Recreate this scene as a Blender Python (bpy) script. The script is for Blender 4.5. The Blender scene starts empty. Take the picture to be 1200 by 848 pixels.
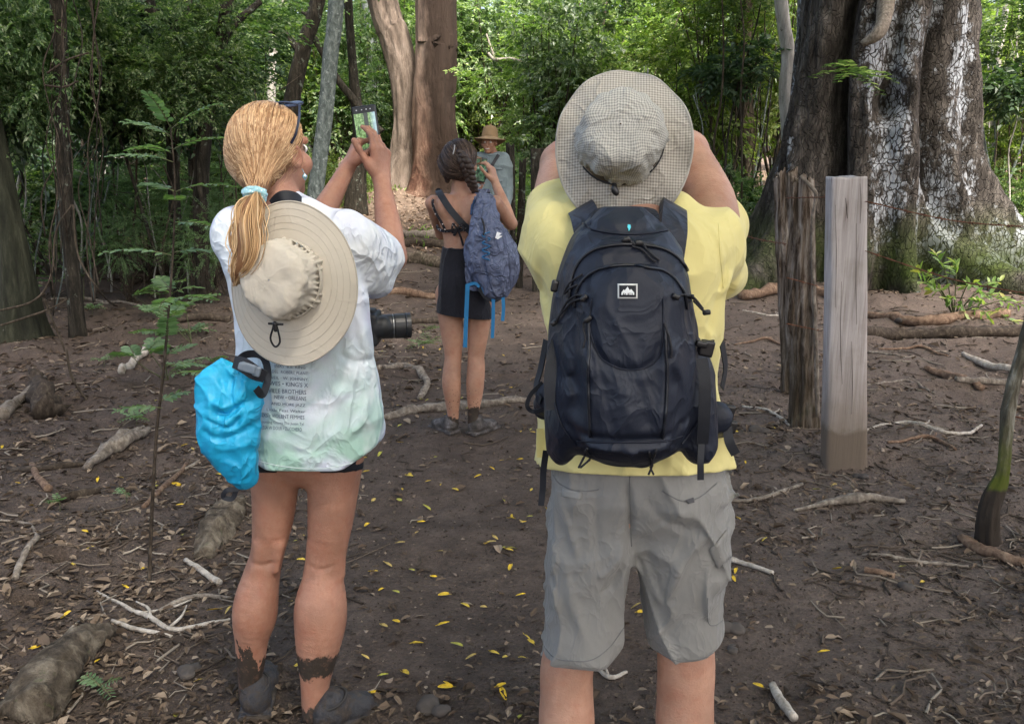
import bpy, math, random
import numpy as np
from mathutils import Vector, Matrix, noise as mnoise
from mathutils.bvhtree import BVHTree

# ---------------------------------------------------------------- camera, sky, sun, exposure
scene = bpy.context.scene
C = scene.collection
FOC, W0, H0, CAMZ = 1050.0, 1200.0, 848.0, 1.54
TH = math.radians(12.6)
ct, st = math.cos(TH), math.sin(TH)
cam_data = bpy.data.cameras.new('camera')
cam_data.sensor_width = 36.0
cam_data.lens = 36.0 * FOC / W0
cam_data.clip_start = 0.05
cam_data.clip_end = 600.0
cam = bpy.data.objects.new('camera', cam_data)
C.objects.link(cam)
cam.location = (0, 0, CAMZ)
cam.rotation_euler = (math.pi / 2 - TH, 0, 0)
scene.camera = cam

SUN_EL, SUN_AZ = 58.0, 150.0      # azimuth clockwise from +Y (view direction); sun up behind-right of the camera
world = bpy.data.worlds.new('World')
scene.world = world
world.use_nodes = True
wn = world.node_tree
bg = wn.nodes['Background']
sky = wn.nodes.new('ShaderNodeTexSky')
sky.sky_type = 'NISHITA'
sky.sun_disc = False
sky.sun_elevation = math.radians(SUN_EL)
sky.sun_rotation = math.radians(SUN_AZ)
sky.air_density = 1.0
sky.dust_density = 7.0
sky.ozone_density = 0.0
wn.links.new(sky.outputs[0], bg.inputs[0])
bg.inputs[1].default_value = 0.15

sd = bpy.data.lights.new('sun', 'SUN')
sd.energy = 2.4
sd.angle = math.radians(12)
sd.color = (1.0, 0.95, 0.87)
sun = bpy.data.objects.new('sun', sd)
C.objects.link(sun)
_el, _az = math.radians(SUN_EL), math.radians(SUN_AZ)
sdir = Vector((math.sin(_az) * math.cos(_el), math.cos(_az) * math.cos(_el), math.sin(_el)))
sun.rotation_euler = sdir.to_track_quat('Z', 'Y').to_euler()

scene.render.engine = 'CYCLES'
scene.view_settings.view_transform = 'Standard'
scene.view_settings.look = 'None'
scene.view_settings.exposure = 1.9
scene.view_settings.gamma = 1.0
scene.cycles.use_denoising = True
scene.cycles.max_bounces = 7
scene.cycles.diffuse_bounces = 4
scene.cycles.transmission_bounces = 4
scene.cycles.transparent_max_bounces = 6
scene.cycles.caustics_reflective = False
scene.cycles.caustics_refractive = False

# ---------------------------------------------------------------- measuring helpers
def depth(py, Y):
    v = (H0 / 2 - py) / FOC
    return Y / (ct + v * st)
def P(px, py, Y):
    """world point seen at photo pixel (px, py) at distance Y"""
    t = depth(py, Y)
    v = (H0 / 2 - py) / FOC
    return np.array([(px - W0 / 2) / FOC * t, Y, CAMZ + t * (v * ct - st)])
def S(w, py, Y):
    return w * depth(py, Y) / FOC

def _hash(ix, iy, iz, seed):
    h = (ix.astype(np.int64) * 374761393 + iy.astype(np.int64) * 668265263 + iz.astype(np.int64) * 2147483647 + seed * 974634777) & 0xFFFFFFFF
    h = ((h ^ (h >> 13)) * 1274126177) & 0xFFFFFFFF
    return ((h ^ (h >> 16)) & 0xFFFF) / 65535.0
def vnoise(x, y, z, seed=0):
    x, y, z = np.broadcast_arrays(np.asarray(x, float), np.asarray(y, float), np.asarray(z, float))
    x0, y0, z0 = np.floor(x), np.floor(y), np.floor(z)
    fx, fy, fz = x - x0, y - y0, z - z0
    fx, fy, fz = fx * fx * (3 - 2 * fx), fy * fy * (3 - 2 * fy), fz * fz * (3 - 2 * fz)
    r = 0
    for dx in (0, 1):
        for dy in (0, 1):
            for dz in (0, 1):
                r = r + _hash(x0 + dx, y0 + dy, z0 + dz, seed) * (fx if dx else 1 - fx) * (fy if dy else 1 - fy) * (fz if dz else 1 - fz)
    return r * 2 - 1
def fbm(x, y, z, octaves=4, seed=0, gain=0.5):
    r, a, f = 0, 1.0, 1.0
    for i in range(octaves):
        r = r + a * vnoise(np.asarray(x) * f, np.asarray(y) * f, np.asarray(z) * f, seed + i * 17)
        a *= gain
        f *= 2.03
    return r

def hgt(x, y):
    x, y = np.asarray(x, float), np.asarray(y, float)
    base = np.interp(y, [-40, 5, 8, 10.5, 14, 18, 22, 40, 130], [0, 0, .05, .16, .5, .9, 1.1, 1.5, 2.2])
    side = np.clip((np.abs(x - 0.15 + 0.02 * y) - 0.75) / 1.4, 0, 1)
    n = 0.030 * fbm(x * 0.9, y * 0.9, 0, 3, 5) + (0.012 + 0.030 * side) * fbm(x * 2.6, y * 2.6, 3, 3, 9)
    n = n + (0.004 + 0.006 * side) * fbm(x * 11, y * 11, 7, 3, 21)
    # roots and ruts crossing the path in the middle distance
    rid = np.maximum(0, 1 - np.abs(vnoise(x * 0.35, y * 1.7, 2, 31)) * 6)
    n = n + 0.05 * rid * np.clip((y - 4.6) / 2, 0, 1) * np.clip((20 - y) / 5, 0, 1)
    n = n + 0.10 * side * np.clip((y - 4) / 4, 0, 1) * (fbm(x * 0.5, y * 0.5, 5, 2, 77))
    # burrows
    for (bx, by, br) in BURROWS:
        d = np.hypot(x - bx, (y - by))
        n = n - 0.12 * np.exp(-(d / br) ** 4) + 0.02 * np.exp(-((d - br * 1.6) / (br * .6)) ** 2)
    return base + n
BURROWS = []
def G(px, py):
    """point of the ground seen at photo pixel (px, py)"""
    u, v = (px - W0 / 2) / FOC, (H0 / 2 - py) / FOC
    d = np.array([u, ct + v * st, v * ct - st])
    ts = np.linspace(0.8, 60, 3000)
    X, Yv, Z = d[0] * ts, d[1] * ts, CAMZ + d[2] * ts
    below = Z < hgt(X, Yv)
    i = int(np.argmax(below)) if below.any() else len(ts) - 1
    return np.array([X[i], Yv[i], float(hgt(X[i], Yv[i]))])
BURROWS = [tuple(G(px, py)[:2]) + (r,) for px, py, r in ((68, 655, .045), (28, 708, .05), (948, 512, .035), (912, 520, .03))]

# ---------------------------------------------------------------- object helpers
def link(o, parent=None):
    C.objects.link(o)
    if parent is not None:
        o.parent = parent
        o.matrix_parent_inverse = parent.matrix_world.inverted() if False else Matrix.Translation(-Vector(parent.location))
    return o
def tag(o, label=None, cat=None, group=None, kind=None):
    if label: o['label'] = label
    if cat: o['category'] = cat
    if group: o['group'] = group
    if kind: o['kind'] = kind
    return o
def empty(name, loc=(0, 0, 0), label=None, cat=None, group=None):
    o = bpy.data.objects.new(name, None)
    o.empty_display_size = 0.1
    o.location = [float(a) for a in loc]
    C.objects.link(o)
    return tag(o, label, cat, group)
def mesh_np(name, V, faces, mat=None, smooth=True, uv=None, mats=None, midx=None):
    """faces: (n,3) or (n,4) array, or list of arrays of either"""
    if isinstance(faces, np.ndarray): faces = [faces]
    faces = [f for f in faces if len(f)]
    me = bpy.data.meshes.new(name)
    V = np.asarray(V, np.float32)
    me.vertices.add(len(V))
    me.vertices.foreach_set('co', V.ravel())
    nl = sum(f.size for f in faces)
    nf = sum(len(f) for f in faces)
    me.loops.add(nl)
    me.polygons.add(nf)
    li = np.concatenate([f.ravel() for f in faces]).astype(np.int32)
    tot = np.concatenate([np.full(len(f), f.shape[1], np.int32) for f in faces])
    start = np.concatenate([[0], np.cumsum(tot)[:-1]]).astype(np.int32)
    me.loops.foreach_set('vertex_index', li)
    me.polygons.foreach_set('loop_start', start)
    me.polygons.foreach_set('loop_total', tot)
    me.polygons.foreach_set('use_smooth', np.full(nf, smooth, bool))
    if mats:
        for m in mats: me.materials.append(m)
        me.polygons.foreach_set('material_index', np.asarray(midx, np.int32))
    elif mat: me.materials.append(mat)
    if uv is not None:
        l = me.uv_layers.new(name='UVMap')
        l.data.foreach_set('uv', np.asarray(uv, np.float32)[li].ravel())
    me.update(calc_edges=True)
    return me
def add(name, me, parent=None, loc=None):
    o = bpy.data.objects.new(name, me)
    if parent is not None:
        C.objects.link(o)
        o.parent = parent
        if loc is None:      # geometry given in world coordinates: sit it under its parent unmoved
            w, q = Vector((0, 0, 0)), parent
            while q is not None: w += q.location; q = q.parent
            o.location = -w
        else:
            o.location = loc
    else:
        C.objects.link(o)
        if loc is not None: o.location = loc
    return o
def recentre(o):
    """move a world-space mesh so that its origin lies at its own base"""
    me = o.data
    n = len(me.vertices)
    co = np.empty(n * 3, np.float32); me.vertices.foreach_get('co', co); co = co.reshape(-1, 3)
    c = np.array([(co[:, 0].min() + co[:, 0].max()) / 2, (co[:, 1].min() + co[:, 1].max()) / 2, co[:, 2].min()])
    me.vertices.foreach_set('co', (co - c).astype(np.float32).ravel()); me.update()
    o.location = Vector(c.tolist())
    return o

def catmull(pts, n):
    pts = np.asarray(pts, float)
    if len(pts) < 3:
        t = np.linspace(0, 1, n)[:, None]
        return pts[0] * (1 - t) + pts[-1] * t
    p = np.vstack([2 * pts[0] - pts[1], pts, 2 * pts[-1] - pts[-2]])
    m = len(pts) - 1
    t = np.linspace(0, m - 1e-6, n)
    i = np.floor(t).astype(int); f = (t - i)[:, None]
    a, b, c, d = p[i], p[i + 1], p[i + 2], p[i + 3]
    return 0.5 * ((2 * b) + (-a + c) * f + (2 * a - 5 * b + 4 * c - d) * f ** 2 + (-a + 3 * b - 3 * c + d) * f ** 3)
def frames(c):
    T = np.gradient(c, axis=0)
    T /= np.linalg.norm(T, axis=1, keepdims=True) + 1e-9
    n = np.cross(T[0], [0.3, 1, 0.1]); n /= np.linalg.norm(n)
    N = [n]
    for i in range(1, len(c)):
        n = N[-1] - T[i] * np.dot(N[-1], T[i]); n /= np.linalg.norm(n) + 1e-9
        N.append(n)
    N = np.array(N)
    return T, N, np.cross(T, N)
def tube(pts, rad, sides=8, rings=None, rfun=None, flat=None, cap=True):
    """tube along pts. rad: number or list. flat=(ratio) makes a ribbon. returns V, faces list"""
    rings = rings or max(2, len(pts))
    c = catmull(pts, rings)
    T, N, B = frames(c)
    rad = np.interp(np.linspace(0, 1, rings), np.linspace(0, 1, len(np.atleast_1d(rad))), np.atleast_1d(rad))
    ph = np.linspace(0, 2 * np.pi, sides, endpoint=False)
    R = rad[:, None] * np.ones((1, sides))
    if rfun is not None: R = rfun(R, c, ph)
    cx, sx = np.cos(ph) * R, np.sin(ph) * R * (flat or 1)
    V = c[:, None, :] + N[:, None, :] * cx[..., None] + B[:, None, :] * sx[..., None]
    V = V.reshape(-1, 3)
    i = np.arange(rings - 1)[:, None] * sides; j = np.arange(sides)[None, :]
    a = i + j; b = i + (j + 1) % sides
    q = np.stack([a, b, b + sides, a + sides], -1).reshape(-1, 4)
    F = [q]
    if cap:
        V = np.vstack([V, c[0], c[-1]]); n = rings * sides
        j = np.arange(sides); k = (j + 1) % sides
        F.append(np.stack([k, j, np.full(sides, n)], -1))
        F.append(np.stack([j + (rings - 1) * sides, k + (rings - 1) * sides, np.full(sides, n + 1)], -1))
    return V, F
def merge(parts):
    """parts: list of (V, faces-list) -> one (V, faces-list)"""
    Vs, Q, Tr, off = [], [], [], 0
    for V, F in parts:
        if isinstance(F, np.ndarray): F = [F]
        for f in F:
            if len(f): (Q if f.shape[1] == 4 else Tr).append(f + off)
        Vs.append(V); off += len(V)
    out = []
    if Q: out.append(np.vstack(Q))
    if Tr: out.append(np.vstack(Tr))
    return np.vstack(Vs), out
def ribbon(pts, width, thick, normal, rings=None):
    """flat strap along pts; normal = direction of its face (one or per-point)"""
    rings = rings or len(pts) * 4
    c = catmull(pts, rings)
    T = np.gradient(c, axis=0); T /= np.linalg.norm(T, axis=1, keepdims=True)
    n = np.asarray(normal, float)
    if n.ndim == 1: n = np.tile(n, (rings, 1))
    else: n = catmull(n, rings)
    n = n - T * np.sum(n * T, 1, keepdims=True); n /= np.linalg.norm(n, axis=1, keepdims=True)
    b = np.cross(T, n)
    w = np.interp(np.linspace(0, 1, rings), np.linspace(0, 1, len(np.atleast_1d(width))), np.atleast_1d(width))[:, None] / 2
    k = [c + b * w + n * thick / 2, c - b * w + n * thick / 2, c - b * w - n * thick / 2, c + b * w - n * thick / 2]
    V = np.stack([k[0], k[1], k[1], k[2], k[2], k[3], k[3], k[0]], 1).reshape(-1, 3)      # each face keeps its own crisp edge
    i = np.arange(rings - 1)[:, None] * 8; j = np.array([0, 2, 4, 6])[None, :]
    a = i + j; bb = i + j + 1
    q = np.stack([a, a + 8, bb + 8, bb], -1).reshape(-1, 4)
    m = len(V); V = np.vstack([V, V[[0, 2, 4, 6]], V[[m - 8, m - 6, m - 4, m - 2]]])
    return V, [np.vstack([q, [[m, m + 1, m + 2, m + 3]], [[m + 7, m + 6, m + 5, m + 4]]])]
def box(c, h, R=None):
    c, h = np.asarray(c, float), np.asarray(h, float)
    s = np.array([[x, y, z] for x in (-1, 1) for y in (-1, 1) for z in (-1, 1)], float) * h
    if R is not None: s = s @ np.asarray(R).T
    q = np.array([[0, 1, 3, 2], [4, 6, 7, 5], [0, 4, 5, 1], [2, 3, 7, 6], [0, 2, 6, 4], [1, 5, 7, 3]])
    return s + c, [q]
def rotm(ax, deg):
    return np.array(Matrix.Rotation(math.radians(deg), 3, ax))
def unit(v):
    v = np.asarray(v, float); return v / np.linalg.norm(v)

# ---------------------------------------------------------------- implicit surfaces: bodies and cloth as one skin
class Field:
    def __init__(s, lo, hi, h):
        s.lo, s.h = np.asarray(lo, float), h
        s.n = np.ceil((np.asarray(hi, float) - s.lo) / h).astype(int) + 1
        s.D = np.full(s.n, 0.25, np.float32)
    def _win(s, lo, hi):
        a = np.clip(np.floor((lo - s.lo) / s.h).astype(int), 0, s.n)
        b = np.clip(np.ceil((hi - s.lo) / s.h).astype(int) + 1, 0, s.n)
        if (b <= a).any(): return None
        g = [(s.lo[i] + np.arange(a[i], b[i]) * s.h).astype(np.float32) for i in range(3)]
        return (slice(a[0], b[0]), slice(a[1], b[1]), slice(a[2], b[2])), g[0][:, None, None], g[1][None, :, None], g[2][None, None, :]
    def _mix(s, win, d, k, op):
        D = s.D[win]
        if op == 'sub':
            d = -d
            if k > 0:
                hh = np.maximum(k - np.abs(D - d), 0) / k
                s.D[win] = np.maximum(D, d) + hh * hh * k * 0.25
            else: s.D[win] = np.maximum(D, d)
        else:
            if k > 0:
                hh = np.maximum(k - np.abs(D - d), 0) / k
                s.D[win] = np.minimum(D, d) - hh * hh * k * 0.25
            else: s.D[win] = np.minimum(D, d)
    def cone(s, a, b, ra, rb=None, k=0.02, flat=1.0, fdir=(0, 1, 0), op='add'):
        """tapered capsule; flat<1 squeezes it along fdir"""
        rb = ra if rb is None else rb
        a, b = np.asarray(a, float), np.asarray(b, float)
        m = max(ra, rb) * max(1, flat) + k + 3 * s.h
        w = s._win(np.minimum(a, b) - m, np.maximum(a, b) + m)
        if w is None: return
        win, X, Y, Z = w
        ab = b - a; L = float(ab @ ab) + 1e-12
        dx, dy, dz = X - a[0], Y - a[1], Z - a[2]
        t = np.clip((dx * ab[0] + dy * ab[1] + dz * ab[2]) / L, 0, 1)
        ex, ey, ez = dx - t * ab[0], dy - t * ab[1], dz - t * ab[2]
        if flat != 1.0:
            f = unit(fdir); q = ex * f[0] + ey * f[1] + ez * f[2]; g = (1 / flat - 1)
            ex, ey, ez = ex + q * g * f[0], ey + q * g * f[1], ez + q * g * f[2]
        d = (np.sqrt(ex * ex + ey * ey + ez * ez) - (ra + (rb - ra) * t)) * (min(1.0, flat) if flat < .6 else 1.0)
        s._mix(win, d.astype(np.float32), k, op)
    def chain(s, pts, radii, k=0.02, flat=1.0, op='add', sub=4):
        """smooth limb through pts with the given radii, blended into what is there"""
        c = catmull(np.column_stack([np.array(pts, float), np.asarray(radii, float)]), (len(pts) - 1) * sub + 1) if len(pts) > 2 else np.column_stack([np.array(pts, float), np.asarray(radii, float)])
        m = c[:, 3].max() + k + 3 * s.h
        w = s._win(c[:, :3].min(0) - m, c[:, :3].max(0) + m)
        if w is None: return
        win, X, Y, Z = w
        best = np.full(s.D[win].shape, 1.0, np.float32)
        for i in range(len(c) - 1):
            a, b, ra, rb = c[i, :3], c[i + 1, :3], c[i, 3], c[i + 1, 3]
            mm = max(ra, rb) + .035 + 3 * s.h
            lo = np.minimum(a, b) - mm; hi = np.maximum(a, b) + mm
            i0 = [int(max(0, np.searchsorted(g.ravel(), l))) for g, l in zip((X, Y, Z), lo)]; i1 = [int(np.searchsorted(g.ravel(), l)) for g, l in zip((X, Y, Z), hi)]
            if any(q1 <= q0 for q0, q1 in zip(i0, i1)): continue
            x, y, z = X[i0[0]:i1[0]], Y[:, i0[1]:i1[1]], Z[:, :, i0[2]:i1[2]]
            ab = b - a; L = float(ab @ ab) + 1e-12
            dx, dy, dz = x - a[0], (y - a[1]), z - a[2]
            t = np.clip((dx * ab[0] + dy * ab[1] + dz * ab[2]) / L, 0, 1)
            d = np.sqrt((dx - t * ab[0]) ** 2 + ((dy - t * ab[1]) / flat) ** 2 + (dz - t * ab[2]) ** 2) - (ra + (rb - ra) * t)
            sl = (slice(i0[0], i1[0]), slice(i0[1], i1[1]), slice(i0[2], i1[2]))
            best[sl] = np.minimum(best[sl], d)
        s._mix(win, best, k, op)
    def ell(s, c, r, R=None, k=0.02, op='add'):
        c, r = np.asarray(c, float), np.asarray(r, float)
        m = r.max() + k + 3 * s.h
        w = s._win(c - m, c + m)
        if w is None: return
        win, X, Y, Z = w
        x, y, z = X - c[0], Y - c[1], Z - c[2]
        if R is not None:
            R = np.asarray(R)
            x, y, z = (x * R[0, 0] + y * R[1, 0] + z * R[2, 0], x * R[0, 1] + y * R[1, 1] + z * R[2, 1], x * R[0, 2] + y * R[1, 2] + z * R[2, 2])
        k0 = np.sqrt((x / r[0]) ** 2 + (y / r[1]) ** 2 + (z / r[2]) ** 2) + 1e-6
        k1 = np.sqrt((x / r[0] ** 2) ** 2 + (y / r[1] ** 2) ** 2 + (z / r[2] ** 2) ** 2) + 1e-6
        s._mix(win, (k0 * (k0 - 1) / k1).astype(np.float32), k, op)
    def box(s, c, hx, R=None, r=0.01, k=0.0, op='add'):
        c, hx = np.asarray(c, float), np.asarray(hx, float)
        m = np.linalg.norm(hx) + k + 3 * s.h
        w = s._win(c - m, c + m)
        if w is None: return
        win, X, Y, Z = w
        x, y, z = X - c[0], Y - c[1], Z - c[2]
        if R is not None:
            R = np.asarray(R)
            x, y, z = (x * R[0, 0] + y * R[1, 0] + z * R[2, 0], x * R[0, 1] + y * R[1, 1] + z * R[2, 1], x * R[0, 2] + y * R[1, 2] + z * R[2, 2])
        qx, qy, qz = np.abs(x) - (hx[0] - r), np.abs(y) - (hx[1] - r), np.abs(z) - (hx[2] - r)
        d = np.sqrt(np.maximum(qx, 0) ** 2 + np.maximum(qy, 0) ** 2 + np.maximum(qz, 0) ** 2) + np.minimum(np.maximum(qx, np.maximum(qy, qz)), 0) - r
        s._mix(win, d.astype(np.float32), k, op)
    def cut(s, p, n, k=0.0, lo=None, hi=None):
        """remove everything on the side n points to"""
        w = s._win(np.asarray(lo if lo is not None else s.lo, float), np.asarray(hi if hi is not None else s.lo + s.n * s.h, float))
        if w is None: return
        win, X, Y, Z = w
        n = unit(n)
        d = ((X - p[0]) * n[0] + (Y - p[1]) * n[1] + (Z - p[2]) * n[2]).astype(np.float32)
        D = s.D[win]
        if k > 0:
            hh = np.maximum(k - np.abs(D - d), 0) / k
            s.D[win] = np.maximum(D, d) + hh * hh * k * .25
        else: s.D[win] = np.maximum(D, d)
    def wrinkle(s, fn, band=0.03, lo=None, hi=None):
        """fn(x,y,z) -> outward displacement in metres, applied near the surface"""
        m = np.abs(s.D) < band
        if lo is not None:
            w = s._win(np.asarray(lo, float), np.asarray(hi, float))
            mm = np.zeros_like(m); mm[w[0]] = True; m &= mm
        i, j, l = np.nonzero(m)
        x, y, z = s.lo[0] + i * s.h, s.lo[1] + j * s.h, s.lo[2] + l * s.h
        s.D[i, j, l] -= fn(x, y, z).astype(np.float32)
    def crease(s, pts, width, amp, n=None):
        """raise (amp>0) or groove (amp<0) the surface along a polyline"""
        pts = catmull(pts, n or max(4, len(pts) * 4))
        m = np.array([3 * width, .14, 3 * width])      # the fold runs through the cloth whatever its depth here
        w = s._win(pts.min(0) - m, pts.max(0) + m)
        if w is None: return
        win, X, Y, Z = w
        best = np.full((X.shape[0], 1, Z.shape[2]), 1e9, np.float32); tt = np.zeros_like(best)
        n = len(pts) - 1
        for i, (a, b) in enumerate(zip(pts[:-1], pts[1:])):
            ab = b - a; L = float(ab[0] ** 2 + ab[2] ** 2) + 1e-12
            dx, dz = X - a[0], Z - a[2]
            t = np.clip((dx * ab[0] + dz * ab[2]) / L, 0, 1)
            d = (dx - t * ab[0]) ** 2 + (dz - t * ab[2]) ** 2
            tt = np.where(d < best, (i + t) / n, tt); best = np.minimum(best, d)
        fade = np.clip(np.minimum(tt, 1 - tt) / .25 + .15, 0, 1)
        s.D[win] -= (amp * fade * np.exp(-best / (width * width))).astype(np.float32)
    def mesh(s):
        D = s.D
        D[0] = D[-1] = 0.05; D[:, 0] = D[:, -1] = 0.05; D[:, :, 0] = D[:, :, -1] = 0.05
        neg = D < 0
        cnt = np.zeros(np.array(D.shape) - 1, np.uint8)
        sl = (slice(None, -1), slice(1, None))
        offs = [(a, b, c) for a in (0, 1) for b in (0, 1) for c in (0, 1)]
        for a, b, c in offs: cnt += neg[sl[a], sl[b], sl[c]]
        I = np.stack(np.nonzero((cnt > 0) & (cnt < 8)), -1)
        idx = np.full(cnt.shape, -1, np.int32)
        idx[I[:, 0], I[:, 1], I[:, 2]] = np.arange(len(I))
        val = {o: D[I[:, 0] + o[0], I[:, 1] + o[1], I[:, 2] + o[2]] for o in offs}
        acc = np.zeros((len(I), 3)); num = np.zeros(len(I))
        for o in offs:
            for ax in range(3):
                if o[ax]: continue
                o2 = list(o); o2[ax] = 1; o2 = tuple(o2)
                v0, v1 = val[o], val[o2]
                m = (v0 < 0) != (v1 < 0)
                t = np.where(m, v0 / np.where(m, v0 - v1, 1), 0)
                p = np.tile(np.array(o, float), (len(I), 1)); p[:, ax] += t
                acc += p * m[:, None]; num += m
        V = s.lo + (I + acc / num[:, None]) * s.h
        Q = []
        for ax in range(3):
            u, w = (ax + 1) % 3, (ax + 2) % 3
            A = np.moveaxis(neg, ax, 0)
            ch = A[:-1] != A[1:]
            E = np.stack(np.nonzero(ch), -1)
            E2 = np.zeros_like(E); order = [ax] + [i for i in range(3) if i != ax]
            for q, o in enumerate(order): E2[:, o] = E[:, q]
            ok = (E2[:, u] > 0) & (E2[:, w] > 0)
            E2 = E2[ok]
            def cell(du, dw):
                c = E2.copy(); c[:, u] -= du; c[:, w] -= dw
                return idx[c[:, 0], c[:, 1], c[:, 2]]
            q = np.stack([cell(1, 1), cell(0, 1), cell(0, 0), cell(1, 0)], -1)
            inside = neg[E2[:, 0], E2[:, 1], E2[:, 2]]
            q[~inside] = q[~inside][:, ::-1]
            Q.append(q)
        Q = np.vstack(Q)
        return V, [Q[(Q >= 0).all(1)]]

def smooth_verts(V, F, it=1, lam=0.5):
    Q = F[0]
    e = np.vstack([Q[:, [0, 1]], Q[:, [1, 2]], Q[:, [2, 3]], Q[:, [3, 0]]])
    deg = np.bincount(np.concatenate([e[:, 0], e[:, 1]]), minlength=len(V)).astype(float)
    for _ in range(it):
        A = np.stack([np.bincount(e[:, 0], V[e[:, 1], k], len(V)) + np.bincount(e[:, 1], V[e[:, 0], k], len(V)) for k in range(3)], -1)
        V = V * (1 - lam) + lam * A / np.maximum(deg, 1)[:, None]
    return V

# ---------------------------------------------------------------- materials
class NT:
    def __init__(s, name, rough=0.6, spec=0.3):
        s.m = bpy.data.materials.new(name); s.m.use_nodes = True
        s.t = s.m.node_tree; s.b = s.t.nodes['Principled BSDF']
        s.out = s.t.nodes['Material Output']
        s.b.inputs['Roughness'].default_value = rough
        s.b.inputs['Specular IOR Level'].default_value = spec
    def set(s, sock, v):
        if isinstance(v, bpy.types.NodeSocket): s.t.links.new(v, sock)
        elif isinstance(v, (tuple, list)) and len(v) == 3 and sock.type == 'RGBA': sock.default_value = (*v, 1)
        else: sock.default_value = v
    def n(s, typ, ins=None, out=0, **props):
        nd = s.t.nodes.new('ShaderNode' + typ)
        for k, v in props.items(): setattr(nd, k, v)
        for k, v in (ins or {}).items(): s.set(nd.inputs[k], v)
        return nd.outputs[out]
    def co(s, kind='Object'): return s.n('TexCoord', out={'Generated': 0, 'Normal': 1, 'UV': 2, 'Object': 3}[kind])
    def map(s, v, scale=(1, 1, 1), loc=(0, 0, 0), rot=(0, 0, 0)):
        return s.n('Mapping', {'Vector': v, 'Scale': scale, 'Location': loc, 'Rotation': rot})
    def noise(s, v, scale, detail=4, rough=.55, dist=0, out=0):
        return s.n('TexNoise', {'Vector': v, 'Scale': scale, 'Detail': detail, 'Roughness': rough, 'Distortion': dist}, out)
    def vor(s, v, scale, feature='F1', out=0, rnd=1.0): return s.n('TexVoronoi', {'Vector': v, 'Scale': scale, 'Randomness': rnd}, out, feature=feature)
    def ramp(s, f, stops):
        nd = s.t.nodes.new('ShaderNodeValToRGB'); s.t.links.new(f, nd.inputs[0])
        cr = nd.color_ramp
        while len(cr.elements) < len(stops): cr.elements.new(0.5)
        for e, (p, c) in zip(cr.elements, stops):
            e.position = p; e.color = (c, c, c, 1) if isinstance(c, (int, float)) else (*c, 1)
        return nd.outputs[0]
    def mix(s, f, a, b, mode='MIX'):
        nd = s.t.nodes.new('ShaderNodeMix'); nd.data_type = 'RGBA'; nd.blend_type = mode
        s.set(nd.inputs[0], f); s.set(nd.inputs[6], a); s.set(nd.inputs[7], b)
        return nd.outputs[2]
    def math(s, op, a, b=0.0, c=0.0, clamp=False):
        nd = s.t.nodes.new('ShaderNodeMath'); nd.operation = op; nd.use_clamp = clamp
        s.set(nd.inputs[0], a); s.set(nd.inputs[1], b)
        if op in ('MULTIPLY_ADD', 'SMOOTH_MIN', 'SMOOTH_MAX', 'COMPARE'): s.set(nd.inputs[2], c)
        return nd.outputs[0]
    def rng(s, v, a, b, c=0.0, d=1.0):
        return s.n('MapRange', {'Value': v, 'From Min': a, 'From Max': b, 'To Min': c, 'To Max': d})
    def xyz(s, v):
        nd = s.t.nodes.new('ShaderNodeSeparateXYZ'); s.t.links.new(v, nd.inputs[0]); return nd.outputs
    def color(s, c): s.set(s.b.inputs['Base Color'], c); return s
    def rough(s, c): s.set(s.b.inputs['Roughness'], c); return s
    def bump(s, h, strength=0.5, dist=0.01, prev=None):
        ins = {'Height': h, 'Strength': strength, 'Distance': dist}
        if prev is not None: ins['Normal'] = prev
        o = s.n('Bump', ins)
        s.set(s.b.inputs['Normal'], o); return o
    def ridge(s, v, scale, stretch=(1, 1, 1), pw=3.0, dist=.6):
        n = s.noise(s.map(v, stretch), scale, 3, .5, dist)
        a = s.math('SUBTRACT', 1.0, s.math('MULTIPLY', s.math('ABSOLUTE', s.math('SUBTRACT', n, .5)), 6.0), clamp=True)
        return s.math('POWER', a, pw)
    def crumple(s, v, amt=.5, scale=7, dist=.012):
        r = s.math('ADD', s.ridge(v, scale, (1.2, 1.2, .6)), s.math('MULTIPLY', s.ridge(v, scale * 2.1, (1, 1, .8)), .5))
        return s.bump(s.math('ADD', r, s.math('MULTIPLY', s.noise(v, scale * 3, 5, .6), .6)), amt, dist)
    def geo(s, out='Random Per Island'):
        nd = s.t.nodes.new('ShaderNodeNewGeometry'); return nd.outputs[out]
    def objrand(s):
        nd = s.t.nodes.new('ShaderNodeObjectInfo'); return nd.outputs['Random']

def srgb(r, g, b):
    f = lambda c: (c / 255 / 12.92) if c <= 10 else ((c / 255 + 0.055) / 1.055) ** 2.4
    return (f(r), f(g), f(b))

def leaf_mat(name, stops, trans=0.4, rough=0.45, objvar=0.25):
    t = NT(name, rough, 0.35)
    r = t.geo()
    col = t.ramp(r, stops)
    o = t.objrand()
    hsv = t.n('HueSaturation', {'Hue': t.rng(o, 0, 1, 0.485, 0.515), 'Saturation': t.rng(o, 0, 1, .92, 0.74), 'Value': t.rng(o, 0, 1, 1 - objvar, 1 + objvar), 'Color': col})
    t.color(hsv)
    tr = t.n('BsdfTranslucent', {'Color': t.mix(1.0, hsv, (1.25, 1.5, 0.5), 'MULTIPLY')})
    mx = t.n('MixShader', {0: trans, 1: t.b.outputs[0], 2: tr})
    t.t.links.new(mx, t.out.inputs[0])
    return t.m
def plain(name, col, rough=0.6, spec=0.3, metal=0.0, bump=None, var=0.12, vs=12):
    t = NT(name, rough, spec)
    v = t.co()
    n = t.noise(v, vs, 4)
    c = t.mix(t.rng(n, .3, .7), tuple(a * (1 - var) for a in col), tuple(a * (1 + var) for a in col))
    t.color(c)
    t.b.inputs['Metallic'].default_value = metal
    if bump: t.bump(t.noise(v, bump[0], 5), bump[1], bump[2])
    return t.m
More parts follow.
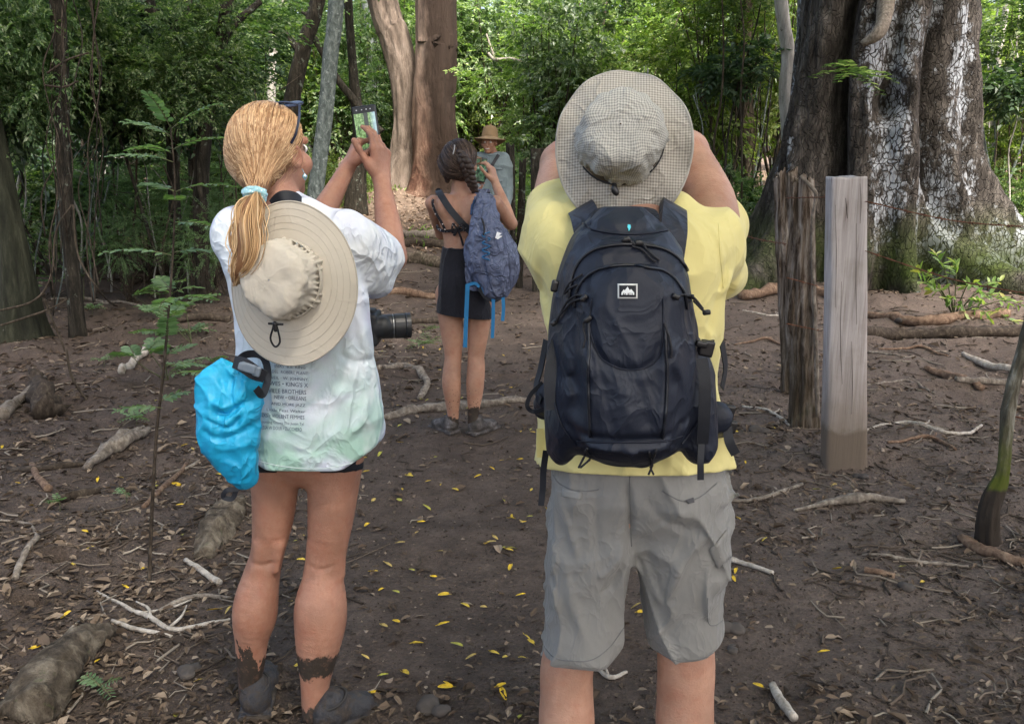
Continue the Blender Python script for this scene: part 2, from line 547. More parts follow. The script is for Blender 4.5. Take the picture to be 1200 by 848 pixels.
# ---------------------------------------------------------------- materials of the place
def m_soil():
    t = NT('soil', 0.85, 0.25)
    v = t.co()
    big = t.noise(v, 0.9, 3)
    mid = t.noise(v, 7, 6, .65)
    fine = t.noise(v, 55, 6, .7)
    x, y, z = t.xyz(v)
    c = t.ramp(mid, [(.25, (.052, .037, .028)), (.5, (.092, .068, .054)), (.75, (.145, .110, .089))])
    dry = t.math('ADD', t.rng(x, .35, 1.5), t.math('MULTIPLY', t.math('SUBTRACT', big, .5), 1.6), clamp=True)
    c = t.mix(t.math('MULTIPLY', dry, .80), c, t.ramp(mid, [(.25, (.10, .075, .060)), (.7, (.20, .155, .128))]))
    farr = t.math('ADD', t.rng(y, 12, 16), t.math('MULTIPLY', t.math('SUBTRACT', big, .5), 1.0), clamp=True)
    c = t.mix(farr, c, t.ramp(t.noise(v, 9, 5, .7), [(.3, (.09, .06, .042)), (.5, (.18, .13, .095)), (.7, (.29, .22, .17))]))
    spk = t.vor(v, 120, rnd=1)
    c = t.mix(t.math('MULTIPLY', t.math('LESS_THAN', spk, .16), .5), c, (.22, .17, .13))
    c = t.mix(t.rng(fine, .45, .75, 0, .6), c, (.02, .015, .012))
    t.color(c)
    t.rough(t.rng(mid, .3, .7, .75, .95))
    b = t.bump(t.noise(v, 26, 8, .75), .9, .03)
    t.bump(t.vor(v, 95), .6, .008, prev=b)
    return t.m
def m_litter(name, stops, rough=.8):
    t = NT(name, rough, .2)
    t.color(t.ramp(t.geo(), stops))
    return t.m
def m_wood(name, a, b, c, sc=9, stretch=(4, 4, 2.2), moss=0.0, rough=.85):
    t = NT(name, rough, .2)
    v = t.co()
    g = t.noise(t.map(v, stretch), sc, 6, .65)
    col = t.ramp(g, [(.3, a), (.52, b), (.72, c)])
    if moss:
        col = t.mix(t.rng(t.noise(v, 5, 5, .6), .62 - moss * .3, .72), col, (.05, .075, .02))
    t.color(col)
    t.bump(g, .8, .012)
    return t.m
def m_bark(name, a, b, c, vscale=(14, 14, 2.5), plate=None, plates=(.5, .5, .48), pth=.5, moss=None, lichen=None, bumpd=.03, rough=.9, pvs=5.0, streak=(1, 1, .25)):
    """plate: pale bark plates broken by dark cracks; moss: height below which green shows"""
    t = NT(name, rough, .2)
    v = t.co()
    g = t.noise(t.map(v, vscale), 1.0, 8, .7, .3)
    col = t.ramp(g, [(.32, a), (.5, b), (.68, c)])
    h = g
    if plate:
        vv = t.n('VectorMath', {0: t.map(v, (1.0, 1.0, .42)), 1: t.n('VectorMath', {0: t.noise(v, 3.0, 3, out=1), 'Scale': .22}, operation='SCALE')}, operation='ADD')
        e = t.vor(vv, pvs * 2.6, 'DISTANCE_TO_EDGE')
        crack = t.rng(t.math('ADD', e, t.math('MULTIPLY', t.math('SUBTRACT', t.noise(v, 20, 3), .5), .09)), .02, .10)
        zone = t.noise(t.map(v, streak, loc=(3.1, 1.7, .4)), 1.7, 5, .6)
        zone = t.math('ADD', zone, t.math('MULTIPLY', t.math('SUBTRACT', t.noise(v, 7, 6, .75), .5), .55))
        xx = t.xyz(v)
        zone = t.math('ADD', zone, t.rng(xx[0], -.55, -.35, -.13, 0))
        m = t.math('MULTIPLY', t.rng(zone, pth - .03, pth + .05), crack)
        pc = t.mix(t.noise(v, 8, 5), plates, tuple(q * .72 for q in plates))
        col = t.mix(m, col, pc)
        h = t.math('ADD', t.math('MULTIPLY', g, .6), t.math('MULTIPLY', crack, .5))
    if lichen:
        n2 = t.noise(v, lichen[1], 6, .7)
        col = t.mix(t.rng(n2, lichen[2], lichen[2] + .08), col, lichen[0])
    if moss:
        z = t.xyz(v)[2]
        f = t.math('MULTIPLY', t.rng(z, moss, moss * .25), t.rng(t.noise(v, 1.3, 4), .38, .58))
        col = t.mix(f, col, t.mix(t.noise(v, 12, 5, .7), (.020, .035, .008), (.075, .10, .022)))
    t.color(col)
    t.bump(h, 1.0, bumpd)
    return t.m

M_SOIL = m_soil()
BR = [(0, (.030, .022, .016)), (.45, (.070, .052, .038)), (.8, (.13, .10, .075)), (1, (.25, .20, .16))]
M_CHIP = m_litter('wood_chips', BR)
M_DEAD = m_litter('dead_leaves', [(0, (.035, .025, .017)), (.45, (.085, .060, .042)), (.8, (.15, .11, .078)), (1, (.28, .22, .16))])
M_TWIG = m_litter('twigs', [(0, (.04, .03, .022)), (.6, (.11, .085, .065)), (1, (.30, .26, .21))])
M_CRUMB = m_litter('crumbs', [(0, (.022, .016, .012)), (.6, (.055, .041, .032)), (.9, (.10, .078, .062)), (1, (.26, .21, .16))])
M_YLEAF = m_litter('yellow_leaf', [(0, (.62, .42, .03)), (1, (.62, .42, .03))], .5)
WG = m_wood('grey_deadwood', (.075, .06, .05), (.19, .16, .13), (.34, .30, .25))
WD = m_wood('dark_deadwood', (.018, .013, .010), (.05, .038, .028), (.12, .095, .072))
WB = m_wood('brown_deadwood', (.07, .042, .028), (.17, .11, .075), (.28, .20, .14))
WM = m_wood('mossy_deadwood', (.035, .026, .018), (.12, .095, .068), (.27, .22, .16), moss=.12)
WP = m_wood('pale_deadwood', (.20, .17, .14), (.38, .34, .29), (.55, .51, .46))

# ---------------------------------------------------------------- ground
def build_ground():
    ys = np.concatenate([[-30, -16, -8, -4, -2, -1, -.4, .2], np.linspace(.6, 8.0, 330), 8.0 * (120 / 8.0) ** (np.linspace(0, 1, 130)[1:])])
    s = np.linspace(-1, 1, 341)
    s = .22 * s + .78 * s ** 3
    Wd = np.where(ys < 0, 3.5 - ys * 1.2, 3.5 + 1.25 * ys)
    X = s[None, :] * Wd[:, None] + .15
    Y = np.repeat(ys[:, None], len(s), 1)
    Z = hgt(X, Y)
    V = np.stack([X, Y, Z], -1).reshape(-1, 3)
    n = len(s)
    i = np.arange(len(ys) - 1)[:, None] * n; j = np.arange(n - 1)[None, :]
    a = i + j
    q = np.stack([a, a + 1, a + n + 1, a + n], -1).reshape(-1, 4)
    tag(add('ground', mesh_np('ground', V, q, M_SOIL)), 'bare dark forest soil with a trodden path', kind='structure')
build_ground()

def rots(rs, n, tilt):
    """n random frames: mostly flat on the ground, tilted by up to tilt radians"""
    a = rs.uniform(0, 2 * np.pi, n)
    tx, ty = rs.normal(0, tilt, n), rs.normal(0, tilt, n)
    ex = np.stack([np.cos(a), np.sin(a), tx], -1); ey = np.stack([-np.sin(a), np.cos(a), ty], -1)
    ex /= np.linalg.norm(ex, axis=1, keepdims=True)
    ez = np.cross(ex, ey); ez /= np.linalg.norm(ez, axis=1, keepdims=True)
    ey = np.cross(ez, ex)
    return ex, ey, ez
def scatter_xy(rs, n, y0, y1, pw=1.6, wid=.78):
    u = rs.uniform(0, 1, n)
    y = (y0 ** (1 - pw) + u * (y1 ** (1 - pw) - y0 ** (1 - pw))) ** (1 / (1 - pw))
    x = rs.uniform(-1, 1, n) * (wid * y + .9)
    return x, y
def off_path(x, y):
    cx = -.10 + .0 * y
    return np.clip((np.abs(x - cx - .25) - .55 - .03 * y) / .8, 0, 1)
def build_litter():
    rs = np.random.RandomState(4)
    # crumbs of soil and stone: small tetrahedra
    def tets(x, y, size, lift=.3, fl=.6):
        n = len(x); ex, ey, ez = rots(rs, n, .5)
        c = np.stack([x, y, hgt(x, y)], -1) + np.array([0, 0, 1.0]) * (size * lift)[:, None]
        b = np.array([[1, 0, -.4], [-.6, .8, -.4], [-.5, -.9, -.4], [0, 0, .8]])
        b = b[None] * rs.uniform(.5, 1.2, (n, 4, 1)) * size[:, None, None] * np.array([1, 1, fl])
        V = c[:, None] + b[..., 0:1] * ex[:, None] + b[..., 1:2] * ey[:, None] + b[..., 2:3] * ez[:, None]
        o = np.arange(n)[:, None] * 4
        F = np.concatenate([o + np.array(q) for q in ([0, 1, 3], [1, 2, 3], [2, 0, 3], [0, 2, 1])])
        return V.reshape(-1, 3), [F]
    x, y = scatter_xy(rs, 34000, 1.3, 12, 1.3)
    sz = rs.uniform(.002, .006, len(x)) * (1 + y * .12)
    tag(add('soil_crumbs', mesh_np('soil_crumbs', *tets(x, y, sz), M_CRUMB, False)), 'small crumbs of soil and grit over the path', kind='stuff')
    x, y = scatter_xy(rs, 42000, 1.4, 14, 1.25)
    keep = rs.uniform(0, 1, len(x)) < .07 + .93 * np.clip(off_path(x, y) + np.clip((y - 4.5) / 3, 0, .6) + np.clip((2.45 - y) / .3, 0, .8), 0, 1) * (.25 + .75 * (fbm(x * 1.3, y * 1.3, 1, 2) > -.1)); x, y = x[keep], y[keep]
    n = len(x)
    # dead leaves: bent quads in two halves
    def bent(x, y, L, Wd, curl, lift):
        n = len(x); ex, ey, ez = rots(rs, n, .28)
        c = np.stack([x, y, hgt(x, y) + lift], -1)
        b = np.array([[-1, 0, 0], [-.35, -1, 1], [.45, -.8, .8], [1, 0, 0], [.4, .85, .9], [-.4, .9, .7]])
        q = np.repeat(b[None], n, 0) * np.stack([L / 2, Wd / 2, curl], -1)[:, None]
        q = q * rs.uniform(.75, 1.25, (n, 6, 1))
        V = c[:, None] + q[..., 0:1] * ex[:, None] + q[..., 1:2] * ey[:, None] + q[..., 2:3] * ez[:, None]
        o = np.arange(n)[:, None] * 6
        F = np.concatenate([o + np.array(f) for f in ([0, 1, 2, 3], [0, 3, 4, 5])])
        return V.reshape(-1, 3), [F]
    L = rs.uniform(.008, .034, n) * (1 + .14 * y) * np.where(rs.uniform(0, 1, n) < .1, 1.5, 1)
    tag(add('leaf_litter', mesh_np('leaf_litter', *bent(x, y, L, L * rs.uniform(.3, .6, n), L * rs.uniform(.05, .25, n), rs.uniform(.003, .012, n)), M_DEAD, False)),
        'brown dead leaves scattered over the forest floor', kind='stuff')
    x, y = scatter_xy(rs, 30000, 1.4, 13, 1.3)
    keep = rs.uniform(0, 1, len(x)) < .22 + .78 * np.clip(off_path(x, y) + np.clip((y - 4.5) / 3, 0, .6), 0, 1); x, y = x[keep], y[keep]
    sz = rs.uniform(.004, .017, len(x)) * (1 + .08 * y)
    tag(add('wood_chips', mesh_np('wood_chips', *tets(x, y, sz, .15, .35), M_CHIP, False)), 'splinters of wood and bark in the soil', kind='stuff')
    # pale carpet of dry leaves around the red trunk
    n = 9000
    x, y = rs.uniform(-7, 2.5, n), rs.uniform(11.5, 19, n)
    L = rs.uniform(.03, .09, n)
    tag(add('dry_leaf_carpet', mesh_np('dry_leaf_carpet', *bent(x, y, L, L * .5, L * .2, rs.uniform(.0, .02, n)), m_litter('tan_leaves', [(0, (.11, .07, .045)), (.5, (.23, .165, .115)), (1, (.40, .31, .24))]), False)),
        'tan carpet of dry leaves below the red barked tree', kind='stuff')
    # small twigs
    parts = []
    x, y = scatter_xy(rs, 3600, 1.5, 13, 1.2)
    keep = rs.uniform(0, 1, len(x)) < .04 + .96 * np.clip(off_path(x, y) + np.clip((y - 5) / 3, 0, .4), 0, 1); x, y = x[keep], y[keep]
    for xx, yy in zip(x, y):
        a = rs.uniform(0, np.pi); L = rs.uniform(.05, .22) * (1 + .06 * yy); r = rs.uniform(.0015, .005) * (1 + .06 * yy)
        k = np.linspace(-.5, .5, 4)
        bend = rs.normal(0, .12, 4) * L
        px_, py_ = xx + np.cos(a) * k * L - np.sin(a) * bend, yy + np.sin(a) * k * L + np.cos(a) * bend
        pts = np.stack([px_, py_, np.full(4, 0.0)], -1)
        pts[:, 2] = xx * 0 + .0
        parts.append((pts, r))
    allp = np.concatenate([p for p, r in parts]); zz = hgt(allp[:, 0], allp[:, 1])
    lst = []
    for k, (p, r) in enumerate(parts):
        p[:, 2] = zz[k * 4:k * 4 + 4].mean() * .5 + zz[k * 4:k * 4 + 4] * .5 + r + .002
        lst.append(tube(p, [r, r * .6], 4, 4, cap=False))
    tag(add('twig_litter', mesh_np('twig_litter', *merge(lst), M_TWIG)), 'thin dry twigs strewn over the forest floor', kind='stuff')
build_litter()

def build_yellow_leaves():
    rs = np.random.RandomState(8)
    protos = []
    for k in range(5):
        u = np.linspace(0, 2 * np.pi, 10, endpoint=False)
        wd = rs.uniform(.3, .42)
        x, y = np.cos(u) * .5, np.sin(u) * wd * .5 * (1 - .25 * np.cos(u))
        z = rs.uniform(.04, .14) * (np.abs(y) / wd * 2) ** 1.4 + rs.uniform(-.25, .25) * x ** 2
        V = np.vstack([np.stack([x, y, z], -1), [[0, 0, 0], [-.72, .02, .03]]])
        F = np.array([[i, (i + 1) % 10, 10] for i in range(10)] + [[5, 11, 4]])
        c = [(.62, .42, .03), (.55, .40, .05), (.70, .46, .02), (.50, .36, .10), (.42, .40, .06)][k]
        t = NT('yellow_leaf', .5, .4); v = t.co()
        t.color(t.mix(t.rng(t.noise(v, 5, 3), .4, .75), c, tuple(q * .55 for q in c)))
        protos.append(mesh_np('yellow_leaf', V, F, t.m))
    spots = [(450, 797), (475, 795), (455, 665), (430, 618), (438, 588), (438, 672), (450, 738), (447, 695), (515, 650), (545, 712), (567, 717), (552, 775), (598, 610), (600, 607),
             (598, 668), (597, 647), (618, 749), (622, 757), (612, 775), (520, 700), (522, 811), (580, 770), (590, 818), (862, 672), (860, 682), (752, 720), (888, 807), (745, 713),
             (78, 724), (220, 722), (105, 645), (212, 648), (170, 670), (46, 470), (22, 522), (57, 540), (3, 528), (115, 566), (216, 524), (183, 573), (207, 570), (256, 558),
             (410, 590), (500, 597), (470, 640), (490, 760), (520, 735), (535, 760), (430, 555), (480, 560), (560, 560), (610, 540), (1058, 667), (980, 671), (956, 577), (966, 769),
             (100, 627), (250, 718), (268, 720), (213, 630), (115, 778), (60, 770), (470, 520), (445, 535), (505, 540), (590, 590), (575, 640), (610, 700), (705, 760), (690, 745)]
    n0 = len(spots)
    pts = [G(*s) for s in spots]
    for i in range(150):
        y = rs.uniform(2.2, 7.5); x = rs.normal(-.35, .75) * (1 if i % 3 else 1.6)
        pts.append(np.array([x, y, 0]))
    i = 0
    for k, p in enumerate(pts):
        if k >= n0 and (0.05 < p[0] < .5 and p[1] < 2.0): continue
        x, y = p[0], p[1]
        o = bpy.data.objects.new('yellow_leaf', protos[rs.randint(5)])
        C.objects.link(o)
        s = rs.uniform(.030, .052) * (1.0 if k < n0 else .8)
        o.scale = (s, s, s)
        o.location = (x, y, float(hgt(x, y)) + .010)
        o.rotation_euler = (rs.normal(0, .25), rs.normal(0, .25), rs.uniform(0, 6.28))
        tag(o, 'small fallen yellow leaf lying on the dark soil', 'leaf', 'yellow leaves fallen over the forest floor')
build_yellow_leaves()

WK = m_bark('cracked_deadwood', (.020, .015, .011), (.11, .088, .065), (.27, .23, .175), vscale=(14, 14, 9), lichen=((.10, .115, .05), 9, .60), bumpd=.05)
# ---------------------------------------------------------------- fallen branches, roots, stumps
def ground_wood(name, pix, rad, mat, label, cat, lift=.6, forks=(), knob=.18, seed=0, sides=9, group=None, flat=None):
    pts = [G(a, b) for a, b in pix]
    n = max(10, len(pts) * 7)
    c = catmull(pts, n)
    c[:, 2] = hgt(c[:, 0], c[:, 1]) * .6 + c[:, 2] * .4 + np.interp(np.linspace(0, 1, n), np.linspace(0, 1, len(np.atleast_1d(rad))), np.atleast_1d(rad)) * lift
    def rf(R, cc, ph):
        ii = np.arange(len(cc))[:, None]
        return R * (1 + knob * fbm(cc[:, 0:1] * 16 + seed, np.cos(ph)[None] * 1.3 + ii * .16, np.sin(ph)[None] * 1.3, 3, seed) + knob * .5 * fbm(ii * .9, ph[None] * 2, seed, 2))
    parts = [tube(c, rad, sides, n, rf, flat)]
    for f, (dx, dy, dz), r in forks:
        b = c[int(f * (n - 1))]
        e = b + np.array([dx, dy, dz]); m = (b + e) / 2 + np.array([dy, -dx, dz]) * .12
        parts.append(tube([b, m, e], [r, r * .8, r * .45], 6, 8, rf))
    o = add(name, mesh_np(name, *merge(parts), mat))
    recentre(o)
    return tag(o, label, cat, group)

ground_wood('mossy_log', [(30, 850), (55, 808), (88, 770), (128, 745)], [.070, .068, .058, .030], WK, 'thick mossy weathered log at the lower left corner', 'log', .35, knob=.22, seed=3, sides=26, flat=1.15)
ground_wood('tree_stump', [(240, 655), (252, 632), (266, 608), (282, 588)], [.035, .062, .060, .024], WK, 'rough weathered stump beside the shin of the woman in the tie-dye shirt', 'stump', .35, knob=.35, seed=5, sides=26)
ground_wood('split_log', [(102, 553), (128, 535), (150, 521), (175, 507)], [.022, .035, .035, .02], WG, 'grey split log lying at the left beyond the sapling', 'log', .9, knob=.4, seed=7, sides=10)
ground_wood('bark_slab', [(118, 532), (145, 517), (168, 506)], [.018, .026, .014], WG, 'short curled slab of grey bark resting behind the split log', 'bark', 1.4, knob=.5, seed=8)
ground_wood('fallen_branch', [(168, 596), (195, 570), (218, 545)], [.010, .014, .010], WB, 'straight brown branch between the split log and the blue bag', 'branch', seed=9)
ground_wood('fallen_branch', [(190, 558), (230, 545), (252, 520)], [.008, .010, .009], WG, 'thin curved branch just left of the blue bag', 'branch', seed=10)
ground_wood('birch_branch', [(143, 441), (158, 425), (172, 412), (186, 402)], [.030, .028, .026, .02], WP, 'short pale branch with peeling bark on the left', 'branch', .9, knob=.25, seed=11)
ground_wood('old_stump', [(58, 492), (50, 470), (44, 452), (38, 438)], [.10, .075, .05, .03], WD, 'small rotten stump on the left beneath the vines', 'stump', .7, knob=.5, seed=12, sides=12)
ground_wood('root_branch', [(2, 492), (30, 470), (52, 445)], [.04, .03, .02], WG, 'grey root lying against the rotten stump at the left edge', 'root', .8, knob=.35, seed=13)
ground_wood('brown_stick', [(38, 548), (44, 562), (57, 577)], [.016, .015, .02], WB, 'short smooth brown stick near the left edge', 'stick', 1.0, seed=14)
ground_wood('dark_log', [(62, 592), (88, 585), (118, 578)], [.024, .024, .016], WD, 'short dark rotten log on the left', 'log', .8, knob=.4, seed=15)
ground_wood('dark_log', [(10, 553), (45, 553), (82, 548), (104, 545)], [.016, .02, .02, .012], WD, 'long low dark log left of the split log', 'log', .6, knob=.3, seed=16)
ground_wood('grey_stick', [(18, 684), (30, 655), (45, 632)], [.012, .014, .012], WG, 'bent grey stick beside a burrow at the left edge', 'stick', .9, seed=17)
ground_wood('pale_stick', [(218, 660), (238, 674), (258, 688)], [.010, .011, .012], WP, 'pale stick below the weathered stump', 'stick', .9, seed=18)
ground_wood('pale_stick', [(238, 620), (258, 612), (275, 610)], [.006, .010, .008], WP, 'pale stick in front of the weathered stump', 'stick', 1.1, seed=19)
ground_wood('forked_branch', [(114, 695), (150, 716), (172, 726), (200, 741), (232, 736), (270, 728)], [.005, .008, .009, .009, .008, .004], WP, 'long forked pale branch lying left of the muddy shins', 'branch', .9,
            forks=((.45, (-.09, .10, .01), .006), (.6, (.02, .12, .02), .006), (.35, (.14, .10, .0), .007)), seed=20)
ground_wood('fallen_branch', [(132, 731), (165, 741), (202, 747)], [.007, .009, .005], WP, 'slim pale branch just below the long forked one', 'branch', .9, seed=21)
ground_wood('fallen_branch', [(185, 720), (215, 708), (240, 702), (272, 703)], [.008, .012, .010, .006], WG, 'knobbly grey branch right above the long forked one', 'branch', .9, seed=22)
ground_wood('fallen_branch', [(0, 612), (32, 615), (44, 630)], [.006, .007, .006], WG, 'thin grey branch at the left edge above a burrow', 'branch', .9, seed=23)
ground_wood('fallen_branch', [(857, 660), (872, 664), (905, 675)], [.012, .009, .010], WP, 'pale barkless branch right beside the grey shorts', 'branch', 1.0, seed=24)
ground_wood('fallen_branch', [(905, 810), (915, 826), (930, 846)], [.012, .014, .015], WP, 'pale thick branch at the lower edge right of the man', 'branch', 1.0, seed=25)
ground_wood('forked_stick', [(702, 790), (716, 798), (734, 792)], [.006, .008, .005], WP, 'small forked white stick between the bare calves of the man', 'stick', 1.0, forks=((.4, (-.02, .04, .02), .006),), seed=26)
ground_wood('bark_plank', [(930, 600), (975, 594), (1010, 588), (1060, 590)], [.006, .018, .022, .012], WG, 'flat grey slab of wood on the bare soil right of the path', 'wood slab', 1.0, knob=.3, seed=27)
ground_wood('fallen_branch', [(1010, 652), (1045, 656), (1085, 662), (1135, 666)], [.005, .009, .009, .005], WG, 'slender branch lying in front of the crooked mossy post', 'branch', 1.0, forks=((.6, (.02, .03, .04), .005),), seed=28)
ground_wood('short_stick', [(1012, 672), (1048, 679)], [.011, .012], WB, 'short thick stick on the bare soil at the right', 'stick', .9, seed=29)
ground_wood('fallen_branch', [(1125, 636), (1150, 648), (1200, 665)], [.020, .024, .024], WB, 'brown branch lying against the foot of the crooked mossy post', 'branch', .7, knob=.3, seed=30)
ground_wood('birch_branch', [(1128, 418), (1150, 430), (1178, 437), (1204, 441)], [.02, .028, .028, .028], WP, 'white curved branch at the right edge beyond the crooked post', 'branch', 1.2, seed=31)
ground_wood('fallen_branch', [(1085, 433), (1110, 444), (1150, 458)], [.02, .03, .022], WB, 'reddish brown split branch beyond the white post', 'branch', .9, knob=.35, seed=32)
ground_wood('fallen_branch', [(1120, 447), (1160, 450), (1200, 452)], [.02, .024, .026], WG, 'grey brown branch below the white curved one', 'branch', .6, knob=.3, seed=33)
ground_wood('fallen_log', [(868, 350), (925, 340), (985, 352)], [.05, .06, .05], WB, 'log lying behind the two old fence posts', 'log', .7, knob=.3, seed=34)
ground_wood('fallen_log', [(975, 392), (1050, 398), (1120, 396), (1200, 392)], [.05, .06, .055, .05], WD, 'long dark log on the ground in front of the buttressed tree', 'log', .7, knob=.3, seed=35)
ground_wood('fallen_log', [(1010, 372), (1090, 380), (1180, 372)], [.045, .05, .05], WB, 'log under the leafy sapling near the buttressed tree', 'log', .7, knob=.3, seed=36)
ground_wood('exposed_root', [(365, 262), (400, 268), (450, 274), (505, 279), (548, 274)], [.06, .08, .07, .08, .05], WG, 'long pale root crossing the path left of the woman with the braid', 'root', .5, knob=.35, seed=37, sides=12)
ground_wood('exposed_root', [(380, 283), (440, 292), (500, 289), (560, 296)], [.04, .08, .07, .06], WD, 'thick dark root behind the raised forearm on the path', 'root', .5, knob=.35, seed=38, sides=12)
ground_wood('exposed_root', [(400, 315), (450, 307), (505, 311), (560, 318)], [.06, .10, .09, .05], WM, 'broad mossy root beside the waist of the woman with the braid', 'root', .4, knob=.3, seed=39, sides=14)
ground_wood('exposed_root', [(440, 352), (475, 345), (512, 350)], [.03, .05, .03], WB, 'short brown root behind the black skirt', 'root', .5, knob=.35, seed=40)
ground_wood('exposed_root', [(440, 385), (478, 380), (520, 379), (560, 384)], [.02, .035, .04, .03], WD, 'low dark root crossing behind the knees of the woman with the braid', 'root', .5, knob=.3, seed=41)
ground_wood('exposed_root', [(448, 492), (480, 484), (520, 480), (575, 475), (620, 470)], [.02, .032, .03, .03, .02], WG, 'grey root beneath the ankles of the woman with the braid', 'root', .4, knob=.35, seed=42)
ground_wood('exposed_root', [(440, 437), (475, 432), (500, 448), (492, 470)], [.02, .03, .025, .02], WG, 'curling root left of the slim calves', 'root', .6, knob=.4, seed=43)
ground_wood('fallen_log', [(150, 337), (185, 325), (215, 318), (240, 310)], [.05, .09, .09, .06], WD, 'dark log on the forest floor left of the ponytail', 'log', .7, knob=.3, seed=44, sides=12)
ground_wood('fallen_branch', [(60, 352), (105, 352), (165, 360)], [.012, .02, .014], WG, 'pale branch on the forest floor right of the mossy trunk', 'branch', .8, seed=45)
ground_wood('fallen_log', [(105, 298), (140, 297), (190, 290)], [.03, .06, .03], WD, 'dark log on the distant floor at the left', 'log', .6, knob=.3, seed=46)
ground_wood('fallen_log', [(208, 378), (240, 374), (270, 378)], [.03, .04, .04], WD, 'dark log behind the hat on the woman\'s back', 'log', .6, knob=.3, seed=47)
for k, (a, lab) in enumerate([([(960, 424), (1000, 414), (1060, 419)], 'short twisted branch just behind the foot of the white post'),
                              ([(1015, 505), (1060, 497), (1110, 510), (1150, 500)], 'long dry branch right of the foot of the white post'),
                              ([(1040, 520), (1090, 515), (1120, 528)], 'thin dry branch just in front of the long one by the white post'),
                              ([(850, 590), (895, 586), (940, 570)], 'thin grey branch between the shorts and the white post'),
                              ([(870, 478), (905, 486), (925, 500)], 'thin stick at the foot of the old rotten post'),
                              ([(860, 405), (900, 398), (925, 412)], 'grey branch left of the old rotten post'),
                              ([(1010, 455), (1060, 448), (1095, 462)], 'weathered branch halfway along the fence line'),
                              ([(870, 365), (905, 372), (930, 366)], 'knotty branch behind the yellow sleeve'),
                              ([(1030, 410), (1075, 408), (1110, 418)], 'dry branch below the dark log near the big tree')]):
    ground_wood('dry_branch', a, [.007, .012, .008], [WG, WP, WB][k % 3], lab, 'branch', .9, forks=((.5, (.06, .06, .01), .006), (.7, (-.05, .05, .02), .005)), seed=60 + k)

def stones():
    rs = np.random.RandomState(2)
    mt = plain('stone', (.065, .055, .048), .8, bump=(14, .6, .01), var=.3)
    for (px, py, r, lab) in [(853, 737, .035, 'brown clod of soil beside the hem of the grey shorts'), (858, 762, .022, 'flat pale stone beside the right calf of the man'), (1066, 693, .028, 'small grey stone standing on the bare soil at the right'),
                             (925, 392, .05, 'rounded grey stone beside the old rotten post'), (1055, 377, .07, 'dark rock under the leafy sapling'), (220, 792, .035, 'flat dark stone left of the muddy shins'),
                             (505, 836, .035, 'pale flaky stone at the bottom of the path'), (885, 505, .05, 'dark stone at the left of the old rotten post'), (1010, 560, .03, 'small clod in front of the white post')]:
        p = G(px, py)
        F = Field(p - r * 2, p + r * 2, r / 7)
        for _ in range(4): F.ell(p + rs.normal(0, .35, 3) * r * [1, 1, .4] + [0, 0, r * .2], [r * .8, r * .6, r * .45], rotm('Z', rs.uniform(0, 180)), k=r * .3)
        F.wrinkle(lambda x, y, z: r * .12 * fbm(x / r * 1.5, y / r * 1.5, z / r * 1.5, 3))
        o = add('stone', mesh_np('stone', *F.mesh(), mt)); recentre(o)
        tag(o, lab, 'stone')
stones()
# ---------------------------------------------------------------- trees with a trunk one can point at
def trunk_geo(pts, rad, sides=20, rings=60, amp=.10, fx=3.0, fz=1.2, seed=0, ridge=0.0, flare=0.0):
    def rf(R, c, ph):
        s = np.concatenate([[0], np.cumsum(np.linalg.norm(np.diff(c, axis=0), axis=1))])[:, None]
        q = R * (1 + amp * fbm(np.cos(ph)[None] * fx * .5 + seed, np.sin(ph)[None] * fx * .5, s * fz, 4, seed))
        if ridge: q = q * (1 + ridge * np.maximum(0, vnoise(np.cos(ph)[None] * 4, np.sin(ph)[None] * 4, s * .6, seed + 3)))
        if flare: q = q * (1 + flare * np.exp(-s / (R[0, 0] * 1.6)) * (1 + .7 * np.cos(ph * 4 + seed)[None]))
        return q
    return tube(pts, rad, sides, rings, rf)
BK_DARK = m_bark('dark_bark', (.010, .009, .007), (.030, .026, .020), (.085, .072, .055), vscale=(30, 30, 6), lichen=((.20, .23, .19), 11, .60))
BK_GREY = m_bark('lichen_bark', (.055, .065, .06), (.13, .155, .145), (.27, .30, .28), vscale=(26, 26, 14), lichen=((.36, .40, .38), 22, .58))
BK_PALE = m_bark('pale_bark', (.22, .21, .19), (.40, .38, .35), (.58, .56, .52), lichen=((.10, .09, .07), 6, .6))
BK_MID = m_bark('brown_bark', (.025, .019, .014), (.07, .055, .040), (.15, .12, .09), vscale=(30, 30, 6), lichen=((.27, .28, .25), 10, .66))
BK_MOSS = m_bark('mossy_bark', (.010, .010, .007), (.026, .028, .018), (.06, .062, .042), lichen=((.30, .31, .28), 5, .72))
def mk_red():
    t = NT('red_bark', .9, .2)
    v = t.co()
    g = t.noise(t.map(v, (5, 5, 1.3)), 1.0, 9, .72, .4)
    col = t.ramp(g, [(.30, (.030, .016, .011)), (.44, (.085, .042, .028)), (.56, (.17, .105, .075)), (.72, (.30, .225, .18))])
    x, y, z = t.xyz(v)
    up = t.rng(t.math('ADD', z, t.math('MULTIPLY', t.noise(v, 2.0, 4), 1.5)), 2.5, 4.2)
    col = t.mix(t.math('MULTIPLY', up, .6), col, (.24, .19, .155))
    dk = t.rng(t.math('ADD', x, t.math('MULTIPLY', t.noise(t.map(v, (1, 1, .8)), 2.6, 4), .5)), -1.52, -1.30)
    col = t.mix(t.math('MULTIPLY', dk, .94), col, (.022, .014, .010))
    t.color(col); t.bump(g, 1.0, .10)
    return t.m
BK_RED = mk_red()
BK_BIG = m_bark('plated_bark', (.012, .010, .009), (.052, .045, .039), (.14, .124, .11), vscale=(9, 9, 3.0), plate=True, plates=(.40, .43, .47), pth=.52, bumpd=.06, moss=1.0, pvs=8.5, streak=(1.1, 1.1, .22))

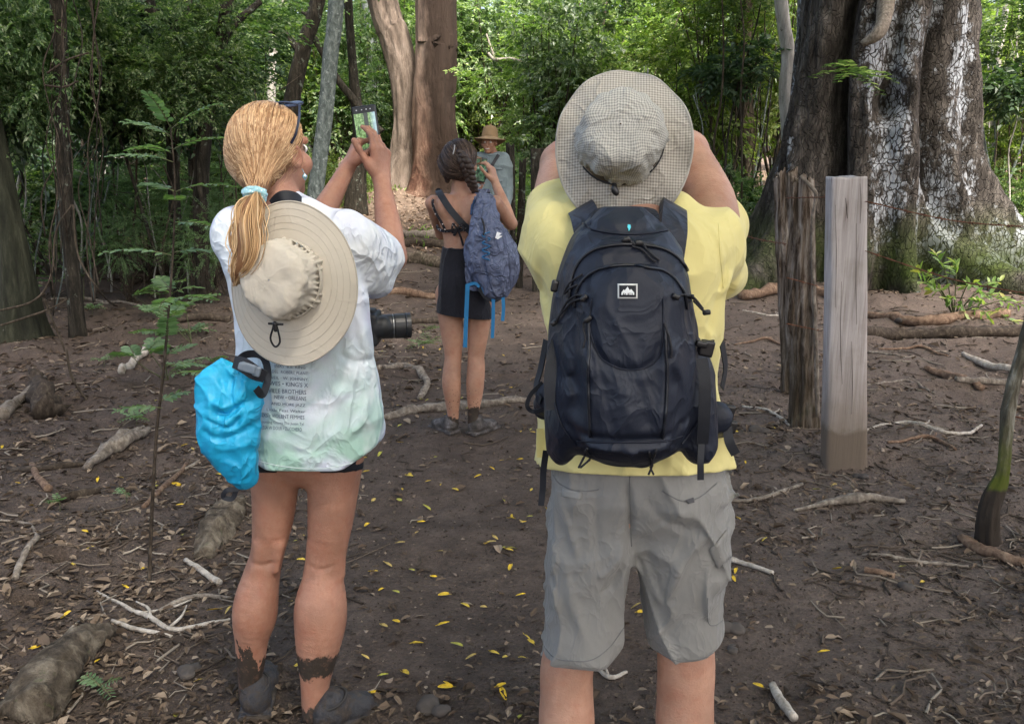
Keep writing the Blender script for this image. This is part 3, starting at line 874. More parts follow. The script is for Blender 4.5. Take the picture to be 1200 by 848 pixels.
def pole_path(pix, Y, to_ground=True, up=None):
    """trunk centre line through photo pixels at distance Y, standing on the ground"""
    p = [P(a, b, Y + (c[0] if c else 0)) for a, b, *c in pix]
    if to_ground:
        z = float(hgt(p[-1][0], p[-1][1])) - .08
        if p[-1][2] > z + .1:
            d = p[-1] - p[-2]; d = d / abs(d[2])
            e = p[-1] + d * .35 * (p[-1][2] - z); e[2] = z
            p.append(e)
        else: p[-1][2] = z
    if up:
        d = p[0] - p[1]; d = d / np.linalg.norm(d)
        p.insert(0, p[0] + d * up + np.array([0, 0, up * .3]))
    return p[::-1]      # from the ground upward
def tree(name, pix, Y, wpx, mat, label, cat='tree', up=2.0, ground=True, sides=18, amp=.12, branches=(), seed=0, flare=.25, group=None, ridge=0.0):
    pts = pole_path(pix, Y, ground, up=up)
    r = [w * Y / FOC / 2 for w in wpx][::-1]
    root = empty(name, pts[0], label, cat, group)
    g = trunk_geo(pts, r, sides, 60, amp, seed=seed, flare=flare, ridge=ridge)
    add('trunk', mesh_np('trunk', *g, mat), root)
    for (bp, bY, bw) in branches:
        q = [P(a, b, bY + i * .15) for i, (a, b) in enumerate(bp)]
        gg = trunk_geo(q, [w * bY / FOC / 2 for w in bw], 10, 24, amp * .8, seed=seed + 5)
        add('branch', mesh_np('branch', *gg, mat), root)
    return root

def big_tree():
    c0 = np.array([P(1012, 200, 10.9)[0], 10.9]); zb = float(hgt(*c0)) - .12
    root = empty('buttressed_tree', (c0[0], c0[1], zb), 'huge buttressed tree with white plated bark on the right', 'tree')
    nphi, nz = 520, 420
    zs = np.concatenate([np.linspace(0, 2.2, 260), np.linspace(2.2, 9.5, nz - 259)[1:]])
    ph = np.linspace(0, 2 * np.pi, nphi, endpoint=False)
    PH, Z = np.meshgrid(ph, zs)
    # (angle, width, reach at the ground, fall-off height, lasting ridge)
    lobes = [(-148, .30, 1.45, .50, .28), (-112, .26, .40, .40, .20), (-80, .20, .30, .25, .22), (-46, .19, 1.95, .52, .18), (-10, .22, 2.7, .56, .36), (35, .34, 1.3, .6, .2), (85, .34, 1.2, .6, .15), (140, .34, 1.4, .6, .2), (-172, .22, 1.2, .5, .05)]
    R = .74 - .012 * Z + .10 * np.exp(-Z / .6)
    for a, w, reach, fall, keep in lobes:
        aa = math.radians(a) + .10 * np.sin(Z * 1.3 + a) * np.clip(Z / 2, 0, 1)
        d = np.abs(np.angle(np.exp(1j * (PH - aa))))
        wz = w * (1 + .5 * np.exp(-Z / .5) * -1 + .5 * np.clip(Z / 3, 0, 1))
        R = R + (reach * np.exp(-(Z / fall) ** .9) + keep) * np.exp(-(d / wz) ** 2)
    # deep clefts between the fused columns
    for a, w, dep, z0 in ((-128, .09, .36, 0), (-63, .095, .42, 0), (-95, .12, .12, 1.5), (-28, .07, .18, .6), (0, .06, .15, 1), (-160, .06, .14, .5)):
        aa = math.radians(a) + .35 * np.exp(-Z / .9) * (1 if a > -90 else -.4) + .05 * np.sin(Z * 2.1)
        d = np.abs(np.angle(np.exp(1j * (PH - aa))))
        R = R - dep * np.exp(-(d / w) ** 2) * np.clip((Z - z0) / .8 + .2, 0, 1)
    # hollow with a collar, facing the camera
    d2 = ((PH - math.radians(-97 + 360)) / .17) ** 2
    d2 = np.minimum(d2, ((PH - math.radians(-97 + 360)) / .17) ** 2)
    R = R - .22 * np.exp(-(d2 + ((Z - 2.05) / .20) ** 2)) + .03 * np.exp(-((np.sqrt(d2 + ((Z - 2.05) / .20) ** 2) - 1.5) / .5) ** 2)
    x, y = np.cos(PH) * R, np.sin(PH) * R
    n = .035 * fbm(x * 3, y * 3, Z * 1.3, 4, 3) + .020 * fbm(x * 9, y * 9, Z * 3.0, 3, 13)
    R = R + n
    x, y = np.cos(PH) * R, np.sin(PH) * R
    V = np.stack([x, y, Z], -1).reshape(-1, 3)
    nr = len(zs)
    i = np.arange(nr - 1)[:, None] * nphi; j = np.arange(nphi)[None, :]
    q = np.stack([i + j, i + (j + 1) % nphi, i + nphi + (j + 1) % nphi, i + nphi + j], -1).reshape(-1, 4)
    add('trunk', mesh_np('trunk', V, q, BK_BIG), root, (0, 0, 0))
    # broken limb stub curling out over the hollow
    a = P(1036, 22, 9.85); b = P(1028, 40, 9.7); c = P(1010, 52, 9.75); e = P(1040, -20, 10.1)
    add('limb_stub', mesh_np('limb_stub', *trunk_geo([e, a, b, c], [.10, .085, .075, .035], 14, 20, .25, seed=4), WG), root)
    return root, c0, zb
BIG, BIGC, BIGZ = big_tree()

def red_tree():
    pts = pole_path([(512, 0), (511, 60), (508, 130), (512, 190), (513, 222)], 18.0, up=5)
    root = empty('red_barked_tree', pts[0], 'tall tree with two trunks of peeling reddish bark', 'tree')
    r = [40, 44, 47, 50, 50, 58, 66][::-1]
    g = trunk_geo(pts, [w * 18.0 / FOC / 2 for w in (74, 60, 52, 48, 45, 42, 36)], 90, 200, .10, 5, .9, 2, .12, .22)
    V, F = g
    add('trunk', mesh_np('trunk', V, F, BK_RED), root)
    p2 = pole_path([(446, -6), (462, 40), (474, 90), (479, 140), (477, 190), (476, 222)], 18.3, up=4)
    g = trunk_geo(p2, [w * 18.0 / FOC / 2 for w in (52, 40, 34, 33, 32, 30, 24)], 60, 150, .12, 5, 1.0, 8, .12, .22)
    add('trunk', mesh_np('trunk', *g, m_bark('pinkish_bark', (.04, .030, .024), (.14, .11, .088), (.27, .22, .185), vscale=(5, 5, 1.5), bumpd=.08)), root)
red_tree()

tree('lichen_tree', [(394, 0), (388, 60), (382, 130), (373, 200), (369, 245)], 8.6, [18, 17, 17, 17, 18, 19, 20], BK_GREY, 'slim leaning tree with blue grey lichen bark behind the raised arms', seed=11, amp=.06, flare=.05)
tree('leaning_tree', [(374, -5), (358, 48), (345, 100), (337, 150), (330, 210)], 12, [15, 16, 17, 18, 19, 20], BK_DARK, 'dark slender tree leaning behind the blonde hair', seed=12, branches=[([(352, 62), (330, 38), (302, 44)], 12, (8, 7, 4)), ([(366, 20), (352, 12), (340, -10)], 12, (5, 4, 4))])
tree('pale_tree', [(328, 0), (322, 45), (318, 100), (316, 200)], 15, [9, 9, 9, 10, 11, 12], BK_PALE, 'thin whitish tree far behind the sunglasses', seed=13)
tree('mossy_tree', [(-22, 60), (-10, 140), (3, 210), (16, 290), (24, 350), (27, 403)], 7.5, [16, 18, 20, 23, 30, 38, 46], BK_MOSS, 'mossy curving trunk at the left edge of the view', seed=14, sides=36, flare=.35)
tree('reddish_tree', [(14, -5), (13, 60), (8, 120), (4, 190), (0, 260)], 9, [9, 9, 9, 10, 11, 12], BK_MID, 'thin reddish stem at the far upper left', seed=15)
tree('vine_tree', [(66, -5), (72, 60), (74, 120), (76, 190), (80, 260)], 7.6, [12, 13, 13, 14, 15, 16], BK_DARK, 'dark tree wrapped in hanging vines at the left', seed=16, ridge=.4)
tree('bent_tree', [(168, -8), (178, 22), (192, 50), (198, 100), (203, 160), (205, 240)], 9.5, [14, 18, 19, 16, 13, 13, 14], BK_DARK, 'dark bent tree in the thicket left of the blonde hair', seed=17, ridge=.3, branches=[([(192, 48), (215, 20), (225, -12)], 9.5, (9, 8, 6))])
tree('forked_tree', [(262, 30), (256, 60), (248, 110), (240, 160), (236, 240)], 9.0, [9, 13, 15, 15, 16, 17], BK_DARK, 'forked dark tree just left of the blonde hair', seed=18, ridge=.3, branches=[([(257, 52), (275, 28), (305, 2)], 9.0, (11, 9, 7)), ([(250, 90), (268, 60), (270, 90)], 9.0, (5, 4, 5))])
tree('thicket_tree', [(226, -5), (229, 60), (226, 130), (228, 230)], 11, [10, 10, 11, 12, 13], BK_MID, 'thin brown tree between the bent and the forked dark trees', seed=19)
tree('thicket_tree', [(104, -5), (98, 90), (100, 180), (96, 262)], 11, [9, 9, 10, 11, 12], BK_MID, 'thin tree just right of the vine wrapped one', seed=20)
tree('hanging_root_tree', [(268, 60), (268, 80), (269, 100)], 8.0, [4, 5, 7], BK_DARK, 'dark hanging root end beside the forked tree', up=.3, seed=20) if False else None
tree('fallen_tree', [(395, 92), (412, 114), (430, 138), (446, 156)], 15.6, [7, 8, 9, 10], BK_DARK, 'grey tree trunk slanting down behind the raised phone', seed=21, up=.6, ground=False)
tree('crooked_tree', [(412, 60), (416, 110), (422, 160), (418, 206)], 16, [9, 10, 15, 22, 24], BK_DARK, 'crooked dark tree behind the raised phone', seed=22, up=1.5)
tree('shaggy_tree', [(872, 40), (866, 80), (872, 130), (878, 250)], 14, [12, 16, 15, 17, 19], BK_MID, 'shaggy brown trunk behind the man\'s raised arm', seed=23, ridge=.4)
tree('side_tree', [(915, -5), (923, 60), (922, 110), (926, 170)], 12.6, [14, 15, 16, 18, 20], BK_PALE, 'pale twisted stem against the left flank of the huge tree', seed=24)
tree('right_tree', [(1122, -5), (1124, 60), (1130, 110), (1146, 150), (1150, 225)], 13, [10, 11, 12, 12, 14, 18], BK_GREY, 'crooked grey tree just right of the huge trunk', seed=25)
tree('right_tree', [(1180, 0), (1168, 90), (1166, 170), (1172, 260)], 15, [6, 6, 7, 8, 9], BK_PALE, 'thin pale tree near the right edge', seed=26)
tree('dead_snag', [(655, 0), (650, 60), (640, 150), (634, 220)], 22, [10, 12, 13, 14, 15], BK_GREY, 'grey tree deep in the wood left of the man\'s hat', seed=27)
tree('deep_tree', [(560, -5), (556, 80), (560, 180)], 24, [9, 9, 10, 11, 12], BK_MID, 'brown tree deep in the wood above the straw hat', seed=28)
tree('deep_tree', [(300, -5), (296, 80), (292, 190)], 19, [11, 11, 12, 13, 14], BK_MID, 'dark tree deep in the wood above the blonde hair', seed=29)
tree('deep_tree', [(430, -5), (437, 60), (434, 180)], 23, [14, 14, 15, 16, 18], BK_GREY, 'grey tree deep in the wood above the raised phone', seed=30)
tree('deep_tree', [(840, -5), (846, 80), (842, 200)], 20, [9, 9, 10, 11, 12], BK_MID, 'dark thin tree deep in the wood right of the man\'s hat', seed=31)
tree('deep_tree', [(148, -5), (142, 80), (146, 200)], 17, [12, 12, 13, 14, 15], BK_DARK, 'dark tree deep in the wood at the upper left', seed=32)

def vines():
    rs = np.random.RandomState(5)
    lab = ['looping', 'hanging']
    for k in range(11):
        x0 = 56 + rs.uniform(0, 60); Y = 7.2 + rs.uniform(-.5, .4)
        pts = [P(x0 + rs.normal(0, 6), y, Y + rs.normal(0, .08)) for y in np.linspace(-20, rs.uniform(270, 380), 7)]
        o = add('hanging_vine', mesh_np('hanging_vine', *tube(pts, [.006, .004, .006], 6, 40), [WD, BK_DARK, WD][k % 3]))
        tag(recentre(o), 'thin vine hanging down beside the vine wrapped tree', 'vine', 'vines hanging at the left')
    for k, (pix, lb) in enumerate([([(-5, 365), (40, 352), (60, 322), (66, 270), (84, 240)], 'vine crossing the foot of the mossy curving trunk'), ([(-5, 383), (30, 372), (58, 362), (80, 350)], 'lower vine crossing the foot of the mossy curving trunk'),
                                   ([(52, 350), (60, 372), (72, 400), (76, 412)], 'vine end trailing to the ground right of the mossy trunk'), ([(86, 240), (92, 300), (120, 345), (135, 358)], 'arching vine running to the ground at the left'),
                                   ([(52, 100), (75, 102), (92, 95)], 'short bare twig across the vine wrapped tree'), ([(55, 86), (80, 70), (104, 62)], 'bare twig slanting over the vine wrapped tree'),
                                   ([(72, 402), (76, 440), (90, 468), (100, 480)], 'thin bent vine above the rotten stump')]):
        pts = [P(a, b, 7.0 + .05 * i) for i, (a, b) in enumerate(pix)]
        if k in (2, 3): pts[-1] = G(*pix[-1])
        if k == 6: pts = [G(pix[-1][0], pix[-1][1]) + np.array([(a - 100) * .0047, .1, (480 - b) * .0047]) for a, b in pix]
        o = add('bare_vine', mesh_np('bare_vine', *tube(pts, [.008, .009, .006], 6, 24), BK_MID)); recentre(o); tag(o, lb, 'vine')
    # pale dead branch hanging in the leaves
    pts = [P(a, b, 15) for a, b in ((572, 62), (580, 70), (600, 70), (632, 78))]
    o = add('dead_branch', mesh_np('dead_branch', *merge([tube(pts, [.02, .03, .035, .012], 6, 16), tube([P(580, 70, 15), P(574, 52, 15), P(570, 40, 15)], [.02, .012], 5, 6)]), WP)); recentre(o)
    tag(o, 'white dead branch caught in the bright leaves left of the man\'s hat', 'branch')
vines()
# ---------------------------------------------------------------- foliage
LM_BRIGHT = leaf_mat('bright_leaves', [(0, (.05, .11, .015)), (.35, (.12, .205, .03)), (.7, (.18, .27, .045)), (.9, (.25, .32, .08)), (1, (.42, .46, .26))], .50)
LM_MID = leaf_mat('green_leaves', [(0, (.034, .08, .024)), (.4, (.075, .15, .045)), (.8, (.13, .21, .07)), (1, (.30, .36, .21))], .46)
LM_DARK = leaf_mat('dark_leaves', [(0, (.020, .050, .024)), (.5, (.045, .095, .045)), (.9, (.085, .15, .072)), (1, (.18, .24, .15))], .36)
LM_GLOSS = leaf_mat('glossy_leaves', [(0, (.05, .10, .035)), (.45, (.10, .17, .06)), (.8, (.20, .28, .15)), (1, (.42, .48, .38))], .38, rough=.28)
LM_FERN = leaf_mat('feathery_leaves', [(0, (.07, .15, .055)), (.5, (.115, .215, .085)), (1, (.17, .28, .13))], .42, .4, .12)
LM_YOUNG = leaf_mat('young_leaves', [(0, (.10, .20, .03)), (.6, (.18, .30, .05)), (.92, (.26, .38, .08)), (1, (.45, .36, .08))], .4, .4, .1)

def leaves(base, d, nrm, L, Wd, fold=.25, droop=.12):
    """one leaf = two folded triangles pairs; all arguments are arrays"""
    d = d / np.linalg.norm(d, axis=1, keepdims=True)
    s = np.cross(d, nrm); s /= np.linalg.norm(s, axis=1, keepdims=True) + 1e-9
    u = np.cross(s, d)
    L, Wd = L[:, None], Wd[:, None]
    v0 = base
    v1 = base + d * L * .42 + s * Wd / 2 + u * Wd * fold
    v2 = base + d * L - u * L * droop
    v3 = base + d * L * .42 - s * Wd / 2 + u * Wd * fold
    V = np.stack([v0, v1, v2, v3], 1).reshape(-1, 3)
    o = np.arange(len(base))[:, None] * 4
    return V, [np.concatenate([o + np.array([0, 1, 2]), o + np.array([0, 2, 3])])]
def sprays(rs, cen, d, length, nleaf, ll, lw, flatup=.7):
    """twigs with leaves in two rows. cen: start points (n,3); d directions (n,3)"""
    n = len(cen)
    d = d / np.linalg.norm(d, axis=1, keepdims=True)
    up = np.array([0, 0, 1.0]) * flatup + rs.normal(0, .3, (n, 3))
    side = np.cross(d, up); side /= np.linalg.norm(side, axis=1, keepdims=True) + 1e-9
    nr = np.cross(side, d)
    t = (np.arange(nleaf) + .6) / nleaf
    sg = np.where(np.arange(nleaf) % 2 == 0, 1, -1)
    length = np.asarray(length) * np.ones(n)
    pos = cen[:, None] + d[:, None] * (t[None] * length[:, None])[..., None] - np.array([0, 0, 1.0]) * ((t ** 2)[None] * length[:, None] * .25)[..., None]
    ld = d[:, None] * .75 + side[:, None] * (sg * .8)[None, :, None] + rs.normal(0, .22, (n, nleaf, 3)) - np.array([0, 0, .15])
    nn = np.repeat(nr[:, None], nleaf, 1) + rs.normal(0, .25, (n, nleaf, 3))
    L = ll * rs.uniform(.65, 1.2, n * nleaf)
    return leaves(pos.reshape(-1, 3), ld.reshape(-1, 3), nn.reshape(-1, 3), L, L * lw)
def crown(rs, rad, nspray, nleaf, ll, lw, slen, clumps=14, cr=.45, tall=1.0, zc=1.0):
    """leafy crown of uneven clumps around (0,0,zc)"""
    cc = rs.normal(0, 1, (clumps, 3)); cc /= np.linalg.norm(cc, axis=1, keepdims=True)
    cc = cc * (rs.uniform(.25, .8, (clumps, 1))) * np.array([rad, rad, rad * tall])
    w = rs.uniform(.5, 1.3, clumps)
    k = rs.choice(clumps, nspray, p=w / w.sum())
    e = rs.normal(0, 1, (nspray, 3)); e /= np.linalg.norm(e, axis=1, keepdims=True)
    r = rs.uniform(.25, 1, (nspray, 1)) ** .6
    cen = cc[k] + e * r * (cr * rad * w[k])[:, None] * np.array([1, 1, .75])
    cen[:, 2] += zc
    d = e + cc[k] / rad * .6 + rs.normal(0, .4, (nspray, 3)); d[:, 2] = d[:, 2] * .5 + .1
    V, F = sprays(rs, cen, d, slen * rs.uniform(.6, 1.3, nspray), nleaf, ll, lw)
    return V, F, cc + np.array([0, 0, zc])
def stems(rs, cc, base_r, top=None, n=None):
    parts = []
    for c in (cc if n is None else cc[:n]):
        s = np.array([rs.normal(0, .06), rs.normal(0, .06), -.15])
        m = s * .4 + c * .6 + np.array([rs.normal(0, .12), rs.normal(0, .12), -.1 * abs(c[2])])
        parts.append(tube([s, (s + m) / 2 * [.5, .5, 1], m, c], [base_r, base_r * .6, base_r * .25], 5, 8, cap=False))
    return merge(parts)

protos = {}
def proto(key, rad, ns, nl, ll, lw, sl, mat, tall, zc, clumps=14, seed=1, br=.03, cr=.45):
    rs = np.random.RandomState(seed)
    V, F, cc = crown(rs, rad, ns, nl, ll, lw, sl, clumps, cr, tall, zc)
    me = mesh_np('foliage', V, F, mat, False)
    ms = mesh_np('branches', *stems(rs, cc, br), WD)
    protos[key] = (me, ms)
proto('bright1', 1.3, 620, 12, .10, .5, .34, LM_BRIGHT, 1.7, 2.6, 20, 1)
proto('bright2', 1.2, 700, 12, .085, .55, .30, LM_BRIGHT, 1.3, 1.9, 18, 2)
proto('gloss1', 1.3, 620, 11, .105, .62, .30, LM_GLOSS, 1.6, 2.4, 22, 3)
proto('mid1', 1.3, 640, 12, .080, .5, .32, LM_MID, 1.8, 2.7, 18, 4)
proto('mid2', 1.1, 560, 10, .095, .55, .30, LM_MID, 1.2, 1.5, 14, 5)
proto('dark1', 1.2, 520, 11, .085, .5, .32, LM_DARK, 1.7, 2.4, 16, 6)
proto('dark2', 1.0, 480, 10, .10, .6, .28, LM_DARK, 1.1, 1.3, 14, 7)
proto('low1', .8, 380, 10, .065, .5, .22, LM_BRIGHT, .7, .55, 12, 8, .012)
proto('low2', .7, 320, 10, .070, .5, .22, LM_MID, .7, .5, 12, 9, .012)
proto('broad1', .9, 170, 7, .19, .55, .42, LM_DARK, .9, 1.2, 12, 15, .015)
proto('feather', 1.1, 230, 34, .055, .32, .62, LM_FERN, .9, 1.5, 14, 10, .02)
proto('lowfeather', .8, 90, 34, .050, .34, .52, LM_FERN, .6, .7, 10, 11, .012)

def plant(key, name, x, y, s, rz, label, cat, group, sz=None, dz=0):
    root = bpy.data.objects.new(name, None); C.objects.link(root)
    root.empty_display_size = .1
    root.location = (x, y, float(hgt(x, y)) + dz)
    root.rotation_euler = (0, 0, rz)
    root.scale = (s, s, sz or s)
    tag(root, label, cat, group)
    for nm, me in list(zip(('foliage', 'branches'), protos[key]))[:1 if dz else 2]:
        o = bpy.data.objects.new(nm, me); C.objects.link(o); o.parent = root
    return root
def wood_of_plants():
    rs = np.random.RandomState(21)
    def col(px, Y): return (px - W0 / 2) / FOC * Y * 1.0
    L = {'broad': '', 'bright': 'tall bush with bright green leaves in the sunlit wood', 'gloss': 'tall bush with pale glossy leaves in the sunlit wood', 'mid': 'leafy tree of middling green in the wood behind', 'dark': 'dark green bush in the shaded thicket',
         'low': 'low leafy bush at the edge of the forest floor', 'feather': 'bush with feathery green fronds in the undergrowth', 'lowfeather': 'low bush of feathery fronds above the soil'}
    GR = {'broad': 'broad leaved bushes on the left', 'bright': 'bright bushes in the wood', 'gloss': 'glossy leaved bushes in the wood', 'mid': 'leafy trees in the wood behind', 'dark': 'dark bushes of the thicket', 'low': 'low bushes at the edge of the floor', 'feather': 'feathery bushes in the undergrowth', 'lowfeather': 'low feathery bushes'}
    short = {'broad': 'broad leaved bush', 'bright': 'bright leafy bush', 'gloss': 'pale glossy bush', 'mid': 'green leafy tree', 'dark': 'dark green bush', 'low': 'low leafy bush', 'feather': 'feathery frond bush', 'lowfeather': 'low feathery bush'}
    def put(key, px, Y, s, sz=None, dz=0):
        kind = key.rstrip('0123456789')
        name = {'broad': 'broad_leaved_bush', 'bright': 'bright_bush', 'gloss': 'glossy_bush', 'mid': 'leafy_tree', 'dark': 'dark_bush', 'low': 'low_bush', 'feather': 'feathery_bush', 'lowfeather': 'low_feathery_bush'}[kind]
        zone = next((t_ for lim, t_ in ((-60, 'beyond the left edge'), (60, 'behind the mossy curving trunk'), (135, 'around the vine wrapped tree'), (215, 'behind the bent dark tree'), (290, 'behind the forked dark tree'), (365, 'behind the blonde hair and sunglasses'), (440, 'behind the raised phone'),
                (545, 'around the red barked tree'), (655, 'above the straw hat'), (820, 'behind the checked hat'), (930, 'between the checked hat and the huge tree'), (1130, 'hidden behind the huge tree'), (1200, 'just right of the huge tree')) if px < lim), 'at the far right edge')
        row = 'front row' if Y < 12 else 'second row' if Y < 16 else 'third row' if Y < 22 else 'far row' if Y < 28 else 'farthest row'
        plant(key, name, col(px, Y), Y, s, rs.uniform(0, 6.28), short[kind] + ' ' + zone + ', ' + row, 'bush' if kind != 'mid' else 'tree', GR[kind], sz, dz)
    # the far wall of the wood
    for px in np.arange(-260, 1480, 62):
        put(['mid1', 'bright1', 'mid1', 'bright2'][rs.randint(4)], px + rs.normal(0, 14), 31 + rs.uniform(-2, 3), rs.uniform(1.5, 2.0), rs.uniform(1.2, 1.8))
    for px in np.arange(-260, 1480, 66):
        put(['bright1', 'bright2', 'gloss1', 'mid1'][rs.randint(4)], px + rs.normal(0, 16), 24.5 + rs.uniform(-1.5, 1.5), rs.uniform(1.1, 1.5), rs.uniform(1.05, 1.6))
    # bright leaves in the middle and right
    for px in list(np.arange(596, 930, 50)) + list(np.arange(1110, 1420, 60)):
        put(['bright1', 'gloss1', 'gloss1', 'bright2'][rs.randint(4)] if px < 900 else ['bright1', 'bright2'][rs.randint(2)], px + rs.normal(0, 10), 19.5 + rs.uniform(-.6, 1.2), rs.uniform(.95, 1.2), rs.uniform(1.15, 1.5))
    for px in (628, 662, 690, 745, 800, 850, 890, 1150, 1200, 1260, 1340):
        put(['bright2', 'low1', 'gloss1', 'bright1'][rs.randint(4)], px + rs.normal(0, 10), 14.6 + rs.uniform(-.6, .8), rs.uniform(.75, .95), rs.uniform(.8, 1.2))
    for px in (610, 655, 700, 760, 810, 848, 880, 905, 1155, 1190, 1230):
        put(['low1', 'low2', 'lowfeather'][rs.randint(3)], px + rs.normal(0, 8), 12.9 + rs.uniform(-.5, .8), rs.uniform(.7, 1.0))
    # beyond the red tree and between the thin trunks
    for px in (285, 320, 350, 385, 415, 445, 540):
        put(['mid1', 'bright2', 'mid2', 'bright1'][rs.randint(4)], px + rs.normal(0, 8), 20.5 + rs.uniform(-.7, 1), rs.uniform(.9, 1.2), rs.uniform(1.1, 1.5))
    for px in (290, 335, 360, 400):
        put('low1', px, 17.5 + rs.uniform(-.5, .5), .8)
    for px, Y, k_ in ((560, 20.5, 'bright2'), (590, 17.0, 'low1'), (604, 14.0, 'low1'), (575, 17.5, 'low2')):
        put(k_, px, Y, .7)
    for px, Y in ((296, 12.5), (318, 14), (352, 15), (400, 18.6), (425, 18.8), (300, 10.8)):
        put(['feather', 'low1', 'low2'][rs.randint(3)], px, Y, .65)
    # shaded thicket on the left
    for px in np.arange(-330, 290, 44):
        put(['mid1', 'dark1', 'mid1', 'bright1'][rs.randint(4)], px + rs.normal(0, 10), 17 + rs.uniform(-1, 1.5), rs.uniform(1.0, 1.3), rs.uniform(1.2, 1.6))
    for px in np.arange(-330, 280, 42):
        put(['dark1', 'mid2', 'dark2', 'mid1'][rs.randint(4)], px + rs.normal(0, 10), 15.2 + rs.uniform(-.8, .8), rs.uniform(.85, 1.1), rs.uniform(1.0, 1.3))
    for px in (-60, -10, 30, 66, 112, 140, 176, 215, 250):
        put(['dark2', 'dark1', 'low2', 'mid2'][rs.randint(4)], px + rs.normal(0, 8), 13.2 + rs.uniform(-.5, .6), rs.uniform(.6, .8))
    for px, Y, s, sz, dz in ((25, 7.9, .45, .7, 1.3), (55, 7.6, .4, .7, 1.5), (115, 8.4, .45, .6, 1.5), (160, 8.8, .45, .6, 1.4), (225, 8.6, .4, .5, 1.5), (262, 8.8, .42, .5, 1.6), (-40, 7.6, .45, .7, 1.1)):
        put('mid2', px, Y, s, sz, dz)
    for px, Y, s, key in ((130, 10.8, .62, 'feather'), (172, 10.4, .6, 'feather'), (215, 11.2, .62, 'feather'), (250, 10.2, .5, 'feather'), (95, 11.2, .5, 'mid2'), (40, 10.6, .5, 'mid2'), (180, 12.2, .7, 'lowfeather'), (110, 12.4, .7, 'lowfeather'), (-30, 9, .6, 'mid2'), (150, 9.2, .42, 'feather'), (240, 9.0, .42, 'feather')):
        put(key, px, Y, s)
    for px, Y, s, dz in ((30, 8.6, .6, 1.2), (62, 9.4, .6, 1.9), (112, 9.0, .55, 1.5), (150, 10.2, .6, 1.2), (190, 9.4, .5, 1.9), (232, 9.8, .55, 1.3), (275, 10.5, .5, 1.8), (90, 11.0, .7, .2), (20, 11.5, .8, .1), (300, 12.5, .6, 1.8), (1165, 12.5, .6, 1.5), (850, 13.0, .6, 1.6)):
        put('broad1', px, Y, s, None, dz)
    # tree tops entering the picture from above
    for px, Y, z, key in ((30, 8.5, 1.75, 'dark2'), (95, 9.0, 1.7, 'dark2'), (150, 9.5, 1.9, 'dark1'), (215, 10, 2.0, 'dark2'), (285, 11, 2.1, 'mid2'), (-40, 7.5, 1.6, 'dark1'), (340, 13, 2.5, 'mid2'), (430, 15, 3.3, 'mid2'), (700, 12.5, 3.0, 'mid2'), (860, 13, 2.4, 'mid1'), (1180, 13, 2.2, 'mid2'), (640, 16, 3.4, 'mid2')):
        pr = plant(key, 'overhanging_branch', col(px, Y), Y, .75, rs.uniform(0, 6.28), 'leafy branch hanging into the view from above', 'branch', 'leafy branches hanging from above', .6, z)
wood_of_plants()
def canopy():  # unseen branches added overhead to block sky and sun from the foreground
    rs = np.random.RandomState(77)
    for y in np.arange(-9, 4, 2.7):
        for x in np.arange(-4.5, 9.5, 3.0):
            if x < -2.5 and y > 0: continue
            plant('mid2', 'shade_branch', x + rs.normal(0, .5), y + rs.normal(0, .5), 1.9, rs.uniform(0, 6.28), 'leafy branch added out of view overhead to shade the path', 'branch', 'unseen branches added overhead for shade', .6, 7 + rs.uniform(-.5, 1.2))
canopy()
for cx, cy in ((-1.6, 5.4), (2.2, 6.0), (.4, 9.4), (5.4, 5.4), (4.2, 8.2)):  # more out-of-view branches, added to darken the middle ground
    plant('mid2', 'shade_branch', cx, cy, 1.8, cx * 3, 'leafy branch added out of view overhead to shade the path', 'branch', 'unseen branches added overhead for shade', .5, 7.6)

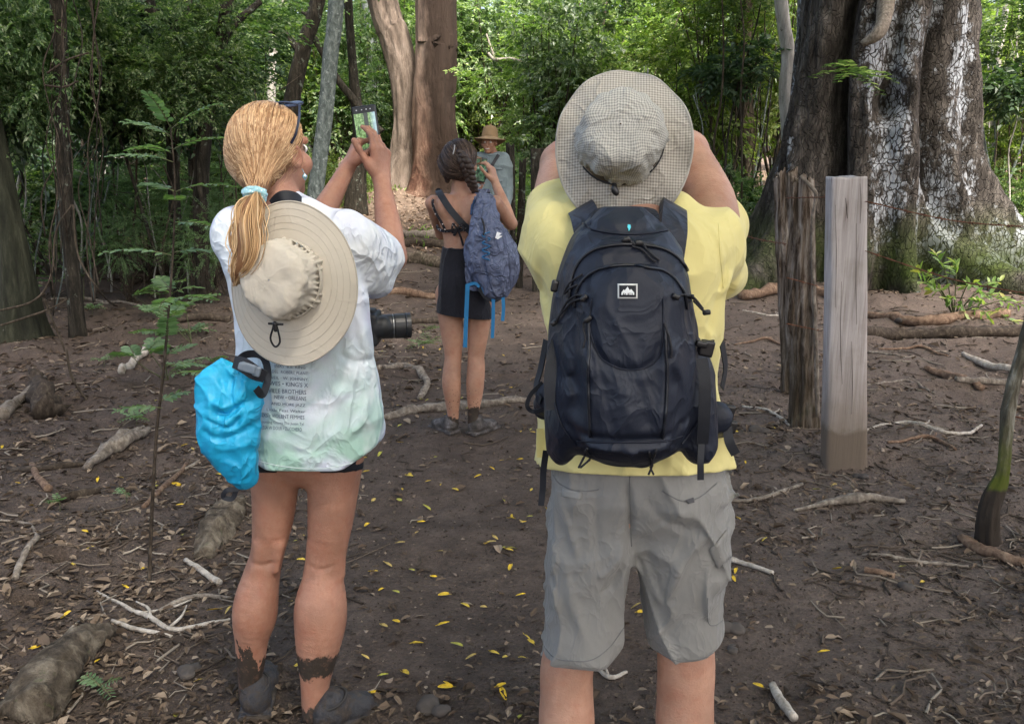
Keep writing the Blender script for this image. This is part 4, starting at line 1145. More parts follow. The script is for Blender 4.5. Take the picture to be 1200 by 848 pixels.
def saplings():
    """thin bare stems of the undergrowth"""
    rs = np.random.RandomState(33)
    def put(px, Y, hgt_px, lean, w, mat, lab, grp):
        x = (px - W0 / 2) / FOC * Y
        b = np.array([x, Y, float(hgt(x, Y)) - .03]); h = hgt_px * Y / FOC
        pts = [b + np.array([lean * h * t + rs.normal(0, .035) * (t > 0), rs.normal(0, .05), h * t]) for t in np.linspace(0, 1, 6)]
        parts = [tube(pts, [w, w * .8, w * .55], 6, 24)]
        for _ in range(rs.randint(0, 4)):
            q = pts[rs.randint(2, 6)]; e = q + np.array([rs.normal(0, .35), rs.normal(0, .2), rs.uniform(.1, .6)])
            parts.append(tube([q, (q + e) / 2 + rs.normal(0, .03, 3), e], [w * .45, w * .2], 5, 7))
        o = add('thin_sapling', mesh_np('thin_sapling', *merge(parts), mat)); o.data.transform(Matrix.Translation(-Vector(b))); o.location = Vector(b)
        tag(o, lab, 'sapling', grp)
    for k in range(46):
        px = rs.uniform(815, 912); put(px, rs.uniform(12.2, 17), rs.uniform(150, 300), rs.normal(.05, .22), rs.uniform(.010, .022), [BK_MID, BK_GREY, BK_DARK][k % 3], 'thin bare sapling between the man and the huge tree', 'thin saplings right of the man')
    for k in range(30):
        px = rs.uniform(1120, 1260); put(px, rs.uniform(12.5, 17), rs.uniform(150, 300), rs.normal(.0, .2), rs.uniform(.010, .024), [BK_PALE, BK_GREY, BK_MID][k % 3], 'thin bare sapling right of the huge tree', 'thin saplings at the right edge')
    for k in range(60):
        px = rs.uniform(-40, 300); put(px, rs.uniform(8.8, 13), rs.uniform(120, 300), rs.normal(.0, .16), rs.uniform(.007, .022), [BK_DARK, BK_GREY, BK_MID, BK_PALE][k % 4], 'thin bare sapling in the shaded thicket', 'thin saplings of the thicket')
    for k in range(24):
        px = rs.uniform(540, 800); put(px, rs.uniform(14, 22), rs.uniform(120, 260), rs.normal(.0, .25), rs.uniform(.012, .026), [BK_GREY, BK_MID][k % 2], 'thin bare sapling in the sunlit wood', 'thin saplings in the sunlit wood')
saplings()

# ---- plants near enough to be built leaf by leaf
def leaflets(pairs):
    """a leaflet outline with 6 points"""
    base, d, nr, L, Wd = pairs
    d = d / np.linalg.norm(d, axis=1, keepdims=True)
    s = np.cross(d, nr); s /= np.linalg.norm(s, axis=1, keepdims=True) + 1e-9
    u = np.cross(s, d); L, Wd = L[:, None], Wd[:, None]
    v = [base, base + d * L * .3 + s * Wd * .45 + u * Wd * .12, base + d * L * .7 + s * Wd * .42 + u * Wd * .1 - u * L * .03, base + d * L - u * L * .12,
         base + d * L * .7 - s * Wd * .42 + u * Wd * .1 - u * L * .03, base + d * L * .3 - s * Wd * .45 + u * Wd * .12]
    V = np.stack(v, 1).reshape(-1, 3); o = np.arange(len(base))[:, None] * 6
    return V, [np.concatenate([o + np.array([0, 1, 2, 3]), o + np.array([0, 3, 4, 5])])]
def frond(rs, start, d, length, npair, ll, lw, parent, mat, smat, sub=0):
    """compound leaf: rachis with paired leaflets; sub>0 = twice divided"""
    d = unit(d); side = unit(np.cross(d, [0, 0, 1])); up = np.cross(side, d)
    t = np.linspace(0, 1, 8)[:, None]
    c = start + d * length * t - np.array([0, 0, 1.0]) * length * .28 * t ** 2
    rach = [tube(c, [.0022, .0012], 4, 8)]
    V = None
    base, dd, nn, LL, WW = [], [], [], [], []
    tt = np.linspace(.15, 1, npair)
    for q in tt:
        p = np.array([np.interp(q, t[:, 0], c[:, k]) for k in range(3)])
        for sg in (-1, 1):
            dv = side * sg * .9 + d * .45 + np.array([0, 0, rs.normal(-.1, .08)])
            sz = math.sin(math.pi * (q * .75 + .18))
            if sub:
                sl = length * .34 * sz
                e = p + unit(dv) * sl
                rach.append(tube([p, e], [.0012, .0008], 3, 2))
                sd2 = unit(np.cross(unit(dv), up))
                for w in np.linspace(.12, 1, sub):
                    for s2 in (-1, 1):
                        base.append(p + (e - p) * w); dd.append(sd2 * s2 + unit(dv) * .35 + rs.normal(0, .05, 3)); nn.append(up + rs.normal(0, .1, 3)); LL.append(ll); WW.append(ll * lw)
            else:
                base.append(p); dd.append(dv + rs.normal(0, .08, 3)); nn.append(up + rs.normal(0, .12, 3)); LL.append(ll * (.6 + .5 * sz)); WW.append(ll * lw * (.6 + .5 * sz))
    g = leaflets((np.array(base), np.array(dd), np.array(nn), np.array(LL), np.array(WW)))
    f = add('frond', mesh_np('frond', *g, mat), parent)
    add('rachis', mesh_np('rachis', *merge(rach), smat), f, (0, 0, 0))
    return f
M_STEM = plain('green_stem', (.10, .11, .05), .7)
def compound_sapling():
    rs = np.random.RandomState(12)
    b = G(174, 684)
    Y = b[1]
    root = empty('feathery_sapling', b, 'slender sapling with feathery green fronds standing on the left', 'sapling')
    stem = [b - [0, 0, .03]] + [P(a, c, Y + .0) for a, c in ((177, 620), (180, 560), (184, 500), (192, 430), (198, 360), (203, 290), (205, 215), (200, 150))]
    add('stem', mesh_np('stem', *tube(stem, [.008, .006, .004, .0025], 7, 40), WD), root)
    spots = [((190, 478), (-.7, -.3, .25), .16), ((188, 470), (.3, .2, .2), .10), ((196, 440), (.75, -.2, .25), .22), ((196, 428), (.9, .5, .1), .16), ((196, 398), (.15, -.3, .5), .16), ((198, 392), (-.5, -.4, .3), .13),
             ((198, 352), (.8, -.3, .3), .20), ((200, 342), (-.35, .5, .3), .17), ((200, 350), (.1, -.8, .2), .16), ((203, 300), (-.8, -.2, .3), .24), ((203, 296), (.7, .5, .2), .15), ((204, 262), (.8, -.3, .2), .16),
             ((205, 225), (.9, -.1, .35), .22), ((205, 225), (-.6, .3, .3), .16), ((203, 190), (-.9, -.1, .35), .22), ((202, 176), (.9, -.3, .45), .24), ((201, 160), (-.8, .2, .5), .20), ((200, 152), (.8, .1, .7), .22), ((200, 150), (-.2, -.5, .9), .18),
             ((202, 180), (-.3, -.8, .3), .2), ((205, 235), (.3, -.8, .3), .18)]
    for (a, c), d, L in spots:
        frond(rs, P(a, c, Y), d, L * 1.0, 10, .040, .40, root, LM_FERN, M_STEM)
    for (a, c) in ((170, 455), (225, 400), (150, 300), (240, 330), (120, 215), (250, 230)):
        pass
compound_sapling()
def more_fronds():
    rs = np.random.RandomState(14)
    for (px, py, fr, label) in [
            ((52), 275, [((120, 205), .5), ((150, 212), .5), ((95, 200), .4)], None),
    ]: pass
    # sprays of large twice-divided leaves reaching in front of the thicket
    b = G(215, 330)
    root = empty('leadtree', b, 'young tree with broad feathery fronds left of the blonde hair', 'tree')
    Y = b[1]
    st_ = [b] + [P(a, c, Y) for a, c in ((222, 270), (226, 200), (222, 150), (226, 110))]
    add('stem', mesh_np('stem', *tube(st_, [.016, .012, .006], 8, 24), BK_MID), root)
    for (a, c), d, L in [((226, 200), (.9, -.3, .2), .42), ((224, 190), (-.9, -.2, .2), .40), ((222, 160), (.9, -.2, .3), .45), ((222, 150), (-.8, -.4, .25), .45), ((224, 130), (.9, .1, .5), .42), ((226, 118), (.6, -.5, .6), .36), ((224, 125), (-.9, .1, .4), .4), ((222, 225), (.7, -.5, .1), .34), ((222, 230), (-.7, -.5, .1), .38), ((226, 112), (-.3, -.3, .8), .3)]:
        frond(rs, P(a, c, Y), d, L * 1.5, 10, .052, .45, root, LM_FERN, M_STEM, sub=6)
    b = G(133, 330); Y = b[1]
    root = empty('leadtree', b, 'low feathery leaved young tree among the thicket at the left', 'tree')
    st_ = [b] + [P(a, c, Y) for a, c in ((138, 270), (134, 220), (130, 165))]
    add('stem', mesh_np('stem', *tube(st_, [.014, .010, .006], 8, 24), BK_MID), root)
    for (a, c), d, L in [((134, 215), (.9, -.3, .15), .42), ((134, 205), (-.9, -.3, .15), .42), ((132, 180), (.9, -.1, .35), .45), ((131, 172), (-.8, -.2, .4), .45), ((130, 166), (.2, -.6, .5), .4), ((134, 230), (.1, -.9, .1), .4), ((136, 262), (.9, -.3, .1), .36), ((136, 262), (-.8, -.3, .1), .36)]:
        frond(rs, P(a, c, Y), d, L * 1.5, 10, .052, .45, root, LM_FERN, M_STEM, sub=6)
    # seedlings on the floor
    for (a, c, n, L, lab) in [(70, 600, 5, .06, 'tiny green seedling in front of the split log'), (120, 822, 5, .07, 'tiny feathery seedling near the mossy log'), (108, 368, 7, .12, 'small seedling right of the mossy curving trunk'), (155, 330, 6, .10, 'small bright seedling beside a dark log at the left'),
                              (122, 430, 5, .09, 'small seedling beyond the rotten stump'), (498, 410, 9, .17, 'tuft of narrow leaves left of the slim calves'), (505, 392, 6, .12, 'second tuft of narrow leaves behind the slim calves'), (148, 590, 4, .05, 'tiny seedling by the sapling stem'),
                              (230, 395, 8, .16, 'leafy seedling between the sapling and the big hat'), (215, 440, 8, .14, 'leafy seedling just above the blue bag'), (250, 430, 6, .12, 'small seedling touching the brim of the hanging hat'), (160, 500, 7, .10, 'feathery seedling behind the split log')]:
        b = G(a, c)
        root = empty('seedling', b, lab, 'seedling')
        add('stem', mesh_np('stem', *tube([b - [0, 0, .01], b + [0.005, 0, .03], b + [0, .004, .06]], [.002, .0015], 4, 4), M_STEM), root)
        for q in range(n):
            an = rs.uniform(0, 6.28)
            frond(rs, b + np.array([0, 0, .05]), (math.cos(an), math.sin(an), rs.uniform(.2, .9)), L, 5, L * .32, .36 if 'narrow' not in lab else .12, root, LM_FERN, M_STEM)
    for (a, c, n, L, h_, lab) in [(150, 335, 12, .34, .35, 'leafy green shrub beside the dark log at the left'), (238, 352, 12, .30, .30, 'leafy green shrub touching the left side of the tie-dye t-shirt'), (225, 402, 12, .24, .22, 'leafy green shrub beneath the hanging ponytail'), (118, 300, 11, .36, .45, 'leafy green shrub right of the vine wrapped tree'),
                              (190, 372, 11, .24, .20, 'leafy green shrub at the foot of the feathery sapling fronds'), (250, 300, 12, .40, .45, 'leafy green shrub just left of the blonde ponytail'), (98, 352, 10, .26, .25, 'leafy green shrub on the floor right of the mossy trunk'), (198, 446, 10, .16, .14, 'small leafy shrub left of the blue bag top'),
                              (60, 300, 12, .36, .6, 'leafy green shrub between the mossy trunk and the vines'), (190, 290, 12, .38, .5, 'leafy green shrub in the middle of the shaded floor')]:
        b = G(a, c)
        root = empty('leafy_shrub', b, lab, 'shrub')
        for k in range(3):
            tp = b + np.array([rs.normal(0, .12), rs.normal(0, .12), h_ * rs.uniform(.9, 1.7)])
            add('stem', mesh_np('stem', *tube([b - [0, 0, .02], (b + tp) / 2 + rs.normal(0, .02, 3), tp], [.005, .002], 5, 8), M_STEM), root)
            for q in range(n // 3):
                an = rs.uniform(0, 6.28)
                frond(rs, tp * (1 - .6 * q / n) + b * (.6 * q / n), (math.cos(an), math.sin(an), rs.uniform(.3, 1.0)), L * rs.uniform(.9, 1.4), 7, .072, .45, root, LM_FERN, M_STEM)
    # broad leaved sapling low at the right, in front of the buttress
    b = G(1118, 372); Y = b[1] - .3
    root = empty('young_shrub', b, 'young shrub with yellow green leaves before the buttress at the right', 'shrub')
    tips = [(1078, 318), (1098, 300), (1120, 310), (1140, 332), (1160, 345), (1182, 352), (1092, 340), (1110, 350), (1130, 365), (1160, 372), (1188, 378), (1208, 360), (1080, 330), (1150, 356), (1170, 330)]
    for k, tp in enumerate(tips):
        e = P(tp[0], tp[1], Y + rs.uniform(-.3, .3)); m = b * .4 + e * .6 + [0, 0, .1]
        br = add('branch', mesh_np('branch', *tube([b, m, e], [.007, .003], 5, 10), M_STEM), root)
        n = 11
        t = np.linspace(.45, 1.05, n)[:, None]
        c = m + (e - m) * ((t - .45) / .55)
        d = unit(e - m) * .5 + rs.normal(0, .5, (n, 3)) + np.array([0, 0, .1])
        g = leaflets((c, d, np.array([0, 0, 1.0]) + rs.normal(0, .35, (n, 3)), rs.uniform(.07, .12, n), rs.uniform(.03, .045, n)))
        add('leaves', mesh_np('leaves', *g, LM_YOUNG), br, (0, 0, 0))
    # sprig growing out of the hollow
    b = P(1000, 90, 9.75)
    root = empty('sprig', b, 'leafy sprig growing from the hollow of the huge tree', 'sprig')
    for k, tp in enumerate([(960, 62), (975, 50), (990, 52), (1010, 60), (1020, 68), (1036, 72), (985, 72), (1030, 85), (1045, 78)]):
        e = P(tp[0], tp[1], 9.2 + rs.uniform(-.15, .15))
        frond(rs, b, e - b, float(np.linalg.norm(e - b)) * 1.1, 8, .09, .38, root, LM_MID, M_STEM)
    # grass on the sunny clearing beyond
    x, y = rs.uniform(-6.5, -1.0, 2600), rs.uniform(12.5, 19.5, 2600)
    keep = fbm(x * .6, y * .6, 3, 2) > 0.05; x, y = x[keep], y[keep]; n = len(x)
    base = np.stack([x, y, hgt(x, y)], -1)
    V, F = leaves(base, np.stack([rs.normal(0, .5, n), rs.normal(0, .5, n), np.full(n, 1.0)], -1), rs.normal(0, 1, (n, 3)), rs.uniform(.06, .16, n), rs.uniform(.02, .04, n))
    tag(add('ground_cover', mesh_np('ground_cover', V, F, LM_YOUNG)), 'patchy light green ground cover in the clearing', kind='stuff')
more_fronds()
# ---------------------------------------------------------------- fence
def m_whitepost():
    t = NT('white_weathered_wood', .85, .2)
    v = t.co()
    g = t.noise(t.map(v, (60, 60, 2.2)), 1.0, 7, .65, .5)
    col = t.ramp(g, [(.26, (.16, .13, .12)), (.38, (.36, .32, .305)), (.60, (.50, .455, .44)), (.8, (.58, .53, .515))])
    n = t.noise(v, 5, 5, .6)
    col = t.mix(t.rng(n, .50, .72, 0, .45), col, (.22, .185, .145))
    z = t.xyz(v)[2]
    base = t.rng(t.math('ADD', z, t.math('MULTIPLY', t.noise(v, 13, 5, .7), .13)), .30, .26)
    col = t.mix(base, col, t.mix(t.noise(v, 20, 5), (.030, .022, .017), (.065, .050, .040)))
    col = t.mix(t.rng(z, .7, .22, 0, .75), col, (.17, .135, .105))
    t.color(col); t.bump(g, .7, .006)
    return t.m
def m_rotten():
    t = NT('rotten_wood', .9, .15)
    v = t.co()
    g = t.noise(t.map(v, (22, 22, 3)), 1.0, 8, .7, .6)
    h = t.noise(v, 7, 5, .6)
    col = t.ramp(g, [(.36, (.014, .010, .007)), (.45, (.085, .060, .042)), (.55, (.25, .20, .16)), (.70, (.48, .43, .38))])
    z = t.xyz(v)[2]
    col = t.mix(t.rng(z, .75, .30, 0, .6), col, t.mix(h, (.030, .024, .015), (.075, .062, .040)))
    col = t.mix(t.rng(h, .60, .72, 0, .5), col, (.045, .055, .022))
    t.color(col); t.bump(g, 1.0, .03)
    return t.m
M_WIRE = plain('rusty_wire', (.17, .075, .045), .7, metal=.4, var=.3, vs=60)
def post_mesh(name, pix_top, pix_base, Y, wt, wb, label, mat, square=False, hook=False, seed=1, parent=None, knob=.05):
    b = P(*pix_base, Y); b[2] = float(hgt(b[0], Y)) - .05
    tpt = P(*pix_top, Y)
    rings, sides = 90, 64
    c = catmull([b, b * .5 + tpt * .5 + np.array([.0, 0, 0]), tpt], rings)
    ph = np.linspace(0, 2 * np.pi, sides, endpoint=False)
    wid = np.interp(np.linspace(0, 1, rings), [0, 1], [S(wb, pix_base[1], Y) / 2, S(wt, pix_top[1], Y) / 2])[:, None]
    if square:
        e = 7.0
        u = (np.abs(np.cos(ph)) ** e + np.abs(np.sin(ph)) ** e) ** (-1 / e)
        R = wid * u[None]
        X, Yo = np.cos(ph)[None] * R, np.sin(ph)[None] * R * .55
    else:
        R = wid * np.ones((1, sides)); X, Yo = np.cos(ph)[None] * R, np.sin(ph)[None] * R * .85
    zz = np.linspace(0, 1, rings)[:, None] * 6
    k = 1 + knob * fbm(np.cos(ph)[None] * 2 + seed, np.sin(ph)[None] * 2, zz * .7, 3, seed) + knob * .6 * fbm(np.cos(ph)[None] * 7, np.sin(ph)[None] * 7, zz * .4, 3, seed + 2)
    V = np.stack([c[:, 0:1] + X * k, c[:, 1:2] + Yo * k, c[:, 2:3] + 0 * X], -1)
    # uneven top edge
    V[-1, :, 2] += (.006 if square else .045) * fbm(np.cos(ph) * 2, np.sin(ph) * 2, seed, 3)
    V[-2, :, 2] = V[-2, :, 2] * .5 + V[-1, :, 2] * .5 - .004
    V = V.reshape(-1, 3)
    i = np.arange(rings - 1)[:, None] * sides; j = np.arange(sides)[None, :]
    q = np.stack([i + j, i + (j + 1) % sides, i + sides + (j + 1) % sides, i + sides + j], -1).reshape(-1, 4)
    V = np.vstack([V, tpt + np.array([0, 0, -.012])]); n = len(V) - 1; j = np.arange(sides)
    cap = np.stack([(rings - 1) * sides + j, (rings - 1) * sides + (j + 1) % sides, np.full(sides, n)], -1)
    root = empty(name, b + np.array([0, 0, .05]), label, 'fence post')
    add('post', mesh_np('post', V, [q, cap], mat), root)
    return root, b, tpt
def barbed(a, b, label, sag=.03, parent=None, n=60):
    a, b = np.asarray(a, float), np.asarray(b, float)
    m = (a + b) / 2 - [0, 0, sag]
    L = np.linalg.norm(b - a)
    nn = int(max(20, L / .03))
    c = catmull([a, m, b], nn)
    T = unit(b - a); s = unit(np.cross(T, [0, 0, 1])); u = np.cross(s, T)
    w = np.arange(nn) * 1.3
    off = (np.cos(w)[:, None] * s + np.sin(w)[:, None] * u) * .0022
    root = empty('barbed_wire', a, label, 'wire')
    add('strand', mesh_np('strand', *tube(c + off, .0018, 5, nn), M_WIRE), root)
    add('strand', mesh_np('strand', *tube(c - off, .0018, 5, nn), M_WIRE), root)
    rs = np.random.RandomState(int(L * 100))
    k = int(L / .12)
    for i in range(k):
        p = c[min(nn - 1, int((i + .5) * nn / k))]
        d = unit(rs.normal(0, 1, 3)); d2 = unit(rs.normal(0, 1, 3))
        add('barb', mesh_np('barb', *merge([tube([p - d * .014, p + d * .014], .0014, 4, 2), tube([p - d2 * .014, p + d2 * .014], .0014, 4, 2)]), M_WIRE), root)
    return root
def fence():
    MW, MR = m_whitepost(), m_rotten()
    white, wb, wt = post_mesh('fence_post', (992, 207), (989, 546), 4.41, 43, 48, 'square white weathered fence post with a dark muddy foot', MW, True, seed=3, knob=.035)
    # drying crack in the face of the post
    cr = [P(991, 232, 4.33), P(992, 245, 4.33), P(993, 256, 4.33)]
    add('crack', mesh_np('crack', *tube(cr, [.0012, .0028, .0012], 5, 8), plain('crack', (.03, .022, .018), .9)), white)
    for k_, pix in enumerate(([(979, 240), (980, 300), (979, 360)], [(1004, 262), (1003, 330), (1004, 380)], [(986, 330), (985, 400), (987, 450)], [(998, 400), (999, 450), (998, 485)], [(1008, 215), (1009, 240), (1008, 262)])):
        add('crack', mesh_np('crack', *tube([P(a, b, 4.345) for a, b in pix], [.0008, .0018, .0008], 5, 10), plain('crack_dark', (.05, .038, .03), .9)), white)
    old, ob, ot = post_mesh('fence_post', (938, 210), (941, 496), 5.17, 25, 33, 'gnarled rotten fence post just left of the white one', MR, seed=5, knob=.26)
    # the thin sliver of bark standing off the old post
    sl = [P(938, 206, 5.10), P(953, 222, 5.08), P(956, 232, 5.08), P(952, 262, 5.08), P(953, 330, 5.08), P(957, 430, 5.08), P(958, 488, 5.10)]
    add('bark_sliver', mesh_np('bark_sliver', *tube(sl, [.010, .012, .010, .012, .014, .012], 7, 40), WG), old)
    hollow = [P(935, 215, 4.355), P(934, 250, 4.36), P(938, 300, 4.36), P(940, 360, 4.36), P(938, 400, 4.36)]
    post_mesh('fence_post', (920, 203), (930, 462), 5.9, 25, 25, 'dark old fence post half hidden behind the gnarled one', MR, seed=9, knob=.16)
    post_mesh('fence_post', (598, 171), (599, 300), 10.4, 11, 11, 'dark fence post right behind the man in the straw hat', BK_DARK, seed=11, knob=.08)
    post_mesh('fence_post', (630, 174), (632, 305), 9.8, 16, 16, 'dark square topped fence post beside the yellow shoulder', BK_DARK, True, seed=12, knob=.05)
    post_mesh('fence_post', (613, 190), (608, 300), 10.0, 7, 8, 'thin crooked stake between the two dark fence posts', BK_DARK, seed=13, knob=.25)
    # crooked post at the right edge
    b = G(1160, 636); Y = b[1]
    pts = [b - [0, 0, .04], P(1158, 615, Y), P(1162, 585, Y), P(1174, 555, Y), P(1178, 520, Y + .02), P(1182, 480, Y + .03), P(1194, 430, Y + .05), P(1206, 380, Y + .07), P(1222, 300, Y + .1)]
    t = NT('crooked_post_wood', .9, .2); v = t.co()
    g = t.noise(t.map(v, (25, 25, 5)), 1, 6, .7)
    z = t.xyz(v)[2]
    col = t.ramp(g, [(.3, (.03, .024, .018)), (.5, (.10, .09, .065)), (.7, (.30, .29, .25))])
    col = t.mix(t.math('MULTIPLY', t.rng(z, .52, .30), t.rng(t.noise(v, 9, 4), .35, .55)), col, (.07, .085, .015))
    col = t.mix(t.rng(t.math('ADD', z, t.math('MULTIPLY', t.noise(v, 14, 3), .05)), .265, .245), col, t.mix(g, (.022, .017, .013), (.05, .04, .032)))
    t.color(col); t.bump(g, .8, .01)
    root = empty('crooked_post', b, 'crooked mossy post with a muddy foot at the right edge', 'fence post')
    gq = trunk_geo([p for p in pts], [.050, .046, .038, .024, .023, .025, .023, .020, .018], 36, 120, .24, fx=4, fz=7, seed=7)
    V, F = gq; V = V - b
    add('post', mesh_np('post', V, F, t.m), root, (0, 0, 0))
    # wires
    A = lambda px, py, Y: P(px, py, Y)
    barbed(A(1014, 236, 4.36), A(1240, 268, 3.9), 'upper barbed wire running right from the white post')
    barbed(A(1014, 294, 4.36), A(1240, 350, 3.8), 'lower barbed wire running right from the white post')
    barbed(A(921, 232, 5.07), A(973, 231, 4.48), 'upper barbed wire strung between the gnarled and the white post', .0)
    barbed(A(868, 274, 6.9), A(921, 286, 5.07), 'barbed wire between the yellow sleeve and the gnarled post', .01)
    barbed(A(921, 325, 5.06), A(958, 335, 5.07), 'rusty wire wound around the middle of the gnarled post', .0)
    barbed(A(921, 379, 5.06), A(960, 387, 5.07), 'rusty wire around the lower half of the gnarled post', .0)
    barbed(A(1190, 488, 2.95), A(1240, 500, 2.85), 'short barbed wire at the crooked mossy post', .0)
fence()
# ---------------------------------------------------------------- people
def prof(F, zs, cx, a, cy, b, n=2.3, k=0.0, op='add', cap=True):
    """upright loft: at heights zs the section is a superellipse (cx, cy, half widths a, b)"""
    zs = np.asarray(zs, float); o = np.argsort(zs); zs = zs[o]
    g = lambda q: np.asarray(q, float)[o] if np.ndim(q) else np.full(len(zs), float(q))
    cx, a, cy, b = g(cx), g(a), g(cy), g(b)
    lo = np.array([(cx - a).min(), (cy - b).min(), zs[0]]) - .03; hi = np.array([(cx + a).max(), (cy + b).max(), zs[-1]]) + .03
    w = F._win(lo, hi)
    if w is None: return
    win, X, Y, Z = w
    z1 = Z.ravel()
    def sm(v):       # smooth interpolation in height
        zz = np.linspace(zs[0], zs[-1], 60); vv = np.interp(zz, zs, v)
        kk = np.array([1, 2, 3, 2, 1]) / 9; vv = np.convolve(np.pad(vv, 2, mode='edge'), kk, 'valid')
        return np.interp(z1, zz, vv)[None, None, :]
    CX, A, CY, B = sm(cx), sm(a), sm(cy), sm(b)
    A, B = np.maximum(A, .004), np.maximum(B, .004)
    q = (np.abs((X - CX) / A) ** n + np.abs((Y - CY) / B) ** n) ** (1 / n)
    d = (q - 1) * np.minimum(A, B)
    if cap:
        d2 = np.maximum(zs[0] - Z, Z - zs[-1])
        d = np.maximum(d, d2 + 0 * d)
    F._mix(win, d.astype(np.float32), k, op)

def head(F, o, R, s=1.0, neck=None, nr=.052, k=.014):
    T = lambda x, y, z: o + R @ (np.array([x, y, z]) * s)
    E = lambda c, r, kk=k, op='add', RR=None: F.ell(T(*c), np.array(r) * s, R if RR is None else R @ RR, kk, op)
    E((0, -.015, .03), (.074, .094, .086)); E((0, .028, -.042), (.056, .060, .062), .02); E((0, .066, -.094), (.022, .02, .018), .02)
    for q in (-1, 1):
        E((q * .036, .055, -.028), (.028, .03, .028), .015)
        E((q * .031, .096, .008), (.014, .012, .009), .008, 'sub')
        E((q * .078, -.005, -.004), (.010, .019, .031), .008, 'add', rotm('X', 12) @ rotm('Z', q * -22))
        E((q * .086, -.004, -.004), (.006, .010, .019), .004, 'sub', rotm('X', 12) @ rotm('Z', q * -22))
    F.cone(T(-.028, .084, .028), T(.028, .084, .028), .011 * s, k=.01)
    F.cone(T(0, .088, .014), T(0, .110, -.028), .008 * s, .012 * s, .008)
    F.ell(T(-.009, .100, -.031), np.array([.008] * 3) * s, None, .005); F.ell(T(.009, .100, -.031), np.array([.008] * 3) * s, None, .005)
    F.cone(T(-.017, .088, -.058), T(.017, .088, -.058), .006 * s, k=.006); F.cone(T(-.014, .087, -.068), T(.014, .087, -.068), .006 * s, k=.006)
    if neck is not None:
        F.cone(T(0, -.028, -.045), neck, nr * s, nr * 1.12 * s, .03)
def hand(F, wrist, d, n, side, curls=(35, 45, 25), spread=.0, thumb=(.35, .75, .35), s=1.0, k=.007, per=None, tcurl=20):
    """palm + five fingers. d wrist->knuckles, n the way the palm faces, side=+1/-1 where the thumb lies (along cross(d,n))"""
    d = unit(d); n = unit(n - d * np.dot(n, d)); w = np.cross(d, n) * side
    wr = np.asarray(wrist, float)
    lat = [.030, .010, -.011, -.030]; klen = [.088, .092, .087, .078]; L = [(.040, .024, .020), (.044, .028, .021), (.041, .026, .020), (.032, .019, .018)]
    fr = [.0092, .0095, .0090, .0080]
    for i in range(4):
        kn = wr + (d * klen[i] + w * lat[i]) * s
        F.cone(wr + w * lat[i] * .55 * s + d * .005, kn, .015 * s, .0115 * s, .014)
        a = 0; p = kn; c = (per[i] if per else curls)
        dd = unit(d + w * spread * (1.5 - i))
        for j in range(3):
            a += math.radians(c[j] + (i - 1.5) * 2)
            v = dd * math.cos(a) + n * math.sin(a)
            q = p + v * L[i][j] * s
            F.cone(p, q, fr[i] * s * (1 - .08 * j), fr[i] * s * (.9 - .1 * j), .004 if j else .008)
            p = q
    tb = wr + (d * .022 + w * .026 + n * .006) * s
    v = unit(d * thumb[0] + w * thumb[1] + n * thumb[2])
    F.cone(wr + d * .01 * s, tb + v * .02 * s, .015 * s, .014 * s, .012)
    p = tb + v * .045 * s; F.cone(tb, p, .0150 * s, .0112 * s, .010)
    for j, l in enumerate((.033, .026)):
        v = unit(v * math.cos(math.radians(tcurl)) + unit(d) * math.sin(math.radians(tcurl)))
        q = p + v * l * s; F.cone(p, q, .0106 * s, .0092 * s, .005); p = q
    return p
def eye_meshes(o, R, s, root):
    for q in (-1, 1):
        c = o + R @ (np.array([q * .031, .0728, .008]) * s)
        ph = np.linspace(0, 2 * np.pi, 12, endpoint=False)
        V = [c + R @ (np.array([math.sin(t) * math.cos(p), math.cos(t), math.sin(t) * math.sin(p)]) * .0115 * s) for t in (.35, .8, 1.3, 1.8) for p in ph]
        V = [c + R @ np.array([0, .0115 * s, 0])] + V
        F = [np.array([[0, 1 + i, 1 + (i + 1) % 12] for i in range(12)]), np.array([[1 + r * 12 + i, 13 + r * 12 + i, 13 + r * 12 + (i + 1) % 12, 1 + r * 12 + (i + 1) % 12] for r in range(3) for i in range(12)])]
        midx = [1] * 12 + [0] * 36
        add('eye', mesh_np('eye', np.array(V), F, mats=[M_EYEW, M_EYED], midx=midx), root)
def shoe(F, heel, toe, s=1.0, h=.075):
    heel, toe = np.asarray(heel, float), np.asarray(toe, float)
    d = unit(toe - heel); L = np.linalg.norm(toe - heel); sd = np.cross(d, [0, 0, 1])
    R = np.stack([sd, d, [0, 0, 1]], 1)
    z = np.array([0, 0, 1.0])
    F.ell(heel + d * .045 + z * .050, (.036 * s, .050 * s, .050), R, .015)
    F.ell(heel + d * (L * .72) + z * .028, (.044 * s, L * .29, .036), R, .03)
    F.cone(heel + d * .05 + z * .046, heel + d * (L * .58) + z * .036, .038 * s, .034 * s, .03)
    F.cone(heel + d * .05 + z * .055, heel + d * .055 + z * (h + .005), .034 * s, .037 * s, .015)
    F.box(heel + d * (L * .5) + z * .011, (.045 * s, L * .52, .011), R, .008, .002)

